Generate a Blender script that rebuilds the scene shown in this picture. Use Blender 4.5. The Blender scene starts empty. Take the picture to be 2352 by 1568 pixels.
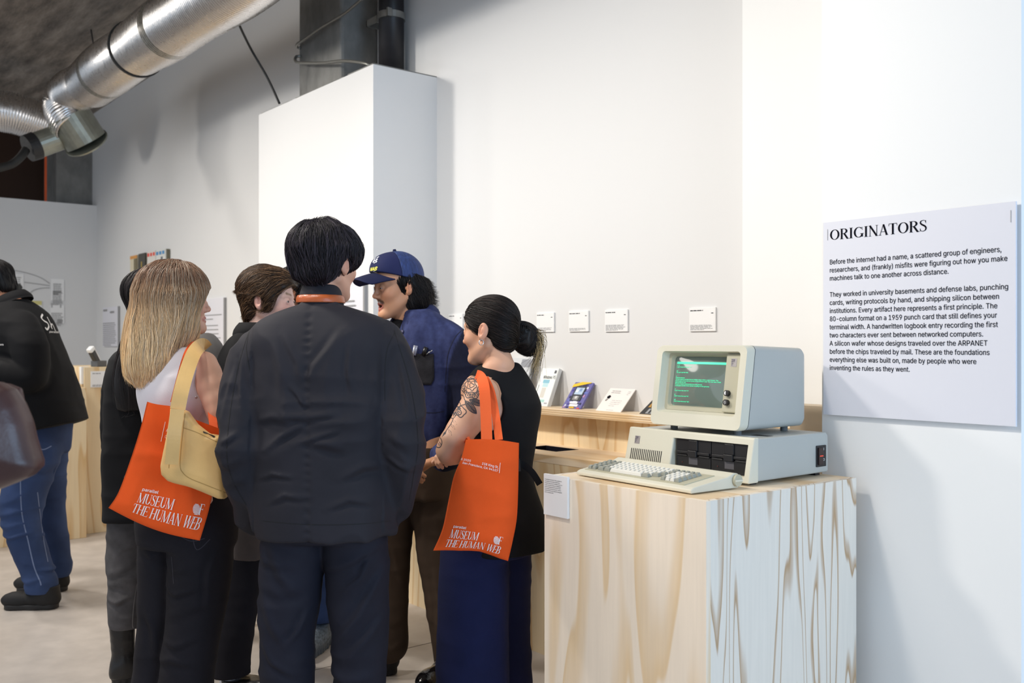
import bpy, math, random
import numpy as np
from mathutils import Vector, Matrix
from mathutils.bvhtree import BVHTree

SC = bpy.context.scene
COL = SC.collection
# ---------------------------------------------------------------- camera
CAM_H, FPX, HOR = 1.40, 2200.0, 792.0
YAW = math.radians(38.9)
RX, RY = math.sin(YAW), math.cos(YAW)          # camera right on the floor plan
FX, FY = -math.cos(YAW), math.sin(YAW)         # camera forward on the floor plan
cam_data = bpy.data.cameras.new('camera')
cam = bpy.data.objects.new('camera', cam_data); COL.objects.link(cam)
cam.location = (0, 0, CAM_H)
cam.rotation_euler = (math.radians(90), 0, math.atan2(-FX, FY))
cam_data.sensor_width = 36.0
cam_data.lens = FPX / 2352 * 36
cam_data.shift_y = (HOR - 784) / 2352
cam_data.dof.use_dof = True
cam_data.dof.focus_distance = 3.25
cam_data.dof.aperture_fstop = 4.0
SC.camera = cam
# ---------------------------------------------------------------- world, lamps, exposure
SC.view_settings.view_transform = 'Standard'
SC.view_settings.look = 'None'
SC.view_settings.exposure = 0.5
SC.view_settings.gamma = 1.0
SC.view_settings.use_curve_mapping = False
W = bpy.data.worlds.new('daylight'); SC.world = W; W.use_nodes = True
_n = W.node_tree.nodes; _l = W.node_tree.links
_bg = _n['Background']; _bg.inputs['Strength'].default_value = 0.66
_bg.inputs['Color'].default_value = (0.76, 0.87, 1.0, 1)


def area(name, loc, target, size, power, color, sy=None):
    d = bpy.data.lights.new(name, 'AREA'); d.energy = power; d.color = color
    d.shape = 'RECTANGLE' if sy else 'DISK'; d.size = size
    if sy: d.size_y = sy
    o = bpy.data.objects.new(name, d); COL.objects.link(o); o.location = loc
    o.rotation_euler = (Vector(target) - Vector(loc)).to_track_quat('-Z', 'Y').to_euler()
    return o


WARM = (1.0, 0.945, 0.865)
def spot(loc, target, power, color, cone=112, soft=.14):
    d = bpy.data.lights.new('track_spot', 'SPOT'); d.energy = power; d.color = color; d.spot_size = math.radians(cone); d.spot_blend = 1.0; d.shadow_soft_size = soft
    o = bpy.data.objects.new('track_spot', d); COL.objects.link(o); o.location = loc
    o.rotation_euler = (Vector(target) - Vector(loc)).to_track_quat('-Z', 'Y').to_euler()


for lx, pw in ((-1.4, 84), (-3.0, 146), (-4.8, 152), (-6.8, 128), (-9.2, 110)):
    spot((lx - .9, 0.35, 3.40), (lx, 3.0, .75), pw, WARM)
area('ceiling_lamp', (-2.6, -1.2, 3.6), (-2.6, 1.6, .2), 1.4, 22, (1.0, .95, .88))
area('ceiling_lamp', (-6.5, -1.0, 3.7), (-6.5, 1.2, 0), 1.6, 26, (1.0, .95, .88))
# daylight from the glazed street side, right of and behind the camera
area('window_daylight', (3.4, 1.5, 1.9), (-3.0, 1.9, 1.4), 2.6, 92, (0.44, 0.69, 1.0), 2.6)
# ---------------------------------------------------------------- helpers
def lin(c):
    if isinstance(c, str):
        c = [int(c[i:i + 2], 16) for i in (0, 2, 4)]
    return tuple((v / 255 / 12.92) if v / 255 <= .04045 else ((v / 255 + .055) / 1.055) ** 2.4 for v in c)


def tag(o, label=None, cat=None, group=None, kind=None):
    if label: o['label'] = label
    if cat: o['category'] = cat
    if group: o['group'] = group
    if kind: o['kind'] = kind
    return o


def empty(name, loc, label, cat, group=None, rz=0):
    o = bpy.data.objects.new(name, None); COL.objects.link(o)
    o.location = loc; o.rotation_euler = (0, 0, rz); o.empty_display_size = .1
    return tag(o, label, cat, group)


def node_mat(name):
    m = bpy.data.materials.new(name); m.use_nodes = True
    nt = m.node_tree
    return m, nt, nt.nodes['Principled BSDF']


def mat(name, col, rough=.5, metal=0.0, var=None, bump=None, attr=False, spec=.5, sheen=0, emit=None, coat=0, stretch=(1, 1, 1)):
    """var=(scale, amount) tints the colour with noise; bump=(scale, strength)."""
    m, nt, b = node_mat(name)
    c = lin(col) if not (isinstance(col, tuple) and max(col) <= 1) else col
    b.inputs['Roughness'].default_value = rough
    b.inputs['Metallic'].default_value = metal
    b.inputs['Specular IOR Level'].default_value = spec
    b.inputs['Sheen Weight'].default_value = sheen
    b.inputs['Coat Weight'].default_value = coat
    tc = nt.nodes.new('ShaderNodeTexCoord')
    mp = nt.nodes.new('ShaderNodeMapping'); mp.inputs['Scale'].default_value = stretch
    nt.links.new(tc.outputs['Object'], mp.inputs['Vector'])
    src = None
    if attr:
        a = nt.nodes.new('ShaderNodeAttribute'); a.attribute_name = 'Col'
        src = a.outputs['Color']
    if var:
        nz = nt.nodes.new('ShaderNodeTexNoise'); nz.inputs['Scale'].default_value = var[0]; nz.inputs['Detail'].default_value = 4
        nt.links.new(mp.outputs['Vector'], nz.inputs['Vector'])
        rp = nt.nodes.new('ShaderNodeMapRange'); rp.inputs['From Min'].default_value = .3; rp.inputs['From Max'].default_value = .7
        rp.inputs['To Min'].default_value = 1 - var[1]; rp.inputs['To Max'].default_value = 1 + var[1]
        nt.links.new(nz.outputs['Fac'], rp.inputs['Value'])
        mx = nt.nodes.new('ShaderNodeVectorMath'); mx.operation = 'SCALE'
        if src: nt.links.new(src, mx.inputs[0])
        else: mx.inputs[0].default_value = c
        nt.links.new(rp.outputs['Result'], mx.inputs['Scale'])
        src = mx.outputs['Vector']
    if src: nt.links.new(src, b.inputs['Base Color'])
    else: b.inputs['Base Color'].default_value = (*c, 1)
    if bump:
        nz = nt.nodes.new('ShaderNodeTexNoise'); nz.inputs['Scale'].default_value = bump[0]; nz.inputs['Detail'].default_value = 3
        nt.links.new(mp.outputs['Vector'], nz.inputs['Vector'])
        bp = nt.nodes.new('ShaderNodeBump'); bp.inputs['Strength'].default_value = bump[1]; bp.inputs['Distance'].default_value = .004
        nt.links.new(nz.outputs['Fac'], bp.inputs['Height']); nt.links.new(bp.outputs['Normal'], b.inputs['Normal'])
    if emit:
        b.inputs['Emission Color'].default_value = (*lin(emit[0]), 1); b.inputs['Emission Strength'].default_value = emit[1]
    return m


def plywood(name, light, dark, axis='Z', seed=0.0, lines=9.0, across=3.2, along=.42, thin=0.0):
    """pine veneer: stretched noise read as contour bands, tall along the grain axis"""
    m, nt, b = node_mat(name)
    N, L = nt.nodes.new, nt.links.new
    tc = N('ShaderNodeTexCoord'); mp = N('ShaderNodeMapping')
    s = {'Z': (across, across, along), 'X': (along, across, across), 'Y': (across, along, across)}[axis]
    mp.inputs['Scale'].default_value = s; mp.inputs['Location'].default_value = (seed, seed * 1.7, seed * .6)
    L(tc.outputs['Object'], mp.inputs['Vector'])
    nz = N('ShaderNodeTexNoise'); nz.inputs['Scale'].default_value = 1.0; nz.inputs['Detail'].default_value = 2.5; nz.inputs['Roughness'].default_value = .45
    nz.inputs['Distortion'].default_value = .35
    L(mp.outputs['Vector'], nz.inputs['Vector'])
    mu = N('ShaderNodeMath'); mu.operation = 'MULTIPLY'; mu.inputs[1].default_value = lines; L(nz.outputs['Fac'], mu.inputs[0])
    fr = N('ShaderNodeMath'); fr.operation = 'FRACT'; L(mu.outputs[0], fr.inputs[0])
    cr = N('ShaderNodeValToRGB'); cr.color_ramp.interpolation = 'EASE'
    e = cr.color_ramp.elements
    e[0].position = 0; e[0].color = (*lin(light), 1)
    e[1].position = .42 + .30 * thin; e[1].color = (*lin(light), 1)
    md = tuple((a + 2 * c) / 3 for a, c in zip(lin(light), lin(dark)))
    x = e.new(.72 + .14 * thin); x.color = (*md, 1)
    x = e.new(.90 + .02 * thin); x.color = (*lin(dark), 1)
    x = e.new(.985); x.color = (*lin(light), 1)
    L(fr.outputs[0], cr.inputs['Fac'])
    mp2 = N('ShaderNodeMapping'); mp2.inputs['Scale'].default_value = tuple(60 if v > 1 else 3 for v in s); L(tc.outputs['Object'], mp2.inputs['Vector'])
    fine = N('ShaderNodeTexNoise'); fine.inputs['Scale'].default_value = 1.5; fine.inputs['Detail'].default_value = 4; L(mp2.outputs['Vector'], fine.inputs['Vector'])
    rp = N('ShaderNodeMapRange'); rp.inputs['To Min'].default_value = .93; rp.inputs['To Max'].default_value = 1.06; L(fine.outputs['Fac'], rp.inputs['Value'])
    mx = N('ShaderNodeVectorMath'); mx.operation = 'SCALE'; L(cr.outputs['Color'], mx.inputs[0]); L(rp.outputs['Result'], mx.inputs['Scale'])
    L(mx.outputs['Vector'], b.inputs['Base Color'])
    b.inputs['Roughness'].default_value = .5
    bp = N('ShaderNodeBump'); bp.inputs['Strength'].default_value = .08; bp.inputs['Distance'].default_value = .002
    L(fine.outputs['Fac'], bp.inputs['Height']); L(bp.outputs['Normal'], b.inputs['Normal'])
    return m


# ---- mesh building -------------------------------------------------------
def raw_mesh(name, V, Fq, m, parent=None, smooth=True, colors=None, loc=None):
    """V (n,3) in the parent's space, Fq int array (f,3|4) or list of lists"""
    me = bpy.data.meshes.new(name)
    V = np.asarray(V, np.float32)
    if isinstance(Fq, np.ndarray):
        nf, k = Fq.shape
        me.vertices.add(len(V)); me.vertices.foreach_set('co', V.ravel())
        me.loops.add(nf * k); me.loops.foreach_set('vertex_index', Fq.astype(np.int32).ravel())
        me.polygons.add(nf); me.polygons.foreach_set('loop_start', np.arange(0, nf * k, k, dtype=np.int32))
        me.update(calc_edges=True); me.validate()
    else:
        me.from_pydata([tuple(map(float, v)) for v in V], [], Fq); me.update()
    if smooth: me.polygons.foreach_set('use_smooth', np.ones(len(me.polygons), bool))
    if colors is not None:
        at = me.color_attributes.new('Col', 'FLOAT_COLOR', 'POINT')
        c = np.ones((len(V), 4), np.float32); c[:, :3] = colors
        at.data.foreach_set('color', c.ravel())
    for mm in (m if isinstance(m, (list, tuple)) else [m]): me.materials.append(mm)
    o = bpy.data.objects.new(name, me); COL.objects.link(o)
    if parent: o.parent = parent
    if loc is not None: o.location = loc
    return o


class MB:
    """collects shapes of one part, then links them as one mesh object"""
    def __init__(s): s.V = []; s.F = []; s.MI = []

    def add(s, V, F, mi=0):
        o = len(s.V); s.V += [tuple(v) for v in V]; s.F += [tuple(i + o for i in f) for f in F]; s.MI += [mi] * len(F); return s

    def box(s, lo, hi, mi=0, M=None):
        x0, y0, z0 = lo; x1, y1, z1 = hi
        V = [(x0, y0, z0), (x1, y0, z0), (x1, y1, z0), (x0, y1, z0), (x0, y0, z1), (x1, y0, z1), (x1, y1, z1), (x0, y1, z1)]
        if M is not None: V = [tuple(M @ Vector(v)) for v in V]
        return s.add(V, [(0, 3, 2, 1), (4, 5, 6, 7), (0, 1, 5, 4), (1, 2, 6, 5), (2, 3, 7, 6), (3, 0, 4, 7)], mi)

    def tube(s, pts, r, n=10, mi=0, caps=True):
        pts = [Vector(p) for p in pts]; K = len(pts)
        rs = list(r) if hasattr(r, '__len__') else [r] * K
        V = []; up = None
        for i, p in enumerate(pts):
            t = (pts[min(i + 1, K - 1)] - pts[max(i - 1, 0)]).normalized()
            if up is None: up = Vector((0, 0, 1)) if abs(t.z) < .9 else Vector((1, 0, 0))
            a = (up - t * up.dot(t)).normalized(); b = t.cross(a); up = a
            for j in range(n):
                an = 2 * math.pi * j / n
                V.append(p + (a * math.cos(an) + b * math.sin(an)) * rs[i])
        F = [(i * n + j, i * n + (j + 1) % n, (i + 1) * n + (j + 1) % n, (i + 1) * n + j) for i in range(K - 1) for j in range(n)]
        if caps: F += [tuple(range(n))[::-1], tuple((K - 1) * n + j for j in range(n))]
        return s.add(V, F, mi)

    def prism(s, poly, y0, y1, mi=0, plane='XZ'):
        """extrude a 2D outline; plane XZ pushes along Y, YZ along X, XY along Z"""
        n = len(poly)
        f = {'XZ': lambda p, h: (p[0], h, p[1]), 'YZ': lambda p, h: (h, p[0], p[1]), 'XY': lambda p, h: (p[0], p[1], h)}[plane]
        V = [f(p, y0) for p in poly] + [f(p, y1) for p in poly]
        F = [tuple(range(n)), tuple(range(2 * n - 1, n - 1, -1))] + [(i, i + n, (i + 1) % n + n, (i + 1) % n) for i in range(n)]
        return s.add(V, F, mi)

    def build(s, name, m, parent=None, smooth=False, bevel=0, seg=2, loc=None, fix=True):
        ms = m if isinstance(m, (list, tuple)) else [m]
        me = bpy.data.meshes.new(name); me.from_pydata([tuple(map(float, v)) for v in s.V], [], s.F)
        for mm in ms: me.materials.append(mm)
        if len(ms) > 1: me.polygons.foreach_set('material_index', s.MI)
        if fix:
            import bmesh
            bm = bmesh.new(); bm.from_mesh(me); bmesh.ops.recalc_face_normals(bm, faces=bm.faces); bm.to_mesh(me); bm.free()
        me.polygons.foreach_set('use_smooth', [smooth] * len(me.polygons)); me.update()
        o = bpy.data.objects.new(name, me); COL.objects.link(o)
        if parent: o.parent = parent
        if loc is not None: o.location = loc
        if bevel:
            b = o.modifiers.new('bevel', 'BEVEL'); b.width = bevel; b.segments = seg; b.limit_method = 'ANGLE'; b.angle_limit = math.radians(40)
        return o


def rrect(w, h, r, n=5, cx=0, cy=0):
    """rounded rectangle outline, counter-clockwise"""
    P = []
    for sx, sy, a0 in ((1, -1, -90), (1, 1, 0), (-1, 1, 90), (-1, -1, 180)):
        for i in range(n + 1):
            a = math.radians(a0 + 90 * i / n)
            P.append((cx + sx * (w / 2 - r) + r * math.cos(a), cy + sy * (h / 2 - r) + r * math.sin(a)))
    return P


def bez(pts, n=8):
    """Catmull-Rom through points"""
    P = [Vector(p) for p in pts]; out = []
    for i in range(len(P) - 1):
        p0, p1, p2, p3 = P[max(i - 1, 0)], P[i], P[i + 1], P[min(i + 2, len(P) - 1)]
        for k in range(n):
            t = k / n
            out.append(.5 * ((2 * p1) + (p2 - p0) * t + (2 * p0 - 5 * p1 + 4 * p2 - p3) * t * t + (3 * p1 - p0 - 3 * p2 + p3) * t ** 3))
    return out + [P[-1]]


def merge_prints(r, name):
    """one printed cover = one part, whatever its colours"""
    ch = [o for o in r.children if o.name.split('.')[0] == name]
    if len(ch) < 2: return
    mb = MB(); ms = []
    for o in ch:
        m = o.data.materials[0]
        if m not in ms: ms.append(m)
        mb.add([v.co for v in o.data.vertices], [tuple(p.vertices) for p in o.data.polygons], ms.index(m))
    for o in ch: bpy.data.objects.remove(o)
    mb.build(name, ms if len(ms) > 1 else ms[0], r, fix=False)


# ---- writing -------------------------------------------------------------
import os
try: FONT = bpy.data.fonts.load(os.path.join(bpy.utils.system_resource('DATAFILES'), 'fonts', 'Inter.woff2'))      # ships inside Blender itself
except Exception: FONT = None


def text_geo(body, size, align='LEFT', sx=1.0, spacing=1.0, line=1.0, bold=0.0):
    cu = bpy.data.curves.new('t', 'FONT'); cu.body = body
    if FONT: cu.font = FONT
    cu.size = size; cu.align_x = align
    cu.space_character = spacing; cu.space_line = line; cu.resolution_u = 3; cu.fill_mode = 'NONE'
    o = bpy.data.objects.new('t', cu); COL.objects.link(o)
    bpy.context.view_layer.update()
    ev = o.evaluated_get(bpy.context.evaluated_depsgraph_get()); me = ev.to_mesh()
    P = [(v.co.x, v.co.y) for v in me.vertices]; nx = {}
    for e in me.edges: nx.setdefault(e.vertices[0], []).append(e.vertices[1]); nx.setdefault(e.vertices[1], []).append(e.vertices[0])
    ev.to_mesh_clear()
    loops = []; done = set()
    for st in range(len(P)):
        if st in done or st not in nx: continue
        L = [st]; done.add(st); c = min(nx[st])
        while c not in done:
            L.append(c); done.add(c); c = next((q for q in nx[c] if q not in done), st)
        if len(L) > 2: loops.append([P[q] for q in L])
    ar = lambda L: sum(L[q - 1][0] * L[q][1] - L[q][0] * L[q - 1][1] for q in range(len(L))) / 2
    if loops:                                   # the largest contours tell which way round an outer contour runs
        sg = 1 if ar(max(loops, key=lambda L: abs(ar(L)))) > 0 else -1
        outs = [L for L in loops if ar(L) * sg > 0]; holes = [L for L in loops if ar(L) * sg <= 0]
    else: outs = holes = []
    def inside(p, L):
        r = False
        for q in range(len(L)):
            (x0, y0), (x1, y1) = L[q - 1], L[q]
            if (y0 > p[1]) != (y1 > p[1]) and p[0] < (x1 - x0) * (p[1] - y0) / (y1 - y0) + x0: r = not r
        return r
    def grow(L):
        if not bold: return L
        out = []
        for q in range(len(L)):
            a, c = L[q - 1], L[(q + 1) % len(L)]; tx, ty = c[0] - a[0], c[1] - a[1]; m_ = math.hypot(tx, ty) or 1; out.append((L[q][0] + sg * ty / m_ * bold, L[q][1] - sg * tx / m_ * bold))
        return out
    own = {}
    for h in holes:
        c = [(abs(ar(L)), k) for k, L in enumerate(outs) if inside(h[0], L)]
        if c: own.setdefault(min(c)[1], []).append(h)
    from mathutils.geometry import delaunay_2d_cdt
    V = []; F = []
    for k, L in enumerate(outs):
        ps = [grow(q) for q in [L] + own.get(k, [])]; pv = []; pe = []
        for q in ps:
            q = [a for n_, a in enumerate(q) if math.dist(a, q[n_ - 1]) > 1e-5 * size]; b1 = len(pv); pv += [Vector(a) for a in q]; pe += [(b1 + n_, b1 + (n_ + 1) % len(q)) for n_ in range(len(q))]
        b0 = len(V); r = delaunay_2d_cdt(pv, pe, [], 0, 1e-6 * size); V += [(p.x * sx, p.y) for p in r[0]]
        for f in r[2]:                          # keep what the outline winds around
            x = sum(r[0][n_].x for n_ in f) / 3; y = sum(r[0][n_].y for n_ in f) / 3; wn = 0
            for a, b_ in pe:
                p0, p1 = pv[a], pv[b_]; cr_ = (p1.x - p0.x) * (y - p0.y) - (x - p0.x) * (p1.y - p0.y)
                if p0.y <= y < p1.y and cr_ > 0: wn += 1
                elif p1.y <= y < p0.y and cr_ < 0: wn -= 1
            if wn: F.append(tuple(b0 + n_ for n_ in f))
    bpy.data.objects.remove(o); bpy.data.curves.remove(cu)
    return V, F


TH, TN = .135, .038
GLYPH = {
    'I': (.34, [('s', .17)]), 'E': (.62, [('s', .13), ('l', [(.13, .985), (.56, .985)], TN), ('l', [(.13, .015), (.6, .015)], TN), ('l', [(.13, .52), (.44, .52)], TN), ('l', [(.555, 1), (.575, .80)], .03), ('l', [(.595, 0), (.625, .22)], .03), ('l', [(.44, .42), (.44, .62)], .03)]),
    'F': (.58, [('s', .13), ('l', [(.13, .985), (.55, .985)], TN), ('l', [(.13, .51), (.43, .51)], TN), ('l', [(.545, 1), (.57, .80)], .03), ('l', [(.43, .41), (.43, .61)], .03)]),
    'H': (.80, [('s', .15), ('s', .65), ('l', [(.15, .52), (.65, .52)], TN)]),
    'T': (.66, [('s0', .33), ('l', [(.03, .985), (.63, .985)], TN), ('l', [(.045, 1), (.02, .78)], .03), ('l', [(.615, 1), (.64, .78)], .03)]),
    'N': (.80, [('t', .14), ('t', .66), ('l', [(.13, 1), (.66, .0)], TH)]),
    'M': (.98, [('t', .13), ('s', .84), ('l', [(.12, 1), (.47, .02)], TH), ('l', [(.47, .02), (.82, 1)], TN)]),
    'A': (.74, [('l', [(.36, 1), (.10, 0)], TN), ('l', [(.36, 1), (.62, 0)], TH), ('l', [(.17, .32), (.55, .32)], TN), ('b', .10), ('b', .62)]),
    'W': (1.02, [('l', [(.10, 1), (.33, 0)], TH), ('l', [(.33, 0), (.53, .95)], TN), ('l', [(.50, 1), (.73, 0)], TH), ('l', [(.73, 0), (.94, 1)], TN), ('u', .10), ('u', .52), ('u', .94)]),
    'U': (.76, [('l', [(.15, 1), (.15, .3)], TH), ('l', [(.62, 1), (.62, .3)], TN), ('a', .385, .3, .235, .29, 180, 360), ('u', .15), ('u', .62)]),
    'O': (.86, [('a', .43, .5, .345, .49, 0, 360)]), 'G': (.84, [('a', .44, .5, .35, .49, 48, 318), ('l', [(.70, .36), (.70, .07)], TH), ('l', [(.56, .36), (.83, .36)], TN), ('l', [(.70, .98), (.71, .70)], .03)]),
    'R': (.72, [('s', .14), ('a', .33, .755, .22, .23, -90, 90), ('l', [(.14, .985), (.33, .985)], TN), ('l', [(.14, .525), (.36, .525)], TN), ('l', [(.34, .52), (.62, .0)], TH), ('l', [(.58, .015), (.74, .015)], TN)]),
    'B': (.68, [('s', .14), ('a', .34, .765, .18, .22, -90, 90), ('a', .35, .275, .23, .26, -90, 90), ('l', [(.14, .985), (.34, .985)], TN), ('l', [(.14, .54), (.37, .54)], TN), ('l', [(.14, .015), (.35, .015)], TN)]),
    'S': (.56, [('v', [(.46, .80), (.40, .95), (.26, .985), (.12, .92), (.09, .77), (.17, .64), (.30, .54), (.42, .43), (.48, .28), (.43, .10), (.28, .015), (.13, .06), (.07, .24)], [.03, .04, .04, .07, .10, .13, .14, .13, .10, .07, .04, .04, .03]), ('l', [(.46, .98), (.465, .72)], .03), ('l', [(.075, .02), (.07, .28)], .03)]),
    ' ': (.30, []),
}


def serif_geo(txt, size, sx=1.0, track=0.0, slant=0.0):
    """an engraved-style roman capital face drawn stroke by stroke"""
    V = []; F = []; x = 0.0

    def strip(pts, ws):
        pts = [Vector((p[0], p[1])) for p in pts]; base = len(V); n = len(pts)
        for i, p in enumerate(pts):
            t = pts[min(i + 1, n - 1)] - pts[max(i - 1, 0)]; t.normalize(); nn = Vector((-t.y, t.x)) * ws[i] / 2
            for q in (p + nn, p - nn): V.append((x + q.x, q.y))
        for i in range(n - 1):
            a = base + 2 * i; F.append((a, a + 1, a + 3, a + 2))
    for ch in txt:
        w, items = GLYPH[ch]
        for it in items:
            k = it[0]
            if k in ('s', 's0', 't'):
                wd = TN if k == 't' else TH
                strip([(it[1], q / 5) for q in range(6)], [wd] * 6)
                strip([(it[1] - wd / 2 - .075, .015), (it[1] + wd / 2 + .075, .015)], [.03, .03])
                if k != 's0': strip([(it[1] - wd / 2 - .075, .985), (it[1] + wd / 2 + .075, .985)], [.03, .03])
            elif k == 'l': strip([(it[1][0][0] + (it[1][1][0] - it[1][0][0]) * q / 4, it[1][0][1] + (it[1][1][1] - it[1][0][1]) * q / 4) for q in range(5)], [it[2]] * 5)
            elif k == 'b': strip([(it[1] - .11, .015), (it[1] + .11, .015)], [.03, .03])
            elif k == 'u': strip([(it[1] - .11, .985), (it[1] + .11, .985)], [.03, .03])
            elif k == 'v':
                c = bez([(p[0], p[1], 0) for p in it[1]], 4); ws = np.interp(np.linspace(0, len(it[2]) - 1, len(c)), range(len(it[2])), it[2])
                strip([(p.x, p.y) for p in c], list(ws))
            elif k == 'a':
                _, cx, cy, rx, ry, a0, a1 = it
                P = []; ws = []
                for i in range(25):
                    a = math.radians(a0 + (a1 - a0) * i / 24); P.append((cx + rx * .9 * math.cos(a), cy + (ry - .018) * math.sin(a))); ws.append(TN + (TH * 1.05 - TN) * abs(math.cos(a)) ** 1.3)
                strip(P, ws)
        x += w + track
    V = [((vx + slant * vy) * size * sx, vy * size) for vx, vy in V]
    return V, F, x * size * sx


def layer_of(n, F):
    """a tiny height for every separate stroke, so that crossing strokes do not share one plane"""
    par = list(range(n))

    def find(a):
        while par[a] != a: par[a] = par[par[a]]; a = par[a]
        return a
    for f in F:
        r = find(f[0])
        for i in f[1:]: par[find(i)] = r
    seen = {}
    return [(seen.setdefault(find(i), len(seen)) % 9) * 2.2e-5 for i in range(n)]


def flat(name, geos, m, parent=None, M=None, smooth=False):
    """flat writing: geos = [(V2, F, ox, oy)] in a plane, M maps (x, y, 0) into the parent's space"""
    V = []; F = []
    for V2, F2, ox, oy in geos:
        b = len(V); V += [Vector((p[0] + ox, p[1] + oy, h)) for p, h in zip(V2, layer_of(len(V2), F2))]; F += [tuple(i + b for i in f) for f in F2]
    if M is not None: V = [M @ v for v in V]
    me = bpy.data.meshes.new(name); me.from_pydata([tuple(v) for v in V], [], F); me.update(); me.materials.append(m)
    o = bpy.data.objects.new(name, me); COL.objects.link(o)
    if parent: o.parent = parent
    return o


def rect_geo(w, h): return [(0, 0), (w, 0), (w, h), (0, h)], [(0, 1, 2, 3)]


def facing_minus_y(x, y, z): return Matrix(((1, 0, 0, x), (0, 0, -1, y), (0, 1, 0, z), (0, 0, 0, 1)))      # plane readable from -Y
def facing_plus_x(x, y, z): return Matrix(((0, 0, 1, x), (1, 0, 0, y), (0, 1, 0, z), (0, 0, 0, 1)))        # plane readable from +X


# ---- distance-field modelling -------------------------------------------
def _hash(i, j, k):
    h = (i * 374761393 + j * 668265263 + k * 1274126177) & 0xffffffff
    h = ((h ^ (h >> 13)) * 1274126177) & 0xffffffff
    return ((h ^ (h >> 16)) & 0xffff) / 65535.0


def vnoise(P):
    P = np.asarray(P, np.float64); i = np.floor(P).astype(np.int64); f = P - i; f = f * f * (3 - 2 * f)
    r = 0
    for a in (0, 1):
        for b in (0, 1):
            for c in (0, 1):
                w = (f[:, 0] if a else 1 - f[:, 0]) * (f[:, 1] if b else 1 - f[:, 1]) * (f[:, 2] if c else 1 - f[:, 2])
                r = r + w * _hash(i[:, 0] + a, i[:, 1] + b, i[:, 2] + c)
    return r


def ridges(P, scale, seed=0.0, sharp=1.5):
    """cloth-like creases: 0..1, 1 on the crest"""
    s = np.asarray(scale, float)
    Q = P * s + seed
    Q = Q + .55 * (vnoise(P * s * .6 + seed + 9.1)[:, None] - .5)
    return (1 - np.abs(2 * vnoise(Q) - 1)) ** sharp


def cap(a, b, ra, rb):
    a = np.array(a, float); b = np.array(b, float); ab = b - a; L = max(ab @ ab, 1e-9)

    def f(P):
        t = np.clip((P - a) @ ab / L, 0, 1)
        return np.linalg.norm(P - a - t[:, None] * ab, axis=1) - (ra + t * (rb - ra))
    return f


def ell(c, r, M=None):
    c = np.array(c, float); r = np.array(r, float)

    def f(P):
        q = P - c
        if M is not None: q = q @ M
        k0 = np.linalg.norm(q / r, axis=1); k1 = np.linalg.norm(q / (r * r), axis=1)
        return k0 * (k0 - 1) / np.maximum(k1, 1e-6)
    return f


def smin(a, b, k):
    h = np.clip(.5 + .5 * (b - a) / k, 0, 1)
    return b + (a - b) * h - k * h * (1 - h)


def smax(a, b, k): return -smin(-a, -b, k)


def U(*fs, k=.02):
    def f(P):
        d = fs[0](P)
        for g in fs[1:]: d = smin(d, g(P), k)
        return d
    return f


def chain(pts, k=.015):
    """pts [(point, radius), ...]; dense Catmull-Rom is left to the caller"""
    return U(*[cap(pts[i][0], pts[i + 1][0], pts[i][1], pts[i + 1][1]) for i in range(len(pts) - 1)], k=k)


def curve_chain(pts, n=4, k=.012):
    P = bez([p for p, r in pts], n); R_ = np.interp(np.linspace(0, len(pts) - 1, len(P)), range(len(pts)), [r for p, r in pts])
    return chain([(tuple(p), r) for p, r in zip(P, R_)], k)


def loft(secs, heading=0.0, n=2.4, rnd=.015):
    """sections (z, cx, cy, half width, half depth), heading turns the section about z"""
    secs = sorted(secs); Z = np.array([s[0] for s in secs])
    zz = np.linspace(Z[0], Z[-1], 60)
    cols = []
    for c in range(1, 5):
        y = np.array([s[c] for s in secs]); d = np.gradient(y, Z) if len(Z) > 2 else np.full(len(Z), (y[-1] - y[0]) / (Z[-1] - Z[0]))
        i = np.clip(np.searchsorted(Z, zz) - 1, 0, len(Z) - 2); h = Z[i + 1] - Z[i]; t = (zz - Z[i]) / h
        cols.append((2 * t ** 3 - 3 * t ** 2 + 1) * y[i] + (t ** 3 - 2 * t ** 2 + t) * h * d[i] + (-2 * t ** 3 + 3 * t ** 2) * y[i + 1] + (t ** 3 - t ** 2) * h * d[i + 1])
    s, c = math.sin(heading), math.cos(heading)

    def f(P):
        z = P[:, 2]
        cx, cy, a, b = [np.interp(z, zz, q) for q in cols]
        x = P[:, 0] - cx; y = P[:, 1] - cy
        u = x * c - y * s; v = x * s + y * c
        r = (np.abs(u / a) ** n + np.abs(v / b) ** n) ** (1 / n)
        rr = np.sqrt(u * u + v * v) + 1e-6
        d = np.where(r > 1e-3, rr * (1 - 1 / np.maximum(r, 1e-3)), -np.minimum(a, b))
        d = np.maximum(d, -np.minimum(a, b)) * .9
        return smax(d, np.maximum(z - Z[-1], Z[0] - z), rnd)
    return f


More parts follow.
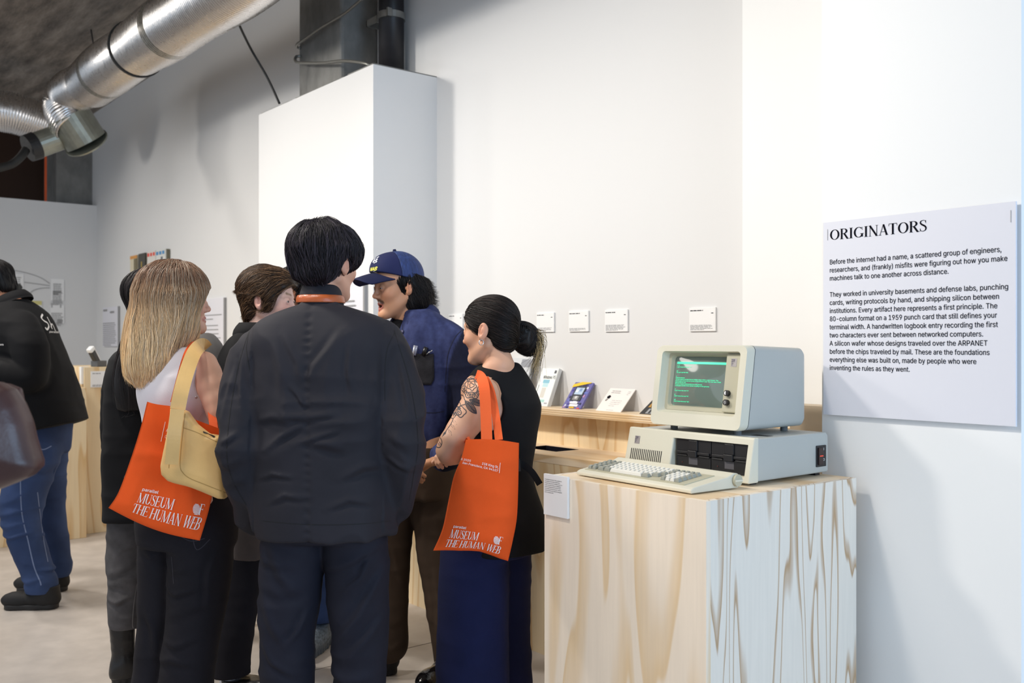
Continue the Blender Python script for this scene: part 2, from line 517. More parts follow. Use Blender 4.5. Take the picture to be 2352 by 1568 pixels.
def nets(f, lo, hi, h, proj=2, B=4):
    """sparse dual contouring (surface nets) of a distance field, vertices snapped onto the surface"""
    lo = np.array(lo, float); hi = np.array(hi, float)
    nb = np.maximum(np.ceil((hi - lo) / (h * B)).astype(int), 1)
    g = np.stack(np.meshgrid(*[np.arange(q) for q in nb], indexing='ij'), -1).reshape(-1, 3)
    cd = f(lo + (g * B + (B - 1) / 2) * h)
    D = np.repeat(np.repeat(np.repeat(cd.reshape(nb), B, 0), B, 1), B, 2).astype(np.float32)
    near = g[np.abs(cd) < h * B * 1.45]
    off = np.stack(np.meshgrid(*[np.arange(B)] * 3, indexing='ij'), -1).reshape(-1, 3)
    idx = (near[:, None, :] * B + off[None]).reshape(-1, 3)
    for s in range(0, len(idx), 400000):
        q = idx[s:s + 400000]; D[q[:, 0], q[:, 1], q[:, 2]] = f(lo + q * h)
    neg = D < 0
    cnt = sum(neg[a:neg.shape[0] - 1 + a, b:neg.shape[1] - 1 + b, c:neg.shape[2] - 1 + c].astype(np.int8) for a in (0, 1) for b in (0, 1) for c in (0, 1))
    mask = (cnt > 0) & (cnt < 8)
    cells = np.argwhere(mask)
    if not len(cells): return np.zeros((0, 3)), np.zeros((0, 4), int)
    cid = -np.ones(mask.shape, np.int64); cid[mask] = np.arange(len(cells))
    cor = np.array([(a, b, c) for a in (0, 1) for b in (0, 1) for c in (0, 1)])
    vals = np.stack([D[cells[:, 0] + a, cells[:, 1] + b, cells[:, 2] + c] for a, b, c in cor], 1).astype(float)
    acc = np.zeros((len(cells), 3)); n = np.zeros(len(cells))
    for i in range(8):
        for j in range(i + 1, 8):
            if np.abs(cor[i] - cor[j]).sum() != 1: continue
            x = (vals[:, i] < 0) != (vals[:, j] < 0)
            t = vals[:, i] / np.where(x, vals[:, i] - vals[:, j], 1)
            acc += np.where(x[:, None], cor[i] + t[:, None] * (cor[j] - cor[i]), 0); n += x
    V = lo + (cells + acc / n[:, None]) * h
    F = []
    for ax in range(3):
        o1, o2 = [(1, 2), (2, 0), (0, 1)][ax]
        sl = [slice(None)] * 3; sh = [slice(None)] * 3; sl[ax] = slice(0, -1); sh[ax] = slice(1, None)
        A, Bq = neg[tuple(sl)], neg[tuple(sh)]
        e = np.argwhere(A != Bq)
        ok = (e[:, o1] > 0) & (e[:, o2] > 0) & (e[:, o1] < mask.shape[o1]) & (e[:, o2] < mask.shape[o2])
        e = e[ok]; s = A[e[:, 0], e[:, 1], e[:, 2]]
        q = []
        for d1, d2 in ((-1, -1), (0, -1), (0, 0), (-1, 0)):
            c = e.copy(); c[:, o1] += d1; c[:, o2] += d2; q.append(cid[c[:, 0], c[:, 1], c[:, 2]])
        q = np.stack(q, 1); q[~s] = q[~s][:, ::-1]; F.append(q[(q >= 0).all(1)])
    F = np.concatenate(F)
    eps = h * .35
    for _ in range(proj):
        d0 = f(V); G = np.stack([(f(V + np.eye(3)[a] * eps) - d0) / eps for a in range(3)], 1)
        gl = np.maximum((G * G).sum(1), .15)
        V = V - np.clip(d0 / gl, -h, h)[:, None] * G
    return V, F


def grad(f, P, eps=.002):
    d0 = f(P); return d0, np.stack([(f(P + np.eye(3)[a] * eps) - d0) / eps for a in range(3)], 1)


def P3(px, py, d): return np.array([(px - 1176) * d / FPX, d, CAM_H - (py - HOR) * d / FPX])
def toW(V):
    V = np.asarray(V, float).reshape(-1, 3)
    return np.stack([V[:, 0] * RX + V[:, 1] * FX, V[:, 0] * RY + V[:, 1] * FY, V[:, 2]], 1)
def W3(px, py, d): return Vector(toW(P3(px, py, d))[0])
# ---------------------------------------------------------------- where a pixel meets a plane of the room
def onY(px, py, Y):
    l = (px - 1176) / FPX; t = Y / (l * RY + FY); return Vector(((l * RX + FX) * t, Y, CAM_H - (py - HOR) * t / FPX))
def onX(px, py, X):
    l = (px - 1176) / FPX; t = X / (l * RX + FX); return Vector((X, (l * RY + FY) * t, CAM_H - (py - HOR) * t / FPX))
def onZ(px, py, z):
    t = (CAM_H - z) * FPX / (py - HOR); l = (px - 1176) / FPX * t; return Vector((l * RX + t * FX, l * RY + t * FY, z))


M = {}
M['white_paint'] = mat('white wall paint', 'e3e3e3', .75, bump=(60, .03), spec=.3)
M['white_board'] = mat('white foam board', 'e4e4ec', .6)
M['lit_wall_paint'] = mat('lit white wall paint', 'f6f6f5', .75, spec=.3)  # whiter than the main wall: the stronger light is put into the colour
M['card'] = mat('white card', 'f2f2f2', .6)
M['concrete_ceiling'] = None
M['ink'] = mat('black ink', '15151d', .9, spec=.05)
M['grey_ink'] = mat('grey ink', '9c9c9e', .8)
M['pale_ink'] = mat('pale grey ink', 'b4b4b4', .8)
M['ply_front'] = plywood('pine plywood', 'f8e8d4', 'ebcfa8', 'Z', 3.1, 9, 3.4, .5, 0)
M['ply_side'] = plywood('pine plywood, strong grain', 'eee4d6', 'bd9c78', 'Z', 7.7, 15, 4.6, .42, .9)
M['ply_top'] = plywood('pine plywood top', 'f3dfc2', 'e0bf92', 'X', 1.3, 7)
M['ply_counter'] = plywood('counter plywood', 'ecd6b0', 'd9b684', 'Z', 5.2, 9, 3.2, .42, .4)
M['ply_edge'] = mat('plywood edge', 'd8b98c', .6, var=(8, .2), stretch=(.3, .3, 40))


def concrete(name, a, b, scale, stretch=(1, 1, 1), bump=.3, rough=.9):
    m, nt, bs = node_mat(name); N, L = nt.nodes.new, nt.links.new
    tc = N('ShaderNodeTexCoord'); mp = N('ShaderNodeMapping'); mp.inputs['Scale'].default_value = stretch; L(tc.outputs['Object'], mp.inputs['Vector'])
    n1 = N('ShaderNodeTexNoise'); n1.inputs['Scale'].default_value = scale; n1.inputs['Detail'].default_value = 7; n1.inputs['Roughness'].default_value = .65; L(mp.outputs['Vector'], n1.inputs['Vector'])
    cr = N('ShaderNodeValToRGB'); cr.color_ramp.elements[0].position = .3; cr.color_ramp.elements[1].position = .72
    cr.color_ramp.elements[0].color = (*lin(a), 1); cr.color_ramp.elements[1].color = (*lin(b), 1); L(n1.outputs['Fac'], cr.inputs['Fac'])
    n2 = N('ShaderNodeTexNoise'); n2.inputs['Scale'].default_value = scale * 9; n2.inputs['Detail'].default_value = 5; L(mp.outputs['Vector'], n2.inputs['Vector'])
    rp = N('ShaderNodeMapRange'); rp.inputs['To Min'].default_value = .75; rp.inputs['To Max'].default_value = 1.2; L(n2.outputs['Fac'], rp.inputs['Value'])
    mx = N('ShaderNodeVectorMath'); mx.operation = 'SCALE'; L(cr.outputs['Color'], mx.inputs[0]); L(rp.outputs['Result'], mx.inputs['Scale'])
    L(mx.outputs['Vector'], bs.inputs['Base Color']); bs.inputs['Roughness'].default_value = rough
    if bump:
        bp = N('ShaderNodeBump'); bp.inputs['Strength'].default_value = bump; bp.inputs['Distance'].default_value = .02
        L(n1.outputs['Fac'], bp.inputs['Height']); L(bp.outputs['Normal'], bs.inputs['Normal'])
    return m


M['ceil'] = concrete('raw concrete ceiling', '4c4642', 'aaa096', 2.4, (.6, 2.6, 1), .9)
M['col'] = concrete('raw concrete column', '5e5d5b', '9a9995', 1.6, (1, 1, .6), .25)
M['floor'] = concrete('polished concrete floor', 'c0b7af', 'd3cbc4', .9, (1, 1, 1), 0, .42)
M['dark'] = mat('dark void', '2a2522', .9)
M['brown_dark'] = mat('dark brown void backing', '3f2a1e', .9)  # stands for the dark void above the wall; gloom put into the colour
M['black_pipe'] = mat('black iron pipe', '17151a', .45, var=(14, .4))
M['steel'] = mat('galvanised steel', 'a9a9a5', .38, .9, var=(9, .2))


def struct(name, mb, m, bevel=0): return tag(mb.build(name, m, bevel=bevel), kind='structure')


XL, YM = -11.64, 3.22          # far wall, long back wall
struct('floor', MB().box((-16, -7, -.12), (5, 4.2, 0)), M['floor'])
struct('trim_4', MB().box((-3.749, -3.0, -.01), (-3.743, 2.829, .0006)), mat('floor saw cut', '7c746d', .9))
struct('ceiling', MB().box((-16, -7, 4.1), (5, 4.2, 4.3)), M['ceil'])
struct('wall_back', MB().box((-16, YM, 0), (-1.3, YM + .2, 4.1)), M['white_paint'])
struct('wall_left', MB().box((XL - .15, -7, 0), (XL, YM, 3.01)), M['white_paint'])
struct('wall_left_upper', MB().box((XL - 1.4, -7, 2.6), (XL - 1.2, YM, 4.1)), M['brown_dark'])
# concrete post above the left wall
struct('trim_1', MB().box((XL - .75, 2.83, 2.9), (XL - .18, YM, 4.1)), M['col'])
PX0, PX1, PY = -6.23, -4.70, 2.786
struct('wall_pillar', MB().box((PX0, PY, 0), (PX1, YM, 2.985)), M['white_paint'])
lip = MB()
for a, b, c in ((PX0 + .02, PX0 + .5, .004), (PX0 + .55, PX1 - .35, .006), (PX1 - .3, PX1 - .01, .008)): lip.box((a, PY + .004, 2.984), (b, PY + .03, 2.986 + c))
lip.box((PX1 - .03, PY + .01, 2.984), (PX1 - .002, YM, 2.992))
struct('trim_2', lip, M['col'])
struct('wall_right', MB().box((-1.823, 2.79, 0), (-1.19, 3.6, 4.1)), M['lit_wall_paint'])
struct('wall_pilaster', MB().box((-2.385, 3.10, 1.0945), (-1.80, YM - .001, 4.1)), M['lit_wall_paint'])

cc = empty('concrete_column', (-5.66, 3.1, 2.9), 'raw grey concrete column rising above the white boxed wall', 'column'); cc['kind'] = 'structure'
MB().box((-.30, -.15, .088), (.29, .119, 1.199)).build('shaft', M['col'], cc, bevel=.02)

pp = empty('drain_pipe', (-5.04, 3.115, 2.99), 'thick black vertical pipe beside the concrete column', 'pipe')
MB().tube([(0, 0, .004), (0, 0, 1.1)], .078, 28).build('pipe', M['black_pipe'], pp, smooth=True)
MB().tube([(0, 0, .40), (0, 0, .44)], .086, 28).build('clamp_band', M['steel'], pp, smooth=False)
MB().box((-.20, -.06, .40), (-.07, -.05, .44)).box((-.20, -.06, .40), (-.19, .06, .44)).box((.066, -.075, .395), (.082, -.045, .445)).build('clamp_bracket', M['steel'], pp)


def cable(name, pts, r, m, label, cat, n=8, group=None):
    P = [Vector(p) for p in pts]; o = MB().tube(bez(P, 8), r, n).build(name, m, None, smooth=True)
    return tag(o, label, cat, group)


M['conduit'] = mat('flexible steel conduit', '8e8d88', .4, .7)
M['black_cable'] = mat('black cable', '1a1a1a', .6)
q = lambda px, py, Y: onY(px, py, Y)
cable('flexible_conduit', [q(838, -8, 2.93), q(790, 32, 2.92), q(740, 62, 2.90), q(700, 90, 2.89), q(683, 101, 2.90), q(682, 108, 2.93), q(690, 111, 2.945)], .009, M['conduit'],
      'upper flexible metal conduit looping off the concrete column', 'cable')
cable('flexible_conduit', [q(690, 129, 2.945), q(681, 130, 2.92), q(678, 138, 2.90), q(688, 144, 2.88), q(740, 145, 2.88), q(790, 140, 2.86), q(835, 145, 2.84), q(852, 152, 2.86)], .010, M['conduit'],
      'lower flexible metal conduit drooping onto the boxed wall top', 'cable')
cable('hanging_cable', [q(546, 50, 2.45), q(575, 110, 2.62), q(615, 180, 2.74), q(642, 238, 2.80)], .008, M['black_cable'], 'thin dark cable running from duct down to boxed wall', 'cable')
struct('trim_3', MB().box((-11.92, 2.725, 3.03), (-11.90, 2.747, 4.099)), mat('orange cord paint', 'e8622c', .7))

# ---------------------------------------------------------------- ventilation duct
def ribs(name, rgh=.26):
    m, nt, b = node_mat(name); N, L = nt.nodes.new, nt.links.new
    b.inputs['Metallic'].default_value = 1; b.inputs['Roughness'].default_value = rgh; b.inputs['Base Color'].default_value = (.72, .70, .69, 1)
    tc = N('ShaderNodeTexCoord'); nz = N('ShaderNodeTexNoise'); nz.inputs['Scale'].default_value = 26; nz.inputs['Detail'].default_value = 4; L(tc.outputs['Object'], nz.inputs['Vector'])
    bp = N('ShaderNodeBump'); bp.inputs['Strength'].default_value = .10; bp.inputs['Distance'].default_value = .006; L(nz.outputs['Fac'], bp.inputs['Height']); L(bp.outputs['Normal'], b.inputs['Normal'])
    rp = N('ShaderNodeMapRange'); rp.inputs['To Min'].default_value = .16; rp.inputs['To Max'].default_value = .42; L(nz.outputs['Fac'], rp.inputs['Value']); L(rp.outputs['Result'], b.inputs['Roughness'])
    return m


M['foil'] = ribs('ribbed aluminium foil'); M['tape'] = mat('crumpled foil tape', '8c8a80', .35, .85, var=(40, .5), bump=(70, .9))
M['sheet'] = mat('galvanised sheet metal', '9b9d92', .38, .75, var=(12, .15), bump=(30, .1))


def ribbed(path, r, pitch=.026, amp=.0055, n=36):
    """path resampled so that every pitch carries one rib"""
    P = bez(path, 40); L = [0]
    for a, b in zip(P, P[1:]): L.append(L[-1] + (b - a).length)
    k = int(L[-1] / (pitch / 4)); s = np.linspace(0, L[-1], k)
    X = [Vector((np.interp(t, L, [p.x for p in P]), np.interp(t, L, [p.y for p in P]), np.interp(t, L, [p.z for p in P]))) for t in s]
    R_ = [r + amp * math.cos(2 * math.pi * t / pitch) + .006 * math.sin(t * 5.1) for t in s]
    return X, R_


du = empty('ventilation_duct', (-6.0, 2.26, 3.50), 'large silver ribbed ventilation duct running along under the ceiling', 'duct')
dl = Vector((-6.0, 2.26, 3.50))
X, R_ = ribbed([(-2.6, 2.26, 3.50), (-4.2, 2.26, 3.51), (-5.6, 2.26, 3.52), (-7.2, 2.26, 3.56), (-7.9, 2.26, 3.57), (-8.35, 2.26, 3.56)], .20)
MB().tube([p - dl for p in X], R_, 40, caps=False).build('duct_run', M['foil'], du, smooth=True)
X, R_ = ribbed([(-8.35, 2.26, 3.56), W3(165, 212, 8.22), W3(150, 240, 8.3), W3(158, 272, 8.25), W3(174, 294, 8.23)], .175, .02)
MB().tube([p - dl for p in X], R_, 40, caps=False).build('duct_elbow', M['foil'], du, smooth=True)
for bx, w in ((-4.75, .02), (-6.45, .10), (-7.15, .025), (-7.95, .07)):
    bz_ = float(np.interp(-bx, [4.2, 5.6, 7.2, 7.9], [.01, .02, .06, .07])); MB().tube([(bx - w / 2 + 6.0, 0, bz_), (bx + w / 2 + 6.0, 0, bz_)], .208, 40).build('tape_band', M['tape'] if w > .05 else M['black_cable'], du, smooth=False)
MB().tube([W3(156, 262, 8.22) - dl, W3(198, 326, 8.34) - dl], [.181, .178], 32, caps=True).build('duct_collar', M['sheet'], du, smooth=False)
MB().tube([W3(198, 326, 8.34) - dl, W3(200, 329, 8.35) - dl], [.19, .19], 32, caps=True).build('duct_flange', M['sheet'], du, smooth=False)
w1, w2 = W3(170, 303, 8.35), W3(84, 334, 8.2)
MB().tube([w1 - dl, w2 - dl], [.11, .11], 28).build('duct_branch', M['sheet'], du, smooth=False)
w3 = W3(63, 341, 8.15)
MB().tube([w2 - dl, w3 - dl], [.118, .114], 28).build('branch_clamp', mat('black tape', '1c1c1e', .5, bump=(60, .8)), du, smooth=False)
cable('black_hose', [W3(60, 343, 8.1), W3(48, 360, 8.05), W3(25, 378, 8.0), W3(-15, 388, 7.9)], .035, M['black_cable'], 'black hose hanging from the clamped end of silver duct', 'hose')
X, R_ = ribbed([W3(-60, 248, 8.9), W3(20, 258, 9.0), W3(70, 272, 9.1), W3(150, 300, 9.3)], .185, .02)
tag(MB().tube(X, R_, 36).build('ventilation_duct', M['foil'], None, smooth=True), 'shorter silver duct behind the elbow at the far left', 'duct')
for k, (pts, lb) in enumerate((([(203, -6), (208, 60), (220, 133)], 'thin wire dangling from the ceiling left of the duct bend'), ([(300, -6), (300, 40), (296, 72), (268, 108)], 'kinked wire hanging from ceiling onto the silver duct'),
                               ([(95, 60), (91, 85), (92, 108)], 'short wire stub on the concrete ceiling, leftmost'))):
    cable('ceiling_wire', [W3(a, b, 8.2 if k < 2 else 10.2) for a, b in pts], .006, M['black_cable'], lb, 'wire', 6)

# ---------------------------------------------------------------- wooden display counters
ct = empty('display_counter', (-3.26, 2.83, 0), 'long pale plywood counter under the wall shelf', 'counter')
cx = -3.26
MB().box((-4.695 - cx, .0, .0), (-1.83 - cx, .02, .87)).build('front_panel', M['ply_counter'], ct)
MB().box((-1.85 - cx, .02, 0), (-1.83 - cx, .385, .87)).build('end_panel', M['ply_counter'], ct)
MB().box((-4.695 - cx, .02, 0), (-4.675 - cx, .385, .87)).build('end_panel', M['ply_counter'], ct)
tp = MB(); hx0, hx1, hy0, hy1 = -3.565 - cx, -3.33 - cx, .12, .262
tp.box((-4.695 - cx, -.002, .87), (hx0, .336, .905)).box((hx1, -.002, .87), (-1.83 - cx, .336, .905)).box((hx0, -.002, .87), (hx1, hy0, .905)).box((hx0, hy1, .87), (hx1, .336, .905))
tp.build('countertop', M['ply_top'], ct)
MB().box((hx0, hy0, .862), (hx1, hy1, .874)).build('display_well', mat('mauve display bed', '8f8288', .4), ct)
fr = MB(); fr.box((hx0, hy1 - .008, .874), (hx1, hy1, .906)).box((hx0, hy0, .874), (hx0 + .006, hy1, .906)); fr.build('well_rim', M['ink'], ct)
MB().box((-4.695 - cx, .336, .0), (-1.83 - cx, .388, 1.06)).build('back_panel', M['ply_counter'], ct)
sh = MB().box((-4.695, 3.05, 1.06), (-1.83, 3.219, 1.094)).build('wall_shelf', [M['ply_top']], None, bevel=.003)
tag(sh, 'thick plywood ledge along the back wall holding leaning booklets', 'shelf')
se = MB()
for i in range(3): se.box((-4.695, 3.0485, 1.066 + i * .010), (-1.83, 3.0505, 1.069 + i * .010))
se.build('ply_edge', M['ply_edge'], sh)
eb = MB().box((-2.06, 2.95, .9055), (-1.832, 3.045, 1.185)).build('wood_block', mat('wood with shade in its tone', 'c2b29c', .6))  # duller than the counter wood: its shade is put into the colour
tag(eb, 'wooden end block in shade-darkened tan on the counter behind the computer', 'block')

tag(MB().box((-5.95, 2.34, 0), (-4.95, 2.70, .9)).build('display_plinth', M['ply_counter'], bevel=.003), 'low plywood plinth in front of white boxed wall, mostly hidden by people', 'plinth', 'plywood display plinths')
tag(MB().box((-7.95, 1.10, 0), (-7.36, 1.965, 1.09)).build('display_plinth', M['ply_counter'], bevel=.003), 'pale plywood plinth just behind the man in blue jeans', 'plinth', 'plywood display plinths')
p2 = tag(MB().box((-8.3, 1.985, 0), (-7.5, 3.19, 1.235)).build('display_plinth', M['ply_counter'], bevel=.003), 'taller plywood plinth carrying a white caption card, set back left', 'plinth', 'plywood display plinths')

# ---------------------------------------------------------------- plinth with the computer
PZ = .982
pl = empty('display_plinth', (-1.995, 2.37, 0), 'large square plywood plinth carrying the beige computer', 'plinth', 'plywood display plinths')
MB().box((-.33, -.36, 0), (.33, -.342, PZ)).build('front_panel', M['ply_front'], pl)
MB().box((.312, -.342, 0), (.33, .365, PZ)).build('side_panel', M['ply_side'], pl)
MB().box((-.33, -.342, 0), (-.312, .365, PZ)).build('side_panel', M['ply_side'], pl)
MB().box((-.312, .347, 0), (.312, .365, PZ - .018)).build('rear_panel', M['ply_front'], pl)
MB().box((-.312, -.342, PZ - .018), (.312, .365, PZ)).build('top_panel', M['ply_top'], pl)


# ---------------------------------------------------------------- captions and panels on the walls
def lines(w, n, h, gap, seed, last=.6):
    """rows of print too small to read"""
    r = random.Random(seed); out = []
    for i in range(n):
        ww = w * (last if i == n - 1 else r.uniform(.86, 1.0)); x = 0
        while x < ww - .004:
            k = min(r.uniform(.008, .03), ww - x); out.append((rect_geo(k * .86, h)[0], [(0, 1, 2, 3)], x, -i * gap)); x += k
    return out


def caption(px0, py0, px1, py1, Y, label, seed, n=4, title=.4, T=.008, group=None):
    a, b = onY(px0, py0, Y), onY(px1, py1, Y); zc = onY(px1, py0, Y).z
    w, zt, zb = b.x - a.x, zc, b.z
    o = tag(MB().box((a.x, Y, zb), (b.x, Y + T, zt)).build('caption_card', M['card'], bevel=.001), label, 'sign', group)
    g = [(v, f, x + .006, -.014 + y) for v, f, x, y in lines(w * title, 1, .0036, .01, seed, 1)]
    g += [(v, f, w - .022 + x, -.026 + y) for v, f, x, y in lines(.014, 1, .003, .01, seed + 1, 1)]
    flat('caption_title', g, M['ink'], o, facing_minus_y(a.x, Y - .0008, zt))
    flat('caption_text', [(v, f, x + .006, y) for v, f, x, y in lines(w - .014, n, .0022, .0048, seed + 2)], M['grey_ink'], o, facing_minus_y(a.x, Y - .0008, zb + .005 * n))
    return o


YC = YM - .009
caption(1232, 717, 1272, 762, YC, 'white caption card above the leaning software box, nearest the hair bun', 3, 4, group='wall caption cards')
caption(1306, 713, 1351, 761, YC, 'white caption card above the colourful booklet', 5, 3, .55, group='wall caption cards')
caption(1389, 710, 1441, 761, YC, 'white caption card above the pale brochure on the shelf', 8, 6, .45, group='wall caption cards')
caption(1583, 705, 1643, 760, YC, 'white caption card on the wall above the computer monitor', 11, 5, .5, group='wall caption cards')
caption(1030, 720, 1062, 764, YC, 'white caption card half hidden between the cap and the hair bun', 14, 3, group='wall caption cards')

# the large ORIGINATORS board
bd = empty('text_board', (-1.501, 2.77, 1.172), 'large white wall board headed ORIGINATORS beside the computer', 'sign')
MB().box((-.305, 0, 0), (.305, .008, .629)).box((-.28, .008, .04), (.28, .0199, .59)).build('panel', M['white_board'], bd, bevel=.0008)
V, Fc, wd = serif_geo('ORIGINATORS', 1.0, 1.0, .0); hs = .330 / wd
flat('heading', [([(x * hs, y * .0335) for x, y in V], Fc, 0, 0)], M['ink'], bd, facing_minus_y(-.281, -.001, .5695))
BODY = ["Before the internet had a name, a scattered group of engineers,", "researchers, and (frankly) misfits were figuring out how you make", "machines talk to one another across distance.", "",
        "They worked in university basements and defense labs, punching", "cards, writing protocols by hand, and shipping silicon between", "institutions. Every artifact here represents a first principle. The",
        "80-column format on a 1959 punch card that still defines your", "terminal width. A handwritten logbook entry recording the first", "two characters ever sent between networked computers.",
        "A silicon wafer whose designs traveled over the ARPANET", "before the chips traveled by mail. These are the foundations", "everything else was built on, made by people who were", "inventing the rules as they went."]
ENDS = [2297, 2311, 2176, 0, 2313, 2292, 2288, 2287, 2290, 2256, 2266, 2270, 2240, 2087]
gs = []
for i, t in enumerate(BODY):
    if not t: continue
    V, Fc = text_geo(t, .0300, bold=.0001)
    x0 = onY(1904, 700, 2.77).x; x1 = onY(ENDS[i], 700, 2.77).x
    k = (x1 - x0) / (max(v[0] for v in V) - min(v[0] for v in V)); gs.append(([(v[0] * k, v[1]) for v in V], Fc, 0, -i * .02645))
flat('paragraph', gs, M['ink'], bd, facing_minus_y(-.281, -.001, .4905))
flat('rule_mark', [(*rect_geo(.0016, .036), -.2885, .570), (*rect_geo(.0016, .034), .291, .571)], M['grey_ink'], bd, facing_minus_y(0, -.001, 0))


def panel_board(px0, py0, px1, py1, Y, label, seed, heading=None, blocks=(), hw=.6):
    a, b = onY(px0, py0, Y), onY(px1, py1, Y); zt = onY(px1, py0, Y).z
    r = empty('text_board', (a.x, Y, b.z), label, 'sign'); w = b.x - a.x; h = zt - b.z
    MB().box((0, 0, 0), (w, .019, h)).build('panel', M['white_board'], r)
    MB().box((w - .004, -.002, 0), (w + .012, .019, h)).build('edge_strip', M['grey_ink'], r)
    if heading: flat('heading', heading(w, h), M['grey_ink'], r, facing_minus_y(0, -.003, 0))
    g = []
    for fx, fy, fw, n, lh, gp in blocks: g += [(v, f, x + fx * w, y + fy * h) for v, f, x, y in lines(fw * w, n, lh, gp, seed + n)]
    flat('paragraph', g, M['grey_ink'], r, facing_minus_y(0, -.003, 0))
    return r


def word(t, size, x, y, frac): 
    def g(w, h):
        V, F = text_geo(t, size); return [(V, F, x * w, y * h)]
    return g


panel_board(440, 683, 514, 800, YM - .02, 'white text board on back wall behind the blonde woman', 21, None, [(.05, .80, .9, 1, .024, .03), (.3, .66, .65, 2, .008, .035), (.05, .45, .9, 7, .008, .036)])
panel_board(236, 703, 271, 795, YM - .02, 'narrow white text board on back wall near the room corner', 31, None, [(.05, .90, .45, 1, .022, .03), (.5, .84, .45, 1, .022, .03), (.03, .58, .9, 12, .009, .022)])
panel_board(690, 640, 835, 830, PY - .02, 'white text board on the boxed wall behind the capped man', 41, None, [(.4, .73, .52, 3, .010, .027), (.4, .45, .52, 5, .010, .027)])


# things on the far left wall (facing +X)
def far_sheet(px0, py0, px1, py1, label, blocks, m='card', cat='poster', seed=0):
    a, b = onX(px0, py0, XL + .012), onX(px1, py1, XL + .012)
    o = MB().box((XL, a.y, b.z), (XL + .012, b.y, onX(px0, py0, XL + .012).z)).build('wall_sheet', M[m]); tag(o, label, cat)
    w, h = b.y - a.y, a.z - b.z; g = []
    for fx, fy, fw, n, lh, gp in blocks: g += [(v, f, x + fx * w, y + fy * h) for v, f, x, y in lines(fw * w, n, lh, gp, seed + n)]
    flat('print', g, M['pale_ink'], o, facing_plus_x(XL + .0135, a.y, b.z))
    return o


far_sheet(118, 640, 147, 690, 'pale printed sheet at the right end of the wall diagram', [(.15, .72, .7, 6, .016, .022), (.1, .38, .8, 9, .014, .018)], seed=3)
far_sheet(20, 628, 54, 684, 'printed sheet with dark photograph above the bending man', [(.1, .82, .8, 5, .014, .022)], seed=5)
far_sheet(116, 700, 147, 742, 'pale caption sheet below the wall diagram sheets', [(.05, .85, .2, 1, .05, .04), (.7, .85, .2, 1, .04, .04), (.05, .5, .9, 7, .014, .02), (.5, .14, .45, 4, .014, .02)], seed=9)
far_sheet(62, 690, 96, 728, 'wall sheet with a yellow top strip above the black jacket', [(.1, .6, .8, 5, .01, .03)], seed=12)
ys = onX(62, 690, XL + .02); ye = onX(96, 690, XL + .02)
tag(MB().box((XL + .012, ys.y, ys.z - .045), (XL + .016, ye.y, ys.z)).build('paper_strip', mat('yellow paper', 'd8cf8a', .8)), 'yellow paper strip on top of a wall sheet', 'paper')
ph = MB(); rr = random.Random(4)
for i in range(26):
    c = onX(26 + rr.uniform(0, 22), 650 + rr.uniform(0, 28), XL + .014); rad = rr.uniform(.012, .04)
    ph.prism([(c.y + rad * math.cos(a) * rr.uniform(.7, 1), c.z + rad * math.sin(a) * rr.uniform(.7, 1.2)) for a in np.linspace(0, 6.283, 9)[:-1]], XL + .012, XL + .0138 + i * 1e-4, plane='YZ')
tag(ph.build('photo_print', mat('dark photo ink', '4a4a48', .8)), 'mottled black photograph on a sheet above the bending man', 'photograph')
for k, pts in enumerate(([(6, 618), (50, 624), (90, 636), (114, 651)], [(56, 648), (85, 652), (114, 656)], [(60, 684), (75, 668), (95, 662), (114, 661)])):
    cable('drawn_arc', [onX(a, b, XL + .004) for a, b in pts], .005, M['pale_ink'], ('upper curved line of the wall diagram', 'middle nearly straight line of the wall diagram', 'lower rising curved line of the wall diagram')[k], 'line', 5)

# booklets pinned to the back wall far left
def booklet(px0, py0, px1, py1, cols, label, bands):
    a, b = onY(px0, py0, YM - .05), onY(px1, py1, YM - .05); zt = onY(px1, py0, YM - .05).z; w, h = b.x - a.x, zt - b.z
    o = empty('wall_booklet', (a.x, YM - .05, b.z), label, 'booklet', 'booklets pinned on the back wall')
    MB().box((0, 0, 0), (w, .012, h)).build('cover', mat('cover ' + cols[0], cols[0], .6), o)
    MB().box((w - .005, .012, .0), (w, .0495, h)).build('acrylic_holder', mat('smoky acrylic', '6f6a58', .3), o)
    for i, (fx, fy, fw, fh, c) in enumerate(bands): MB().box((fx * w, -.002, fy * h), ((fx + fw) * w, .002, (fy + fh) * h)).build('cover_print', mat('print ' + c, c, .7), o)
    bpy.context.view_layer.update(); merge_prints(o, 'cover_print')
    return o


booklet(299, 585, 315, 638, ['d9cfb4'], 'cream pinned booklet with an orange top, leftmost of upper row', [(0, .86, 1, .14, 'd89a52'), (.55, 0, .45, .85, '7d745a')])
booklet(318, 580, 333, 634, ['4b4a44'], 'dark grey pinned booklet with a pale spine line', [(.42, .05, .12, .6, 'b59a4a')])
booklet(338, 575, 357, 630, ['e2ddd6'], 'white pinned booklet with three red squares', [(.05, .80, .22, .14, 'e2574a'), (.38, .80, .22, .14, 'e2574a'), (.71, .80, .22, .14, 'e2574a'), (.45, .25, .2, .14, 'e0a79c')])
booklet(358, 571, 379, 626, ['dfe0dc'], 'white pinned booklet with three blue squares', [(.05, .80, .22, .14, '4f8fc4'), (.38, .80, .22, .14, '4f8fc4'), (.71, .80, .22, .14, '4f8fc4'), (.55, .45, .2, .25, '6a6f78')])
booklet(298, 664, 322, 722, ['8a7a2e'], 'yellow and blue pinned booklet, lone in the lower row', [(0, .55, 1, .45, 'e0b62a'), (.15, .35, .4, .35, '3a4d9c'), (.6, .2, .3, .2, 'd06a3a')])

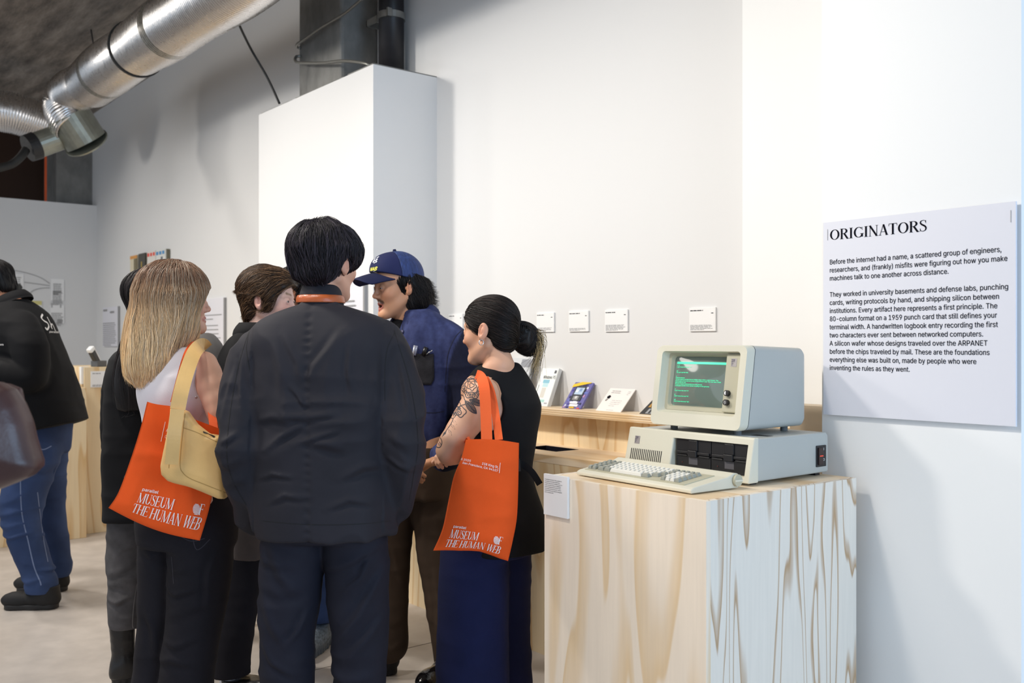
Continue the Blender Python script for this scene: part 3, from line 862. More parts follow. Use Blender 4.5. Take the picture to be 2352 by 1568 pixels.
# caption card and handset on the taller far plinth
o = MB().box((-7.499, 2.03, 1.085), (-7.492, 2.26, 1.205)).build('caption_card', M['card']); tag(o, 'white caption card on the side of the taller far plinth', 'sign')
flat('caption_text', [(v, f, x + .012, y) for v, f, x, y in lines(.06, 1, .006, .01, 5, 1)] + [(v, f, x + .012, y - .085) for v, f, x, y in lines(.2, 2, .004, .008, 6)], M['grey_ink'], o, facing_plus_x(-7.4905, 2.03, 1.185))
tag(MB().box((-7.56, 1.968, 1.11), (-7.51, 1.984, 1.236)).box((-7.56, 1.968, 1.236), (-7.51, 2.02, 1.239)).build('folded_card', M['card']), 'small folded white card on the left end of far plinth', 'card')
hs_ = empty('handset', (-7.62, 2.12, 1.2515), 'slanted black and white handset on the taller far plinth', 'phone', rz=-.9)
Mx = Matrix.Rotation(math.radians(38), 4, 'Y')
MB().box((-.022, -.02, .0), (.022, .02, .13), M=Mx).build('body', mat('black plastic', '2b2d30', .4), hs_, bevel=.006)
MB().box((-.026, -.022, .13), (.026, .022, .162), M=Mx).build('earpiece', M['card'], hs_, bevel=.008)
MB().box((-.06, -.03, -.016), (.05, .03, .03)).build('cradle', mat('grey plastic', '55585c', .5), hs_, bevel=.004)
MB().box((-.0215, -.0205, .01), (-.015, .0205, .13), M=Mx).build('face_strip', M['card'], hs_)
g = MB().box((-7.62, 1.70, 1.09), (-7.52, 1.93, 1.17)).build('acrylic_block', mat('cloudy acrylic', 'd8dbd2', .15), bevel=.004); tag(g, 'clear acrylic block on the lower far plinth', 'block')
cable('cable_loop', [(-7.4, 1.80, 1.09), (-7.39, 1.80, 1.15), (-7.385, 1.835, 1.19), (-7.385, 1.86, 1.16), (-7.4, 1.84, 1.10)], .006, M['black_cable'], 'black cable loop standing on the lower far plinth', 'cable', 6)
# ---------------------------------------------------------------- the desktop computer
M['beige'] = mat('beige plastic', 'dcd8c6', .5, bump=(220, .05)); M['beige_dark'] = mat('darker beige bezel plastic', 'bdb9a2', .55)  # second beige is a darker one for bezel, panel, knobs and key deck
M['case'] = mat('painted steel case', 'b9bab4', .48, bump=(160, .05))
M['drive'] = mat('black drive plastic', '1d1c1f', .45); M['drive_slot'] = mat('black slot', '09090b', .7); M['badge'] = mat('brushed badge', 'b9b4b4', .35, .5)
M['key_light'] = mat('white key', 'e4e3dc', .45); M['key_grey'] = mat('grey key', '9a9c92', .5); M['logo'] = mat('logo grey', '5b5566', .5)


def striped_letters(h):
    """three heavy slab letters cut into eight bars"""
    G = {'I': ["111", "111", ".1.", ".1.", ".1.", ".1.", "111", "111"], 'B': ["11110", "11111", ".1.11", ".1110", ".1110", ".1.11", "11111", "11110"], 'M': ["111.111", "1111111", ".11111.", ".11111.", ".1.1.1.", ".1.1.1.", "11...11", "11...11"]}
    out = []; x = 0; u = h / 8
    for ch in 'IBM':
        for r, row in enumerate(G[ch]):
            c = 0
            while c < len(row):
                if row[c] == '1':
                    e = c
                    while e < len(row) and row[e] == '1': e += 1
                    w = (e - c) * u * .72; out.append((rect_geo(w, u * .68)[0], [(0, 1, 2, 3)], x + c * u * .72, h - (r + 1) * u)); c = e
                else: c += 1
        x += (len(G[ch][0]) + .6) * u * .72
    return out


def badge(parent, M4):
    flat('badge', [(*rect_geo(.022, .026), 0, 0)], M['badge'], parent, M4)
    up = M4 @ Matrix.Translation((.001, .0145, .0004))
    flat('logo', striped_letters(.0095), M['logo'], parent, up)
    flat('badge_print', [(v, f, x + .002, y + .011) for v, f, x, y in lines(.009, 3, .0014, .0032, 2)], M['logo'], parent, M4 @ Matrix.Translation((0, 0, .0004)))


pc = empty('system_unit', (-2.013, 2.325, PZ), 'beige desktop computer case with two black floppy drives on the plinth', 'computer')
# local: x -0.254..0.254, y 0..0.405
MB().prism([(.0345, .010), (.405, .010), (.405, .128), (.395, .138), (.0345, .138)], -.252, .252, plane='YZ').build('case', M['case'], pc, bevel=.006, seg=3)
# moulded front: a frame around the drive bay
fb = MB(); slo = lambda z: .016 - .030 * (1 - (z - .006) / .136)


oc = [(-.257, .008), (.257, .008), (.257, .142), (-.257, .142)]; ic = [(-.055, .026), (.236, .026), (.236, .120), (-.055, .120)]
fb.add([(x, slo(z), z) for x, z in oc] + [(x, slo(z), z) for x, z in ic] + [(x, .034, z) for x, z in ic] + [(x, .034, z) for x, z in oc],
       [(k, (k + 1) % 4, 4 + (k + 1) % 4, 4 + k) for k in range(4)] + [(4 + k, 4 + (k + 1) % 4, 8 + (k + 1) % 4, 8 + k) for k in range(4)] + [(8 + k, 8 + (k + 1) % 4, 12 + (k + 1) % 4, 12 + k) for k in range(4)] + [(12 + k, 12 + (k + 1) % 4, (k + 1) % 4, k) for k in range(4)])
fb.build('front_bezel', M['beige'], pc, bevel=.0045, seg=3)
MB().box((-.055, .0305, .026), (.236, .034, .120)).build('bay_back', M['drive_slot'], pc)
for k, x0 in enumerate((-.048, .0935)):
    x1 = x0 + .139
    d = empty('floppy_drive', (x0, .012, .027), None, None); d.parent = pc; w = x1 - x0
    MB().box((0, .004, 0), (w, .018, .040)).box((0, .006, .044), (w, .018, .092)).box((0, .010, .040), (w, .018, .044)).build('drive_face', M['drive'], d, bevel=.001)
    MB().box((.004, .0, .046), (w - .004, .006, .054)).box((.004, .001, .038), (.046, .006, .043)).box((w - .046, .001, .038), (w - .004, .006, .043)).build('slot_lip', M['drive'], d, bevel=.001)
    MB().box((.052, -.004, .038), (.087, .006, .058)).box((.052, .002, .058), (.087, .006, .090)).build('latch', M['drive'], d, bevel=.0015)
    MB().prism([(.052, .014), (.087, .014), (.087, .036), (.052, .036)], .0036, .0045).build('finger_recess', mat('dark recess', '57555a', .5) if k == 0 else bpy.data.materials['dark recess'], d)
    MB().box((.024, .002, .017), (.027, .0045, .020)).build('activity_light', mat('dull red lamp', '6a3b36', .3) if k == 0 else bpy.data.materials['dull red lamp'], d)
vg = MB()
for i in range(17):
    x = -.232 + i * .0083
    V = []; vg.add([(x, slo(.030) - .0006, .030), (x + .0032, slo(.030) - .0006, .030), (x + .0032, slo(.074) - .0006, .074), (x, slo(.074) - .0006, .074)], [(0, 1, 2, 3)])
vg.build('vent_slots', M['drive_slot'], pc)
tilt = Matrix.Translation((-.222, slo(.092) - .0012, .090)) @ Matrix.Rotation(math.radians(90 - 12.4), 4, 'X')
badge(pc, tilt)
MB().box((.2515, .335, .030), (.256, .388, .098)).build('switch_plate', M['drive'], pc, bevel=.002)
MB().box((.2555, .340, .037), (.262, .364, .091)).build('power_switch', mat('dark red rocker', '2a1515', .3), pc, bevel=.002)
MB().box((.2605, .343, .064), (.2630, .361, .067)).build('switch_mark', mat('red mark', 'd2402c', .4, emit=('d2402c', .5)), pc)
flat('switch_print', [(*rect_geo(.0015, .008), .373, .082)] + [([( .374 + .004 * math.cos(a) * k, .052 + .004 * math.sin(a) * k) for k in (1, .7) for a in np.linspace(0, 6.283, 13)], [(i, i + 1, i + 14, i + 13) for i in range(12)], 0, 0)], M['card'], pc, facing_plus_x(.2563, 0, 0))
MB().box((.12, .07, .1382), (.20, .10, .1386)).build('sticker', M['card'], pc)
MB().box((.165, .12, .1382), (.225, .15, .1386)).build('sticker', M['drive'], pc)
for sx in (-.22, .22):
    for y in (.04, .37): MB().box((sx - .015, y - .012, 0), (sx + .015, y + .012, .011)).build('foot', M['drive'], pc)

# monitor ------------------------------------------------------------------
mo = empty('monitor', (-2.010, 2.36, PZ + .1388), 'beige tube monitor with green text glowing on its screen', 'monitor')
MW, MH, MD = .372, .262, .350; Z0 = .016
# front shell: rounded-rect frame leaning back, then the box behind it
def ring(pts, y): return [(p[0], y(p[1]), p[1]) for p in pts]
front_y = lambda z: .0 + .040 * (z - Z0) / MH
out = rrect(MW, MH, .020, 5, 0, Z0 + MH / 2); n_ = len(out)
fl = [front_y, lambda z: front_y(z) + .006]
inner = rrect(MW - .052, MH - .062, .012, 5, -.002, Z0 + MH / 2 + .012)
fs = MB()
O0 = [(p[0] * .985, front_y(p[1]), Z0 + MH / 2 + (p[1] - Z0 - MH / 2) * .98) for p in out]
O1 = [(p[0], front_y(p[1]) + .012, p[1]) for p in out]
O2 = [(p[0], front_y(p[1]) + .036, p[1]) for p in out]
I0 = [(p[0], front_y(p[1]) + .002, p[1]) for p in inner]
I1 = [(p[0] * .95, front_y(p[1]) + .030, Z0 + MH / 2 + .012 + (p[1] - Z0 - MH / 2 - .012) * .93) for p in inner]
V = O0 + O1 + O2 + I0 + I1; F = []
for a, b in ((0, 1), (1, 2), (3, 0), (4, 3)):
    F += [(a * n_ + i, a * n_ + (i + 1) % n_, b * n_ + (i + 1) % n_, b * n_ + i) for i in range(n_)]
fs.add(V, F); o = fs.build('front_shell', M['beige'], mo, smooth=True)
o.modifiers.new('es', 'EDGE_SPLIT').split_angle = math.radians(35)
# rear housing, slightly smaller with a seam
rb = MB(); R0 = [(p[0] * .995, front_y(p[1]) + .0375, Z0 + MH / 2 + (p[1] - Z0 - MH / 2) * .995) for p in out]
R1 = [(p[0] * .995, MD - .025, Z0 + MH / 2 - .004 + (p[1] - Z0 - MH / 2) * .965) for p in out]
R2 = [(p[0] * .93, MD, Z0 + MH / 2 - .004 + (p[1] - Z0 - MH / 2) * .90) for p in out]
rb.add(R0 + R1 + R2, [tuple(range(2 * n_, 3 * n_))] + [(k * n_ + i, k * n_ + (i + 1) % n_, (k + 1) * n_ + (i + 1) % n_, (k + 1) * n_ + i) for k in (0, 1) for i in range(n_)])
o = rb.build('rear_housing', M['case'], mo, smooth=True); o.modifiers.new('es', 'EDGE_SPLIT').split_angle = math.radians(35)
sm = MB(); sm.add([(p[0] * k, front_y(p[1]) + y_, Z0 + MH / 2 + (p[1] - Z0 - MH / 2) * k) for y_, k in ((.0355, 1.0008), (.038, 1.0008)) for p in out], [(i, (i + 1) % n_, n_ + (i + 1) % n_, n_ + i) for i in range(n_)])
sm.build('housing_seam', mat('dark seam', '3c4046', .7), mo)
# inner bezel plate with the tube opening
lean = math.atan(.040 / MH)
BM = Matrix.Translation((0, .031, Z0 + .012)) @ Matrix.Rotation(math.radians(90) - lean, 4, 'X')
IW, IH = (MW - .052) * .95, (MH - .062) * .93; yc = MH / 2 + .003
sw, sh_ = .232, .170; scx = -.026; op = rrect(sw, sh_, .012, 5, scx, yc + .002)
ou = rrect(IW + .004, IH + .004, .004, 5, 0, yc)
bz = MB(); bz.add([BM @ Vector((p[0], p[1], 0)) for p in ou] + [BM @ Vector((p[0], p[1], 0)) for p in op] + [BM @ Vector((p[0] + (scx - p[0]) * .05, p[1] + (yc - p[1]) * .05, -.014)) for p in op],
                  [(i, (i + 1) % n_, n_ + (i + 1) % n_, n_ + i) for i in range(n_)] + [(n_ + i, n_ + (i + 1) % n_, 2 * n_ + (i + 1) % n_, 2 * n_ + i) for i in range(n_)])
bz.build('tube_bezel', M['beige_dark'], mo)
# raised control panel on the right of the tube
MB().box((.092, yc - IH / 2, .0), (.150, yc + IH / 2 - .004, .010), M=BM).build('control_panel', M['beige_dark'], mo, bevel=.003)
badge(mo, BM @ Matrix.Translation((.112, yc + .050, .0106)))
for k, yy in enumerate((-.034, -.063)):
    kb = MB().tube([BM @ Vector((.112, yc + yy, .008)), BM @ Vector((.112, yc + yy, .022))], .0095, 20).build('control_knob', M['drive'], mo, bevel=.001)
    if k == 0: flat('knob_mark', [([(.0062 * math.cos(a), .0062 * math.sin(a)) for a in np.linspace(math.pi / 2, 1.5 * math.pi, 10)], [tuple(range(10))], .112, yc + yy)], M['card'], kb, BM @ Matrix.Translation((0, 0, .0226)))
    else: flat('knob_mark', [([(.0032 * k2 * math.cos(a), .0032 * k2 * math.sin(a)) for k2 in (1, .72) for a in np.linspace(0, 6.283, 13)], [(i, i + 1, i + 14, i + 13) for i in range(12)], .112, yc + yy)] + [([(.0045 * math.cos(a) - .0004, .0045 * math.sin(a) - .0004), (.0045 * math.cos(a) + .0006, .0045 * math.sin(a)), (.0062 * math.cos(a) + .0006, .0062 * math.sin(a)), (.0062 * math.cos(a) - .0004, .0062 * math.sin(a) - .0004)], [(0, 1, 2, 3)], .112, yc + yy) for a in np.linspace(0, 5.5, 8)], M['card'], kb, BM @ Matrix.Translation((0, 0, .0226)))
# bulging tube face
tb = MB(); nx, ny = 24, 18
def bulge(u, v): return -.0125 + .011 * (1 - u * u) * (1 - v * v) ** .9
tv = [BM @ Vector((scx + sw * .485 * u, yc + .002 + sh_ * .485 * v, bulge(u, v))) for v in np.linspace(-1, 1, ny + 1) for u in np.linspace(-1, 1, nx + 1)]
tb.add(tv, [(j * (nx + 1) + i, j * (nx + 1) + i + 1, (j + 1) * (nx + 1) + i + 1, (j + 1) * (nx + 1) + i) for j in range(ny) for i in range(nx)])
tb.build('screen', mat('dark grey green tube glass', '6f7d76', .10, spec=.7, coat=.6), mo, smooth=True)
M['phosphor'] = mat('green phosphor', '1a8c68', .5, emit=('43e6a4', 1.0))
LINES = [(0, ""), (1.0, '> "x"'), (1.9, 'I don\'t know the word "x".'), (4.1, '>go'), (5.0, "You can't go that way."), (7.2, ">s"), (8.1, "Inside the Barrow"), (9.0, "You are inside an ancient barrow hidden deep within a dark forest. The"), (9.9, "barrow opens into a narrow tunnel at the southern end. You can see a faint"),
         (10.8, "glow at the far end."), (11.7, "A sword of Zorkmid workmanship is on the ground."), (12.6, "A strangely familiar brass lantern is lying on the ground."), (14.5, ">e"), (15.4, 'I don\'t know the word "e".'), (17.6, ">d"), (18.5, 'I don\'t know the word "d".'), (20.6, ">dd"), (21.5, 'I don\'t know the word "dd".'), (23.6, ">_")]
LINES = [(a, b.replace('Zorkmid', 'elvish')) for a, b in LINES]
gs = [([(0, 0), (.205, 0), (.205, .0068), (0, .0068)], [(0, 1, 2, 3)], 0, -.001)]
for ln, t in LINES:
    if t:
        V, Fc = text_geo(t, .0064, sx=1.0, bold=.0001)
        kx = .00258 * len(t) / max(v[0] for v in V); V = [(v[0] * kx, v[1]) for v in V]; gs.append((V, Fc, .001, -ln * .0058 - .002))
def onto_tube(V2, hs=None):
    o_ = []
    for (x, y), hh_ in zip(V2, hs or [0] * len(V2)):
        X_ = scx - sw * .5 + .016 + x; Y_ = yc + sh_ * .5 - .026 + y
        o_.append(BM @ Vector((X_, Y_, bulge((X_ - scx) / (sw * .485), (Y_ - yc - .002) / (sh_ * .485)) + .0009 + hh_)))
    return o_
tx = MB()
for V2, F2, ox, oy in gs: tx.add(onto_tube([(a + ox, b + oy) for a, b in V2], layer_of(len(V2), F2)) if len(V2) > 4 else onto_tube([(.205 * k / 20, y) for y in (-.001, .0062) for k in range(21)]), F2 if len(V2) > 4 else [(i, i + 1, i + 22, i + 21) for i in range(20)])
tx.build('screen_text', M['phosphor'], mo, fix=False)
for sx in (-.13, .13):
    for y in (.06, .30): MB().tube([(sx, y, 0), (sx, y, Z0 + .002)], .012, 14).build('foot', mat('grey rubber', '6d6e6e', .7) if (sx < 0 and y < .1) else bpy.data.materials['grey rubber'], mo)

# keyboard -------------------------------------------------------------------
kb = empty('keyboard', (-2.010, 2.075, PZ), 'beige keyboard with white and grey keys on the plinth front', 'keyboard', rz=math.radians(-2.6))
KW, KD = .495, .205
prof = [(0, .003), (0, .014), (.012, .0195), (.150, .037), (.178, .047), (.196, .045), (.205, .034), (.205, .010), (.196, .003)]
MB().prism(prof, -KW / 2, KW / 2, plane='YZ').build('case', M['beige'], kb, bevel=.0035, seg=3)
for s in (-1, 1):
    kn = MB().tube([(s * (KW / 2 + .001), .187, .026), (s * (KW / 2 + .010), .187, .026)], .0175, 24).build('side_knob', M['beige_dark'], kb, bevel=.001)
    MB().box((s * (KW / 2 + .010) - .001, .172, .0235), (s * (KW / 2 + .013), .202, .0285)).build('knob_ridge', M['beige'], kn)
for y in (.02, .18): MB().box((-.22, y - .01, 0), (.22, y + .01, .0035)).build('foot', M['drive'], kb)
sl = math.atan((.037 - .0195) / (.150 - .012))
KM = Matrix.Translation((0, .014, .0195)) @ Matrix.Rotation(sl, 4, 'X'); U_ = .0187
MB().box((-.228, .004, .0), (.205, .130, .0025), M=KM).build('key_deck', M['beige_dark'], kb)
keys = []
def row(r, xs): keys.extend((x, r, w, g) for x, w, g in xs)
y0 = 0
for r in range(5):                                   # two columns of function keys
    keys.append((-.224 / U_, r, 1, 1)); keys.append((-.224 / U_ + 1.03, r, 1, 1))
mx0 = -.224 / U_ + 2.5
mainrows = [[(1.5, 1), (1.5, 1), (7.5, 0), (1.5, 1)], [(1.6, 1)] + [(1, 0)] * 10 + [(1.4, 1)], [(1.4, 1)] + [(1, 0)] * 11 + [(1.1, 1)], [(1.2, 1)] + [(1, 0)] * 12 + [(1, 1)], [(1, 1)] + [(1, 0)] * 12 + [(1.2, 1)]]
for r, rw in enumerate(mainrows):
    x = mx0
    for w, g in rw: keys.append((x, r, w, g)); x += w + .03
nx0 = mx0 + 14.75
for r in range(5):
    for c in range(4): keys.append((nx0 + c * 1.03, r, 1, 1 if c == 3 or r == 4 or (r == 0 and c < 1) else 0))
kc = {}
for x, r, w, g in keys:
    if x * U_ + w * U_ > .212: continue
    q_ = (round(w, 2), g)
    if q_ not in kc:
        a, b = w * U_ - .0012, U_ - .0012; i = .0032
        V = [(0, 0, 0), (a, 0, 0), (a, b, 0), (0, b, 0), (i, i * .8, .0095), (a - i, i * .8, .0095), (a - i, b - i * 1.4, .0105), (i, b - i * 1.4, .0105)]
        o = MB().add([KM.to_3x3() @ Vector(v) for v in V], [(0, 3, 2, 1), (4, 5, 6, 7), (0, 1, 5, 4), (1, 2, 6, 5), (2, 3, 7, 6), (3, 0, 4, 7)]).build('key', M['key_grey'] if g else M['key_light'], kb, bevel=.0009, seg=1); kc[q_] = o
    else:
        o = kc[q_].copy(); COL.objects.link(o)
    o.location = KM @ Vector((x * U_, .014 + r * (U_ + .0004) * 1.05, .0026))

# caption card stuck on the plinth corner
o = MB().box((-2.318, 2.000, .860), (-2.205, 2.0095, .990)).build('caption_card', M['card'], bevel=.001)
tag(o, 'white caption card fixed to the top corner of computer plinth', 'sign', 'wall caption cards')
CT = ["The IBM 5150, introduced in 1981, was IBM's first", "microcomputer and the original IBM Personal", "Computer. Built around an Intel 8088 processor and", "an open, expandable architecture, it established", "the PC-compatible standard. It sold for $1,565.", "Over 3 million units were sold by 1987. Later the", "machine would be used for early text-based games", "and on-line services alike."]
g = []
for i, t in enumerate(CT):
    V, F = text_geo(t, .0048, bold=.00006); k = .092 / max(v[0] for v in V); g.append(([(v[0] * min(k, 1), v[1]) for v in V], F, 0, -i * .0058))
flat('caption_text', g, M['ink'], o, facing_minus_y(-2.311, 1.9992, .972))

# ---------------------------------------------------------------- booklets leaning on the shelf
def leaning(name, px0, px1, py_top, label, cat, colr, T, paint, lean=None):
    """stands on the shelf, top edge against the wall"""
    yb = 3.115; a, b = onY(px0, 900, yb), onY(px1, 900, yb); w = b.x - a.x
    ztop = onY((px0 + px1) / 2, py_top, YM - .02).z; h = ztop - 1.094; L = math.hypot(h, YM - T - yb)
    ang = math.atan2(YM - T - .004 - yb, h)
    r = empty(name, (a.x, yb, 1.0945), label, cat); r.rotation_euler = (-ang, 0, 0)
    MB().box((0, 0, 0), (w, T, L)).build('cover', mat(label[:30], colr, .45), r, bevel=.0008)
    paint(r, w, L)
    bpy.context.view_layer.update(); merge_prints(r, 'cover_print')
    return r


def block(r, nm, x0, z0, x1, z1, c, k=0): MB().box((x0, -.0008 - k * .0003, z0), (x1, .0001, z1)).build(nm, mat(nm + ' ' + c, c, .5) if nm + ' ' + c not in bpy.data.materials else bpy.data.materials[nm + ' ' + c], r)
FM = lambda x, z, k=0: facing_minus_y(x, -.0012 - k * .0003, z)


def paint_box(r, w, h):
    block(r, 'cover_print', .02 * w, .02 * h, .98 * w, .98 * h, 'f2f6f4')
    V, F = text_geo('Windows 95', 1.0); k = .72 * w / max(v[0] for v in V); flat('title', [([(x * k, y * k * 1.5) for x, y in V], F, 0, 0)], M['ink'], r, FM(.24 * w, .715 * h, 2))
    block(r, 'cover_print', .30 * w, .60 * h, .68 * w, .69 * h, '86c3d8', 1); block(r, 'cover_print', .34 * w, .50 * h, .66 * w, .60 * h, 'bfe3ea', 1); block(r, 'cover_print', .36 * w, .22 * h, .60 * w, .48 * h, 'd9d6ce', 1)
    block(r, 'cover_print', .1 * w, .1 * h, .72 * w, .17 * h, 'a9d8d2', 1); block(r, 'cover_print', .74 * w, .06 * h, .92 * w, .10 * h, 'a5a6b2', 1); block(r, 'cover_print', .80 * w, .86 * h, .93 * w, .94 * h, '4e5058', 1)
    block(r, 'cover_print', .10 * w, .36 * h, .13 * w, .55 * h, '6e7a80', 1)


def paint_game(r, w, h):
    rr = random.Random(8)
    for i in range(46):
        x, z = rr.uniform(0, .86) * w, rr.uniform(.0, .88) * h
        block(r, 'cover_print', x, z, min(x + rr.uniform(.06, .2) * w, w), min(z + rr.uniform(.03, .1) * h, h), rr.choice(['4b479a', '8f86c8', 'd8dbee', '2c2a5a', 'b98fb8', '6a79c4', '3b3d52']), i % 5)
    MB().add([(0, -.0034, .78 * h), (w * .9, -.0034, .97 * h), (w * .9, -.0034, 1.0 * h), (w * .4, -.0034, h), (0, -.0034, .90 * h)], [(0, 1, 2, 3, 4)]).build('yellow_band', mat('yellow band', 'eec52a', .5), r)
    block(r, 'console', .22 * w, .28 * h, .78 * w, .84 * h, '33363f', 8); block(r, 'console_screen', .29 * w, .52 * h, .72 * w, .78 * h, 'b9cfe6', 10); block(r, 'disk', .34 * w, .31 * h, .64 * w, .46 * h, '8f8f8f', 10); block(r, 'disk', .44 * w, .36 * h, .56 * w, .46 * h, 'd5d5d5', 12)
    block(r, 'cover_print', .33 * w, .60 * h, .45 * w, .70 * h, 'f2f4fb', 12); block(r, 'cover_print', .5 * w, .64 * h, .62 * w, .75 * h, '7f9cc8', 12)
    for i, (t, z) in enumerate((('AMAZING', .19), ('CD-ROM', .10))):
        break
    block(r, 'cover_print', .32 * w, .17 * h, .72 * w, .25 * h, 'f4f0f4', 12); block(r, 'cover_print', .36 * w, .07 * h, .80 * w, .15 * h, 'f4f0f4', 12); block(r, 'cover_print', .40 * w, .01 * h, .66 * w, .05 * h, 'e8c22c', 12); block(r, 'cover_print', .82 * w, .0, .95 * w, .03 * h, 'e05a6a', 12)


def paint_brochure(r, w, h):
    g = [(v, f, x + .16 * w, y + .86 * h) for v, f, x, y in lines(.42 * w, 2, .004, .011, 3, .9)] + [(v, f, x + .80 * w, y + .86 * h) for v, f, x, y in lines(.14 * w, 3, .002, .009, 5)] + [(v, f, x + .38 * w, y + .46 * h) for v, f, x, y in lines(.42 * w, 4, .0015, .011, 6)] + [(v, f, x + .40 * w, y + .05 * h) for v, f, x, y in lines(.5 * w, 1, .0014, .01, 7)]
    flat('print', g, M['pale_ink'], r, FM(0, 0))
    V = []; F = []
    for k in range(5):
        for a0 in (k * 72 + 90,):
            b = len(V); a = math.radians(a0); c = (math.cos(a) * .006, math.sin(a) * .006); V += [(c[0] + .0052 * math.cos(t), c[1] + .0052 * math.sin(t)) for t in np.linspace(0, 6.283, 13)[:-1]]; F.append(tuple(range(b, b + 12)))
    flat('emblem', [(V, F, .18 * w, .60 * h)] + [(v, f, x + .12 * w, y + .48 * h) for v, f, x, y in lines(.12 * w, 2, .003, .006, 9)], M['ink'], r, FM(0, 0, 1))


def paint_disk(r, w, h):
    block(r, 'cover_print', .14 * w, .42 * h, .95 * w, .98 * h, 'b78a3e'); block(r, 'cover_print', .22 * w, .70 * h, .9 * w, .90 * h, '5b4a2a', 1); block(r, 'cover_print', .25 * w, .46 * h, .8 * w, .60 * h, '221c16', 1); block(r, 'cover_print', .3 * w, .49 * h, .6 * w, .56 * h, 'e8dcc4', 2)
    block(r, 'cover_print', .28 * w, .04 * h, .8 * w, .34 * h, '9b9da0', 1); block(r, 'cover_print', .40 * w, .06 * h, .50 * w, .32 * h, '2a2b2e', 2)


leaning('software_box', 1219, 1257, 845, 'white software box with blue artwork leaning nearest the hair bun', 'box', 'dfe2e2', .022, paint_box)
leaning('booklet', 1290, 1332, 878, 'colourful purple booklet with yellow corner band leaning on shelf', 'booklet', '6b68a8', .010, paint_game)
leaning('brochure', 1368, 1425, 892, 'pale pink brochure with a small black emblem leaning on shelf', 'brochure', 'f4ece8', .004, paint_brochure)
leaning('disk_sleeve', 1468, 1512, 915, 'gold and black disk sleeve leaning beside the monitor', 'booklet', '2b2a2a', .006, paint_disk)
leaning('software_box', 1150, 1197, 822, 'tall pale box on the shelf hidden behind the hair bun', 'box', 'c9ccd0', .02, lambda r, w, h: block(r, 'cover_print', .5 * w, .8 * h, .95 * w, .97 * h, '8b8e96'))
leaning('booklet', 1085, 1112, 836, 'narrow booklet on the shelf behind the tattooed woman', 'booklet', 'dfe3e0', .008, lambda r, w, h: block(r, 'cover_print', .5 * w, .3 * h, .95 * w, .8 * h, 'c9b98a'))
# ---------------------------------------------------------------- people: shared tools
# figures are laid out in a frame turned with the camera's heading (x to its right, y away from it, z up) and then set into the room
EYE = Vector((0, 0, CAM_H))


def G(px, d, z): return np.array([(px - 1176) * d / FPX, d, z])
def zpx(py, d): return CAM_H - (py - HOR) * d / FPX
def sec(py, x0, x1, d, b): return (zpx(py, d), ((x0 + x1) / 2 - 1176) * d / FPX, d, (x1 - x0) / 2 * d / FPX, b)


class Head:
    def __init__(s, pos, phi, pitch=0, roll=0, k=1.0):
        a, p = math.radians(phi), math.radians(pitch)
        fw = Vector((math.sin(a) * math.cos(p), math.cos(a) * math.cos(p), math.sin(p)))
        lf = Vector((0, 0, 1)).cross(fw).normalized(); up = fw.cross(lf)
        if roll: R_ = Matrix.Rotation(math.radians(roll), 3, fw); lf = R_ @ lf; up = R_ @ up
        s.M = np.array([lf, -fw, up]).T; s.pos = np.array(pos, float); s.k = k

    def loc(s, P): return (P - s.pos) @ s.M / s.k
    def out(s, Q): return s.pos + s.k * (np.asarray(Q, float) @ s.M.T)
    def sdf(s, f): return lambda P: f(s.loc(P)) * s.k


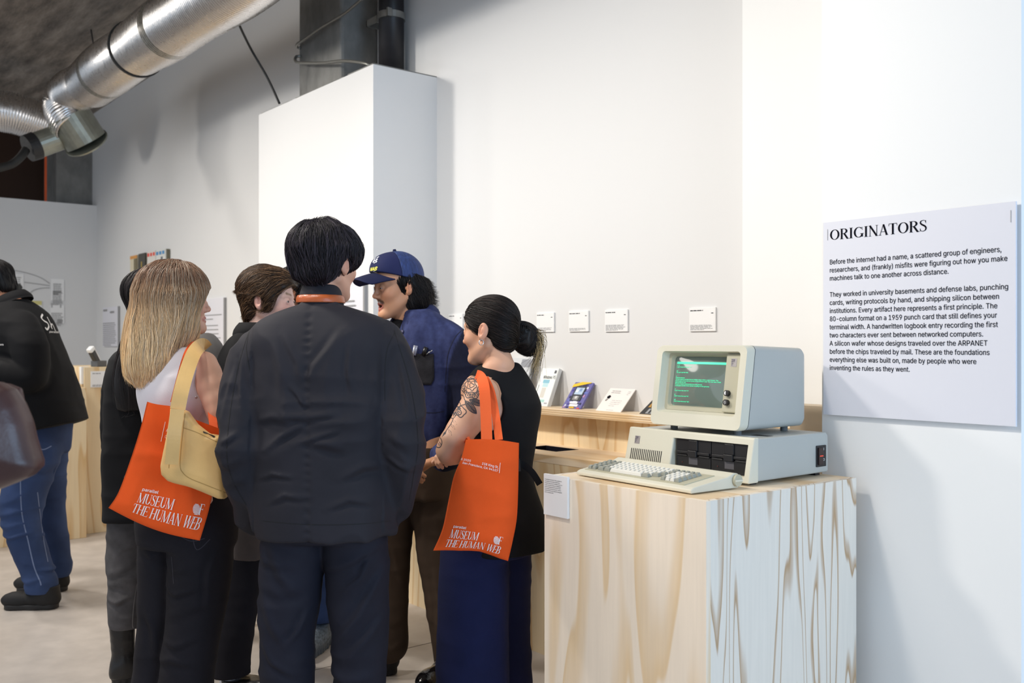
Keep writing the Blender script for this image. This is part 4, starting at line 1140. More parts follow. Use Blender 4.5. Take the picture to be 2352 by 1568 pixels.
def head_shape(mouth=0.0, jaw=1.0, nose=1.0, lid=.0037):
    m = mouth
    skull = U(ell((0, .016, .032), (.077, .098, .085)), ell((0, -.03, .03), (.066, .060, .066)), k=.02)
    face = U(ell((0, -.032, -.045 - m * .3), (.058 * jaw, .057, .076 + m * .3)), cap((.050 * jaw, .012, -.05), (.020 * jaw, -.066, -.098 - m * .7), .022, .018), cap((-.050 * jaw, .012, -.05), (-.020 * jaw, -.066, -.098 - m * .7), .022, .018), ell((0, -.076, -.101 - m * .8), (.024, .018, .016)),
             ell((.038, -.058, -.028), (.028, .028, .026)), ell((-.038, -.058, -.028), (.028, .028, .026)), k=.022)
    brow = U(cap((.044, -.071, .020), (.010, -.086, .015), .009, .010), cap((-.044, -.071, .020), (-.010, -.086, .015), .009, .010), k=.01)
    ns = U(cap((0, -.087, .006), (0, -.087 - .016 * nose, -.030), .0072, .0088), ell((0, -.089 - .016 * nose, -.034), (.0115, .0105, .0092)), ell((.0125, -.093, -.038), (.008, .011, .0075)), ell((-.0125, -.093, -.038), (.008, .011, .0075)), k=.007)
    lips = U(cap((0, -.0895, -.0645), (.021, -.0825, -.0685), 0.0056, .004), cap((0, -.0895, -.0645), (-.021, -.0825, -.0685), 0.0056, .004), cap((0, -.0885, -.0765 - m), (.019, -.0815, -.0715 - m * .6), 0.0060, .0042), cap((0, -.0885, -.0765 - m), (-.019, -.0815, -.0715 - m * .6), 0.0060, .0042), k=.003)
    lids = U(ell((.0315, -.0785, -.003), (.0150,) * 3), ell((-.0315, -.0785, -.003), (.0150,) * 3), k=.001)
    sock = U(ell((.032, -.099, -.003), (.020, .019, .012)), ell((-.032, -.099, -.003), (.020, .019, .012)), k=.001)
    slit = U(ell((.0315, -.0945, -.004), (.0128, .016, lid)), ell((-.0315, -.0945, -.004), (.0128, .016, lid)), k=.001)
    cav = ell((0, -.087, -.0705 - m * .45), (.0175, .024, .0012 + m * .42))
    Er = np.array(Matrix.Rotation(math.radians(-18), 3, 'X'))
    Ers = [np.array(Matrix.Rotation(math.radians(24 * q), 3, 'Z') @ Matrix.Rotation(math.radians(-15), 3, 'X')) for q in (1, -1)]

    def ears(P):
        d = 9.0
        for q, E in zip((1, -1), Ers):
            o = smin(ell((q * .083, .020, -.006), (.0085, .0185, .0310), E)(P), ell((q * .0795, .010, -.031), (.007, .010, .0115))(P), .008)
            o = smax(o, -ell((q * .0925, .0145, -.003), (.0085, .0115, .0215), E)(P), .003)
            o = smin(o, ell((q * .0845, .019, -.004), (.006, .0055, .014), E)(P), .004)
            o = smin(o, ell((q * .076, .004, -.012), (.008, .006, .008))(P), .005)
            d = np.minimum(d, o)
        return d

    def f(P):
        d = smin(skull(P), face(P), .028); d = smin(d, brow(P), .014); d = smax(d, -sock(P), .012)
        d = smin(d, ns(P), .009); d = smin(d, lips(P), .006); d = smin(d, lids(P), .004); d = smax(d, -slit(P), .001)
        if m > .002: d = smax(d, -cav(P), .003)
        else: d = smax(d, -ell((0, -.096, -.0703), (.021, .010, .0009))(P), .002)
        return smin(d, ears(P), .006)
    f.lips = lips
    return f


def skin_colors(H, V, hs, base, lip=None, brow=None, mous=None, flush=.06):
    Q = H.loc(V); b = np.array(lin(base)); C_ = np.tile(b, (len(V), 1))
    n = vnoise(V * 60)[:, None]; C_ *= 1 + .06 * (n - .5)
    red = np.exp(-((np.abs(Q[:, 0]) - .042) ** 2 + (Q[:, 1] + .07) ** 2 + (Q[:, 2] + .03) ** 2) / .0006) + .8 * np.exp(-((np.abs(Q[:, 0]) - .085) ** 2 / .0003 + (Q[:, 1] - .018) ** 2 / .0006 + Q[:, 2] ** 2 / .002)) + .6 * np.exp(-(Q[:, 0] ** 2 + (Q[:, 1] + .11) ** 2 + (Q[:, 2] + .034) ** 2) / .0003)
    C_ *= 1 - np.clip(red, 0, 1)[:, None] * np.array([0.0, flush * 2.4, flush * 2.2])
    def mix(mask, col, a): 
        w = (np.clip(mask, 0, 1) * a)[:, None]; return C_ * (1 - w) + np.array(lin(col)) * w
    if lip: C_ = mix((.0035 - hs.lips(Q)) / .002, lip, .75)
    if brow:
        for q in (1, -1):
            bd = U(cap((q * .050, -.062, .0215), (q * .036, -.080, .0275), .0025, .004), cap((q * .036, -.080, .0275), (q * .014, -.090, .0225), .004, .0042), k=.003)(Q)
            C_ = mix((.004 - bd) / .003, brow, .85)
    if mous:
        md = np.minimum(cap((.004, -.096, -.053), (.026, -.084, -.062), .003, .002)(Q), cap((-.004, -.096, -.053), (-.026, -.084, -.062), .003, .002)(Q))
        C_ = mix((.0085 - md) / .005 * (.5 + vnoise(Q * 900)), mous, .85)
        md = np.abs(ell((0, -.085, -.118), (.012, .012, .008))(Q)); C_ = mix((.004 - md) / .006, mous, .3)
    if hs.m > .002: C_ = mix((ell((0, -.076, -.0705 - hs.m * .45), (.016, .018, .001 + hs.m * .40))(Q) < .0012) * 1.0 * (Q[:, 1] > -.0890), '4a1d1a', .9)
    return C_


M['skin'] = mat('skin', 'e0b49c', .48, attr=True, spec=.35)
_b = M['skin'].node_tree.nodes['Principled BSDF']; _b.inputs['Subsurface Weight'].default_value = .08; _b.inputs['Subsurface Radius'].default_value = (.01, .004, .002)
M['eye'] = mat('eye', 'e8e4e0', .3, attr=True)


def cloth(name, col, rough=.85, weave=900, strength=.12, var=(7, .12), sheen=.0, stretch=(1, 1, 1)):
    return mat(name, col, rough, var=var, bump=(weave, strength), sheen=sheen, spec=.25, stretch=stretch)


GARMENTS = {'jacket', 'shirt', 'trousers', 'jeans', 'overshirt_tail', 'undershirt'}


class Person:
    def __init__(s, label, base, name='person'):
        s.base = np.array([base[0], base[1], 0.0]); s.wb = toW(s.base)[0]
        s.o = empty(name, tuple(s.wb), label, 'person'); s.cloth = []

    def put(s, name, V, F, m, parent=None, smooth=True, colors=None):
        return raw_mesh(name, toW(V) - s.wb, F if isinstance(F, np.ndarray) else F, m, parent or s.o, smooth, colors)

    def sdf(s, name, f, lo, hi, h, m, parent=None, colors=None, proj=2):
        V, F = nets(f, lo, hi, h, proj)
        if name in GARMENTS: s.cloth.append(f)
        o = s.put(name, V, F, m, parent, True, colors(V) if colors else None)
        s.bvh = BVHTree.FromPolygons([Vector(v) for v in V], [tuple(int(i) for i in q) for q in F]); return o


def bb(x0, y0, d0, x1, y1, d1):
    A = np.array([P3(a, b, d) for a in (x0, x1) for b in (y0, y1) for d in (d0, d1)]); return A.min(0), A.max(0)


def bounds(*pts, pad=.12):
    A = np.array([p for p in pts]); return A.min(0) - pad, A.max(0) + pad


def hand(wr, direction, palm_n, k=1.0, curl=.6, thumb=1):
    """palm and five bent fingers; thumb=+1/-1 picks the side"""
    d = np.array(direction, float); d /= np.linalg.norm(d); n = np.array(palm_n, float); n -= d * (n @ d); n /= np.linalg.norm(n); s_ = np.cross(d, n) * thumb
    wr = np.array(wr, float); parts = []
    c = wr + d * .052 * k; Mx = np.stack([s_, d, n], 1)
    parts.append(ell(c, (.040 * k, .052 * k, .017 * k), Mx))
    for i, (off, ln) in enumerate(((.030, .072), (.010, .080), (-.011, .074), (-.030, .058))):
        p = wr + d * .090 * k + s_ * off * k; a = 0; pts = [(wr + d * .05 * k + s_ * off * .8 * k, .0105 * k), (p, .0098 * k)]
        for j, q in enumerate((.42, .32, .26)):
            a += curl * (.9, 1.2, .9)[j]; p = p + (d * math.cos(a) + n * math.sin(a)) * ln * q * k; pts.append((p, (.0092, .0085, .0075)[j] * k))
        parts.append(chain(pts, .004))
    p0 = wr + d * .022 * k + s_ * .024 * k; p1 = p0 + (d * .6 + s_ * .7 + n * .25) * .042 * k; p2 = p1 + (d * .85 + s_ * .25 + n * .35) * .034 * k; p3 = p2 + (d * .9 + n * .35) * .026 * k
    parts.append(chain([(p0, .014 * k), (p1, .0115 * k), (p2, .0105 * k), (p3, .009 * k)], .006))
    return U(*parts, k=.007)


def body(p, H, hs, torso, neck, arms, legs, colors, h=.0065, hh=.0032, hands=(), cover=True, nkr=1.0):
    """one continuous skin: head and neck on a fine grid, the rest on a coarser grid of the same field"""
    nk = chain([(H.out((0, .022, -.06)), nkr * .052 * H.k), (H.out((0, .030, -.125)), nkr * .054 * H.k), (neck, .060 * nkr)], .02)
    limbs = [curve_chain(a, 3) for a in arms] + [curve_chain(l, 3) for l in legs] + list(hands)
    hd = H.sdf(hs)
    core = lambda P: smin(torso(P), nk(P), .05)
    lb = [np.array([q[0] for q in a]) for a in list(arms) + list(legs)]
    def f(P):
        d = core(P)
        for g in limbs: d = smin(d, g(P), .022)
        d = smin(d, hd(P), .012)
        if p.cloth and cover:                                   # skin stays under the clothes, hands and neck excepted
            c = np.linalg.norm(P - np.array(neck), axis=1) - .085
            for a in arms: w = np.array(a[-1][0]); w0 = np.array(a[-2][0]); q = w + (w - w0) / max(np.linalg.norm(w - w0), 1e-6) * .07; c = np.minimum(c, np.linalg.norm(P - q, axis=1) - .115)
            for g in p.cloth: c = np.minimum(c, g(P) + .006)
            d = smax(d, c, .004)
        return d
    zc = neck[2] + .005
    A = np.concatenate(lb + [np.array([neck])]); lo, hi = A.min(0) - .13, A.max(0) + .13; lo[2] = .01 if lo[2] < .2 else lo[2]; hi[2] = zc + h
    V1, F1 = nets(f, lo, hi, h)
    fh = lambda P: smin(core(P), hd(P), .012)
    c = H.pos; V2, F2 = nets(fh, (c[0] - .15, c[1] - .15, zc - .004), (c[0] + .15, c[1] + .15, c[2] + .15), hh)
    V = np.concatenate([V1, V2]); F = np.concatenate([F1, F2 + len(V1)])
    o = p.put('body', V, F, M['skin'], None, True, colors(V)); p.body_bvh = BVHTree.FromPolygons([Vector(v) for v in V], [tuple(int(i) for i in q) for q in F]); return o


def eyes(p, H, iris='3a2a20', look=(0, -1, 0)):
    n, m_ = 14, 20
    for q in (1, -1):
        th = np.linspace(0, math.pi, n); ph = np.linspace(0, 2 * math.pi, m_, endpoint=False)
        D = np.array([(math.sin(a) * math.cos(b), -math.cos(a), math.sin(a) * math.sin(b)) for a in th for b in ph])
        L = np.array(look, float); L /= np.linalg.norm(L)
        d0 = D @ L; C_ = np.where((d0 > .90)[:, None], lin(iris), lin('cfc7c2')); C_ = np.where((d0 > .975)[:, None], lin('0a0808'), C_)
        F = np.array([(i * m_ + j, i * m_ + (j + 1) % m_, (i + 1) * m_ + (j + 1) % m_, (i + 1) * m_ + j) for i in range(n - 1) for j in range(m_)])
        p.put('eye', H.out(D * .0136 + np.array((q * .0315, -.0785, -.003))), F, M['eye'], None, True, C_)


def strands(name, p, hull, center, whorl, n, length, m, colorf, down=.4, seg=14, rad=.0011, sel=None, seed=1, lift=(-.002, .005), wob=.25, wobs=14, tipfree=.15, updir=None, drift=None, parent=None, sides=3, flick=None, zstop=None, maxd=.055):
    """hair as thin tapering tubes combed over a hull"""
    rg = np.random.default_rng(seed); c = np.array(center, float); wl = np.array(whorl, float)
    D = rg.normal(size=(n * 3, 3)); D[:, 2] = np.where(D[:, 2] < -.9, -D[:, 2], D[:, 2]); D /= np.linalg.norm(D, axis=1)[:, None]
    lo = np.zeros(len(D)); hi = np.full(len(D), .32)
    for _ in range(14):
        mid = (lo + hi) / 2; ins = hull(c + D * mid[:, None]) < 0; lo = np.where(ins, mid, lo); hi = np.where(ins, hi, mid)
    P = c + D * lo[:, None]
    if sel is not None: P = P[sel(P)]
    P = P[:n]; n = len(P)
    if n == 0: return None
    Ln = rg.uniform(length[0], length[1], n); hgt = rg.uniform(lift[0], lift[1], n); st = Ln / (seg - 1)
    ph = rg.uniform(0, 50, (n, 1)); pts = np.zeros((n, seg, 3)); prev = None
    zst = None if zstop is None else zstop + rg.uniform(0, .05, n)
    for k in range(seg):
        d0, g = grad(hull, P); gn = g / np.maximum(np.linalg.norm(g, axis=1), 1e-6)[:, None]
        fr = k / (seg - 1); wgt = np.clip((1 - fr) / max(tipfree, 1e-3), 0, 1)
        P = P - (np.clip(d0 - hgt, -.01, .01) * wgt)[:, None] * gn
        pts[:, k] = P
        v = P - wl; v -= gn * (v * gn).sum(1)[:, None]; v /= np.maximum(np.linalg.norm(v, axis=1), 1e-6)[:, None]
        dn = np.array([0, 0, -1.0]) + 0 * P
        if drift is not None: dn = dn + drift(P)
        v = v * (1 - down) + dn * (down + .55 * fr)
        nz = np.stack([vnoise(P * wobs + 7.7 * a + ph * .06) for a in (1, 2, 3)], 1) - .5
        v = v + nz * 2 * wob
        if flick is not None: v = v + flick(P, fr)
        v -= gn * ((v * gn).sum(1) * wgt)[:, None]
        v /= np.maximum(np.linalg.norm(v, axis=1), 1e-6)[:, None]
        if prev is not None: v = .55 * v + .45 * prev; v /= np.linalg.norm(v, axis=1)[:, None]
        prev = v; P = P + v * (st if zstop is None else st * (P[:, 2] > zst))[:, None]
    far = np.max([hull(pts[:, k]) for k in range(2, seg, 3)], 0); pts = pts[far < maxd]; n = len(pts)
    T = np.gradient(pts, axis=1); T /= np.maximum(np.linalg.norm(T, axis=2), 1e-9)[..., None]
    rf = rg.normal(size=(n, 1, 3)); A = np.cross(T, np.broadcast_to(rf, T.shape)); A /= np.maximum(np.linalg.norm(A, axis=2), 1e-9)[..., None]; B = np.cross(T, A)
    fr = np.linspace(0, 1, seg); R_ = (rad * rg.uniform(.6, 1.4, (n, 1))) * np.clip(1.15 - fr ** 2.5, .15, 1)[None]
    ang = np.arange(sides) * 2 * math.pi / sides
    V = pts[:, :, None, :] + R_[:, :, None, None] * (A[:, :, None, :] * np.cos(ang)[None, None, :, None] + B[:, :, None, :] * np.sin(ang)[None, None, :, None])
    idx = np.arange(n * seg * sides).reshape(n, seg, sides)
    q = np.stack([idx[:, :-1], np.roll(idx, -1, 2)[:, :-1], np.roll(idx, -1, 2)[:, 1:], idx[:, 1:]], -1).reshape(-1, 4)
    rnd = np.broadcast_to(rg.uniform(0, 1, (n, 1, 1)), (n, seg, sides)); frb = np.broadcast_to(fr[None, :, None], (n, seg, sides))
    V = V.reshape(-1, 3)
    return p.put(name, V, q, m, parent, True, colorf(V, frb.ravel(), rnd.ravel()))


def hairmat(name, rough=.48): return mat(name, '201a18', rough, attr=True, spec=.32)


def dark_hair(a='0f0d0f', b='2c2628'):
    ca, cb = np.array(lin(a)), np.array(lin(b))
    return lambda V, fr, r: ca + (cb - ca) * (r ** 2)[:, None]


def shoe(p, x, y, heading, L=.285, W=.098, upper=None, sole=None, h=.006, boot=0.0, sole_h=.028, label=None, tread=False, ankle=.10):
    """heel at x, y; heading as for heads (0 away, 90 to the right)"""
    a = math.radians(heading); u = np.array([math.sin(a), math.cos(a)]); v = np.array([math.cos(a), -math.sin(a)])
    def lc(P): q = P[:, :2] - np.array([x, y]); return np.stack([q @ u, q @ v, P[:, 2]], 1)
    up = U(ell((L * .70, 0, .046), (L * .29, W * .49, .044)), ell((L * .24, 0, .055), (L * .25, W * .43, .055)), cap((L * .42, 0, .055), (L * .22, 0, .085), W * .40, W * .40), cap((L * .20, 0, .06), (L * .17, 0, max(ankle, boot)), W * .41, W * (.44 if not boot else .50)), k=.03)
    fu = lambda P: (lambda Q: smax(smax(up(Q), sole_h * .7 - Q[:, 2], .004), Q[:, 2] - max(ankle, boot), .004) - .0015 * ridges(Q, (30, 30, 30)))(lc(P))
    def fs(P):
        Q = lc(P); Q2 = Q.copy(); Q2[:, 2] = 0
        d = U(cap((L * .17, 0, 0), (L * .40, 0, 0), W * .42, W * .40), cap((L * .40, 0, 0), (L * .76, 0, 0), W * .40, W * .50), k=.03)(Q2)
        if tread: d = d + .004 * (np.sin(Q[:, 0] * 240) > .3) * (Q[:, 2] < sole_h * .6)
        return smax(d, np.abs(Q[:, 2] - sole_h * .5 - .001) - sole_h * .5, .006)
    c = np.array([x + u[0] * L * .5, y + u[1] * L * .5, 0])
    lo = c - np.array([L * .62, L * .62, 0]); hi = c + np.array([L * .62, L * .62, max(ankle, boot) + .03])
    o = p.sdf('boot' if boot else 'shoe', fu, lo, hi, h, upper)
    lo[2] = -.012; hi[2] = sole_h + .02
    p.sdf('sole', fs, lo, hi, h, sole, o); return o


def ray(bvh, px, py):
    d = Vector(P3(px, py, 1.0)) - EYE; r = bvh.ray_cast(EYE, d.normalized()); return r


def stitched(p, name, bvh, lines_px, w, m, off=.0012, parent=None, step=3.0):
    """ribbons that lie on a garment or on skin, given where each line runs"""
    V = []; F = []
    for L in lines_px:
        ww = w
        if isinstance(L, tuple) and isinstance(L[0], (int, float)) and isinstance(L[1], list): ww, L = L
        pts = bez([(a, b, 0) for a, b in L], 6) if len(L) > 2 else [Vector((*L[0], 0)).lerp(Vector((*L[1], 0)), t) for t in np.linspace(0, 1, max(2, int(math.dist(L[0], L[1]) / step)))]
        prev = None; hits = []
        for q in pts:
            h = ray(bvh, q.x, q.y)
            if h[0] is None or (hits and (h[0] - hits[-1][0]).length > .06): 
                if len(hits) > 1: _ribbon(V, F, hits, ww, off)
                hits = []
                if h[0] is None: continue
            hits.append((h[0], h[1]))
        if len(hits) > 1: _ribbon(V, F, hits, ww, off)
    if F: return p.put(name, np.array(V), F, m, parent, False)


def _ribbon(V, F, hits, w, off):
    b = len(V); n = len(hits)
    for i, (c, nn) in enumerate(hits):
        if nn.dot(EYE - c) < 0: nn = -nn
        t = (hits[min(i + 1, n - 1)][0] - hits[max(i - 1, 0)][0]); t.normalize(); s_ = t.cross(nn).normalized() * (w / 2)
        V.append(tuple(c + nn * off + s_)); V.append(tuple(c + nn * off - s_))
    F += [(b + 2 * i, b + 2 * i + 1, b + 2 * i + 3, b + 2 * i + 2) for i in range(n - 1)]


def decal(p, name, bvh, geos, m, off=.0012, parent=None):
    """flat shapes given in photo coordinates laid onto a surface"""
    V = []; F = []
    for pts, fs in geos:
        hs_ = [ray(bvh, a, b) for a, b in pts]
        if any(h[0] is None for h in hs_): continue
        b = len(V); V += [tuple(h[0] + (h[1] if h[1].dot(EYE - h[0]) > 0 else -h[1]) * off) for h in hs_]; F += [tuple(i + b for i in f) for f in fs]
    if F: return p.put(name, np.array(V), F, m, parent, False)


def place_text(V, F, ox, oy, k, ang=0.0, shear=0.0):
    """writing in photo coordinates: baseline start, size factor (y down)"""
    c, s_ = math.cos(ang), math.sin(ang); out = []
    for x, y in V:
        x, y = (x + shear * y) * k, y * k; out.append((ox + x * c + y * s_, oy + x * s_ - y * c))
    return out, F
# ---------------------------------------------------------------- cloths
M['navy_black'] = cloth('black twill jacket', '26252c', .72)
M['navy_trouser'] = cloth('dark navy trousers', '1b1c28', .75)
M['black_cotton'] = cloth('black cotton', '111114', .85)
M['black_jean'] = cloth('black denim', '1a181e', .85, 500, .2)
M['grey_jean'] = cloth('washed grey denim', '504e50', .9, 400, .3, (14, .3))
M['blue_jean'] = cloth('blue denim', '35466c', .85, 500, .2, (5, .28))
M['indigo'] = cloth('indigo denim', '2b3258', .85, 500, .25, (6, .22))
M['indigo_dark'] = cloth('raw indigo denim', '191d38', .85, 500, .2)
M['deep_navy'] = cloth('deep navy denim', '151b40', .85, 500, .2, (5, .2))
M['brown_trouser'] = cloth('brown cotton trousers', '43352a', .85)
M['white_cotton'] = cloth('white cotton', 'e6e3ea', .8, 300, .1, (5, .04))
M['grey_cotton'] = cloth('grey cotton', '6f6d6c', .85)
M['taupe'] = cloth('taupe cotton', '5c5350', .85)
M['black_shoe'] = mat('black canvas shoe', '141315', .7, bump=(300, .15)); M['black_sole'] = mat('black rubber sole', '1b1a1c', .6)
M['black_leather'] = mat('black leather', '121113', .35, bump=(90, .2)); M['white_shoe'] = mat('white shoe', 'dcdad8', .5); M['grey_shoe'] = mat('grey knit shoe', '6b7680', .7, var=(90, .5)); M['grey_sole'] = mat('grey blue sole', '59636e', .6)
M['seam'] = mat('black seam thread', '0b0b0e', .8); M['pale_thread'] = mat('pale denim thread', '6f7ea0', .8); M['print_white'] = mat('white print', 'f3efec', .6)
M['tan_leather'] = mat('tan brown leather', 'b4592c', .32, bump=(240, .15), var=(16, .12)); M['chrome'] = mat('chrome', 'c9c9c9', .18, 1.0)
M['hair_black'] = hairmat('black hair'); M['hair_brown'] = hairmat('brown hair'); M['hair_blonde'] = hairmat('blonde hair', .42)


def wrinkled(f, amp=.005, scale=(8, 8, 4), seed=0.0, amp2=0, scale2=(5, 5, 16), band=None):
    def g(P):
        d = f(P) - amp * (ridges(P, scale, seed) - .35)
        if amp2:
            w = amp2 * (ridges(P, scale2, seed + 3) - .35)
            if band: w = w * np.exp(-((P[:, 2] - band[0]) / band[1]) ** 2)
            d = d - w
        return d
    return g


def creases(P, lines, d, amp, w, rnd=3):
    """raised folds with a hollow beside each, along lines seen from the camera side"""
    r = random.Random(rnd); out = np.zeros(len(P)); q = P[:, [0, 2]]
    for L in lines:
        a_ = amp * r.uniform(.6, 1.3); ww = w * r.uniform(.7, 1.4); best = np.full(len(P), 9.0); sg = np.zeros(len(P)); tt = np.zeros(len(P)); n = len(L) - 1
        for i in range(n):
            a, b = P3(*L[i], d)[[0, 2]], P3(*L[i + 1], d)[[0, 2]]; e = b - a; t = np.clip((q - a) @ e / (e @ e), 0, 1); v = q - a - t[:, None] * e; dd = np.linalg.norm(v, axis=1)
            m = dd < best; best = np.where(m, dd, best); sg = np.where(m, np.sign(v[:, 0] * e[1] - v[:, 1] * e[0]) * dd, sg); tt = np.where(m, (i + t) / n, tt)
        f = np.sin(np.pi * np.clip(tt, .02, .98)) ** .6
        out += a_ * f * (np.exp(-(sg / ww) ** 2) - .8 * np.exp(-((sg - 1.5 * ww) / ww) ** 2))
    return out * (P[:, 1] < d + .02)


def trousers(p, pelvis, legs, m, h=.0075, amp=.004, seed=1.0, hem=.04, name='trousers', k=.03, scale=(7, 7, 5), folds=None, fd=3.0, famp=.007):
    ch = [curve_chain(l, 4, .01) for l in legs]
    base = U(pelvis, *ch, k=k)
    f0 = wrinkled(base, amp, scale, seed, amp * .8, (4, 4, 14))
    f = lambda P: smax(f0(P) - (creases(P, folds, fd, famp, .013) if folds else 0), hem - P[:, 2], .004)
    A = np.array([q[0] for l in legs for q in l]); lo, hi = A.min(0) - .16, A.max(0) + .16; lo[2] = hem - .02; hi[2] = A[:, 2].max() + .16
    return p.sdf(name, f, lo, hi, h, m)


def std_torso(c, zhip, zsh, wid, heading=0, lean=(0, 0), dep=.11):
    """skin torso under the clothes"""
    x, y = c; n = lambda t: (x + lean[0] * t, y + lean[1] * t)
    return loft([(zhip - .10, x, y, .155, dep), (zhip, x, y, .165, dep), (zhip + .18 * (zsh - zhip) / .5, *n(.36), .135, dep * .85), (zhip + .38 * (zsh - zhip) / .5, *n(.8), .160, dep), (zsh, *n(1), wid * .80, dep * .75), (zsh + .035, *n(1), wid * .45, dep * .55)], math.radians(heading), 2.2, .03)


# ================================================================ man in the black jacket, back to the camera
D = 3.0
p = Person('person with black hair in a plain black jacket seen from behind, centre of group', G(742, D, 0)); central = p
H = Head(P3(750, 604, 3.03), 27, -2, 0, 1.0); hs = head_shape(); hs.m = 0
arms = [[(P3(618, 800, D), .050), (P3(560, 1000, 2.95), .043), (P3(585, 1172, 3.08), .030), (P3(592, 1195, 3.12), .028)], [(P3(864, 798, D), .050), (P3(920, 1000, 2.95), .043), (P3(908, 1160, 3.08), .030), (P3(902, 1180, 3.11), .028)]]
legs = [[(G(682, D, .84), .085), (G(664, D - .01, .47), .055), (G(656, D + .02, .09), .038), (G(652, D + .10, .035), .032)], [(G(818, D, .84), .085), (G(822, D - .01, .47), .055), (G(832, D + .02, .09), .038), (G(838, D + .10, .035), .032)]]
trunk = loft([sec(700, 690, 786, D, .062), sec(713, 650, 826, D, .085), sec(735, 604, 882, D, .105), sec(768, 578, 906, D, .125), sec(830, 582, 903, D, .145), sec(920, 586, 902, D, .152), sec(1010, 590, 900, D, .150), sec(1110, 588, 903, D, .155), sec(1190, 592, 906, D, .160), sec(1222, 600, 905, D, .158)], 0, 2.5, .012)
sl1 = curve_chain([(P3(622, 803, D), .072), (P3(588, 830, D), .071), (P3(570, 890, 2.985), .066), (P3(556, 1010, 2.945), .061), (P3(560, 1100, 2.98), .056), (P3(575, 1160, 3.03), .047), (P3(586, 1188, 3.08), .045)], 4)
sl2 = curve_chain([(P3(862, 801, D), .072), (P3(892, 828, D), .071), (P3(911, 890, 2.985), .066), (P3(923, 1005, 2.945), .061), (P3(924, 1080, 2.97), .055), (P3(915, 1140, 3.02), .046), (P3(908, 1166, 3.07), .044)], 4)
cx_ = P3(725, 0, D)[0]
jk = U(trunk, sl1, sl2, k=.022)
CR = [[(672, 765), (690, 800), (708, 832), (716, 870)], [(800, 760), (775, 800), (745, 838), (732, 872)], [(690, 880), (712, 905), (725, 925)], [(655, 800), (668, 850), (672, 910)], [(822, 790), (818, 850), (828, 905)], [(684, 946), (740, 948), (795, 941)], [(634, 1022), (672, 992), (718, 967)], [(700, 1010), (745, 994), (800, 978)], [(735, 1000), (775, 1010), (815, 1020)], [(612, 960), (650, 950), (690, 955)], [(610, 1090), (650, 1075), (700, 1080)], [(800, 1085), (850, 1060), (885, 1060)],
      [(572, 815), (570, 870), (574, 920)], [(528, 1010), (550, 1000), (572, 985)], [(522, 1060), (550, 1058), (578, 1040)], [(535, 1110), (560, 1095), (582, 1090)], [(880, 800), (878, 870), (884, 940)], [(905, 990), (930, 1005), (955, 1025)], [(900, 1040), (925, 1060), (950, 1070)], [(560, 830), (540, 900), (530, 960)], [(925, 820), (940, 890), (950, 950)], [(640, 1140), (680, 1120), (730, 1125)], [(770, 1150), (820, 1130), (870, 1140)]]


def jacket(P):
    d = jk(P); z = P[:, 2]
    d = d - 0.014 * (ridges(P, (8, 8, 3.2), 2.0) - .35) - .013 * (ridges(P, (3.5, 5, 15), 5.0) - .3) * np.exp(-((z - 1.16) / .13) ** 2) - .009 * (ridges(P, (14, 14, 9), 8.0) - .4) * (np.abs(P[:, 0] - P3(742, 0, D)[0]) > .2)
    s = np.exp(-((P[:, 0] - cx_ - .012 * (1.54 - z)) / .010) ** 2) * (P[:, 1] < D)
    d = d - creases(P, CR, D, .0060, .010)
    return d + s * (.0022 + .0018 * np.sin(z * 2 * math.pi / .028 + 1.5 * np.sin(z * 31)))
p.sdf('jacket', jacket, *bb(480, 1240, 2.80, 1010, 640, 3.30), .0062, M['navy_black']); jb = p.bvh
stitched(p, 'jacket_seam', jb, [[(575, 752), (562, 790), (548, 840), (536, 900), (527, 960), (521, 1020), (524, 1070), (540, 1115), (566, 1160)], [(905, 757), (918, 800), (934, 850), (948, 910), (957, 970), (960, 1030), (950, 1090), (940, 1150)], [(604, 1196), (680, 1203), (760, 1205), (840, 1202), (896, 1196)],
                                [(573, 760), (566, 800), (574, 850)], [(906, 765), (890, 800), (884, 850), (884, 920)]], .0022, M['seam'], .0006)
cl = lambda P: loft([(zpx(702, D), *P3(738, 0, D + .005)[:2], .071, .071), (zpx(672, D), *P3(737, 0, D + .008)[:2], .064, .066), (zpx(654, D), *P3(738, 0, D + .014)[:2], .056, .062)], 0, 2.1, .004)(P)
p.sdf('collar', lambda P: np.maximum(cl(P), -(cl(P) + .006)) if False else cl(P), *bb(670, 715, 2.88, 805, 640, 3.12), .005, M['navy_black'])
trousers(p, loft([(.80, *G(742, D, 0)[:2], .180, .125), (.90, *G(745, D, 0)[:2], .195, .135), (1.0, *G(745, D, 0)[:2], .17, .12)], 0, 2.4, .02),
         [[(G(682, D, .86), .100), (G(667, D - .005, .66), .093), (G(660, D - .01, .48), .083), (G(660, D, .30), .082), (G(656, D + .01, .05), .088)], [(G(812, D, .86), .100), (G(821, D - .005, .66), .093), (G(824, D - .01, .48), .083), (G(824, D, .30), .081), (G(832, D + .01, .05), .088)]],
         M['navy_trouser'], amp=.007, seed=4.0, hem=.03, k=.012, scale=(5, 5, 3), fd=D, folds=[[(601, 1240), (624, 1276), (701, 1282)], [(604, 1305), (636, 1405), (671, 1464)], [(720, 1385), (700, 1430), (671, 1464)], [(612, 1330), (660, 1345), (715, 1330)], [(748, 1293), (789, 1287), (895, 1234)], [(895, 1287), (836, 1393), (766, 1476)], [(890, 1400), (850, 1450), (800, 1500)], [(610, 1450), (640, 1500), (690, 1530)], [(760, 1520), (800, 1545), (860, 1530)], [(640, 1240), (660, 1300), (690, 1340)], [(860, 1260), (840, 1310), (800, 1340)]])
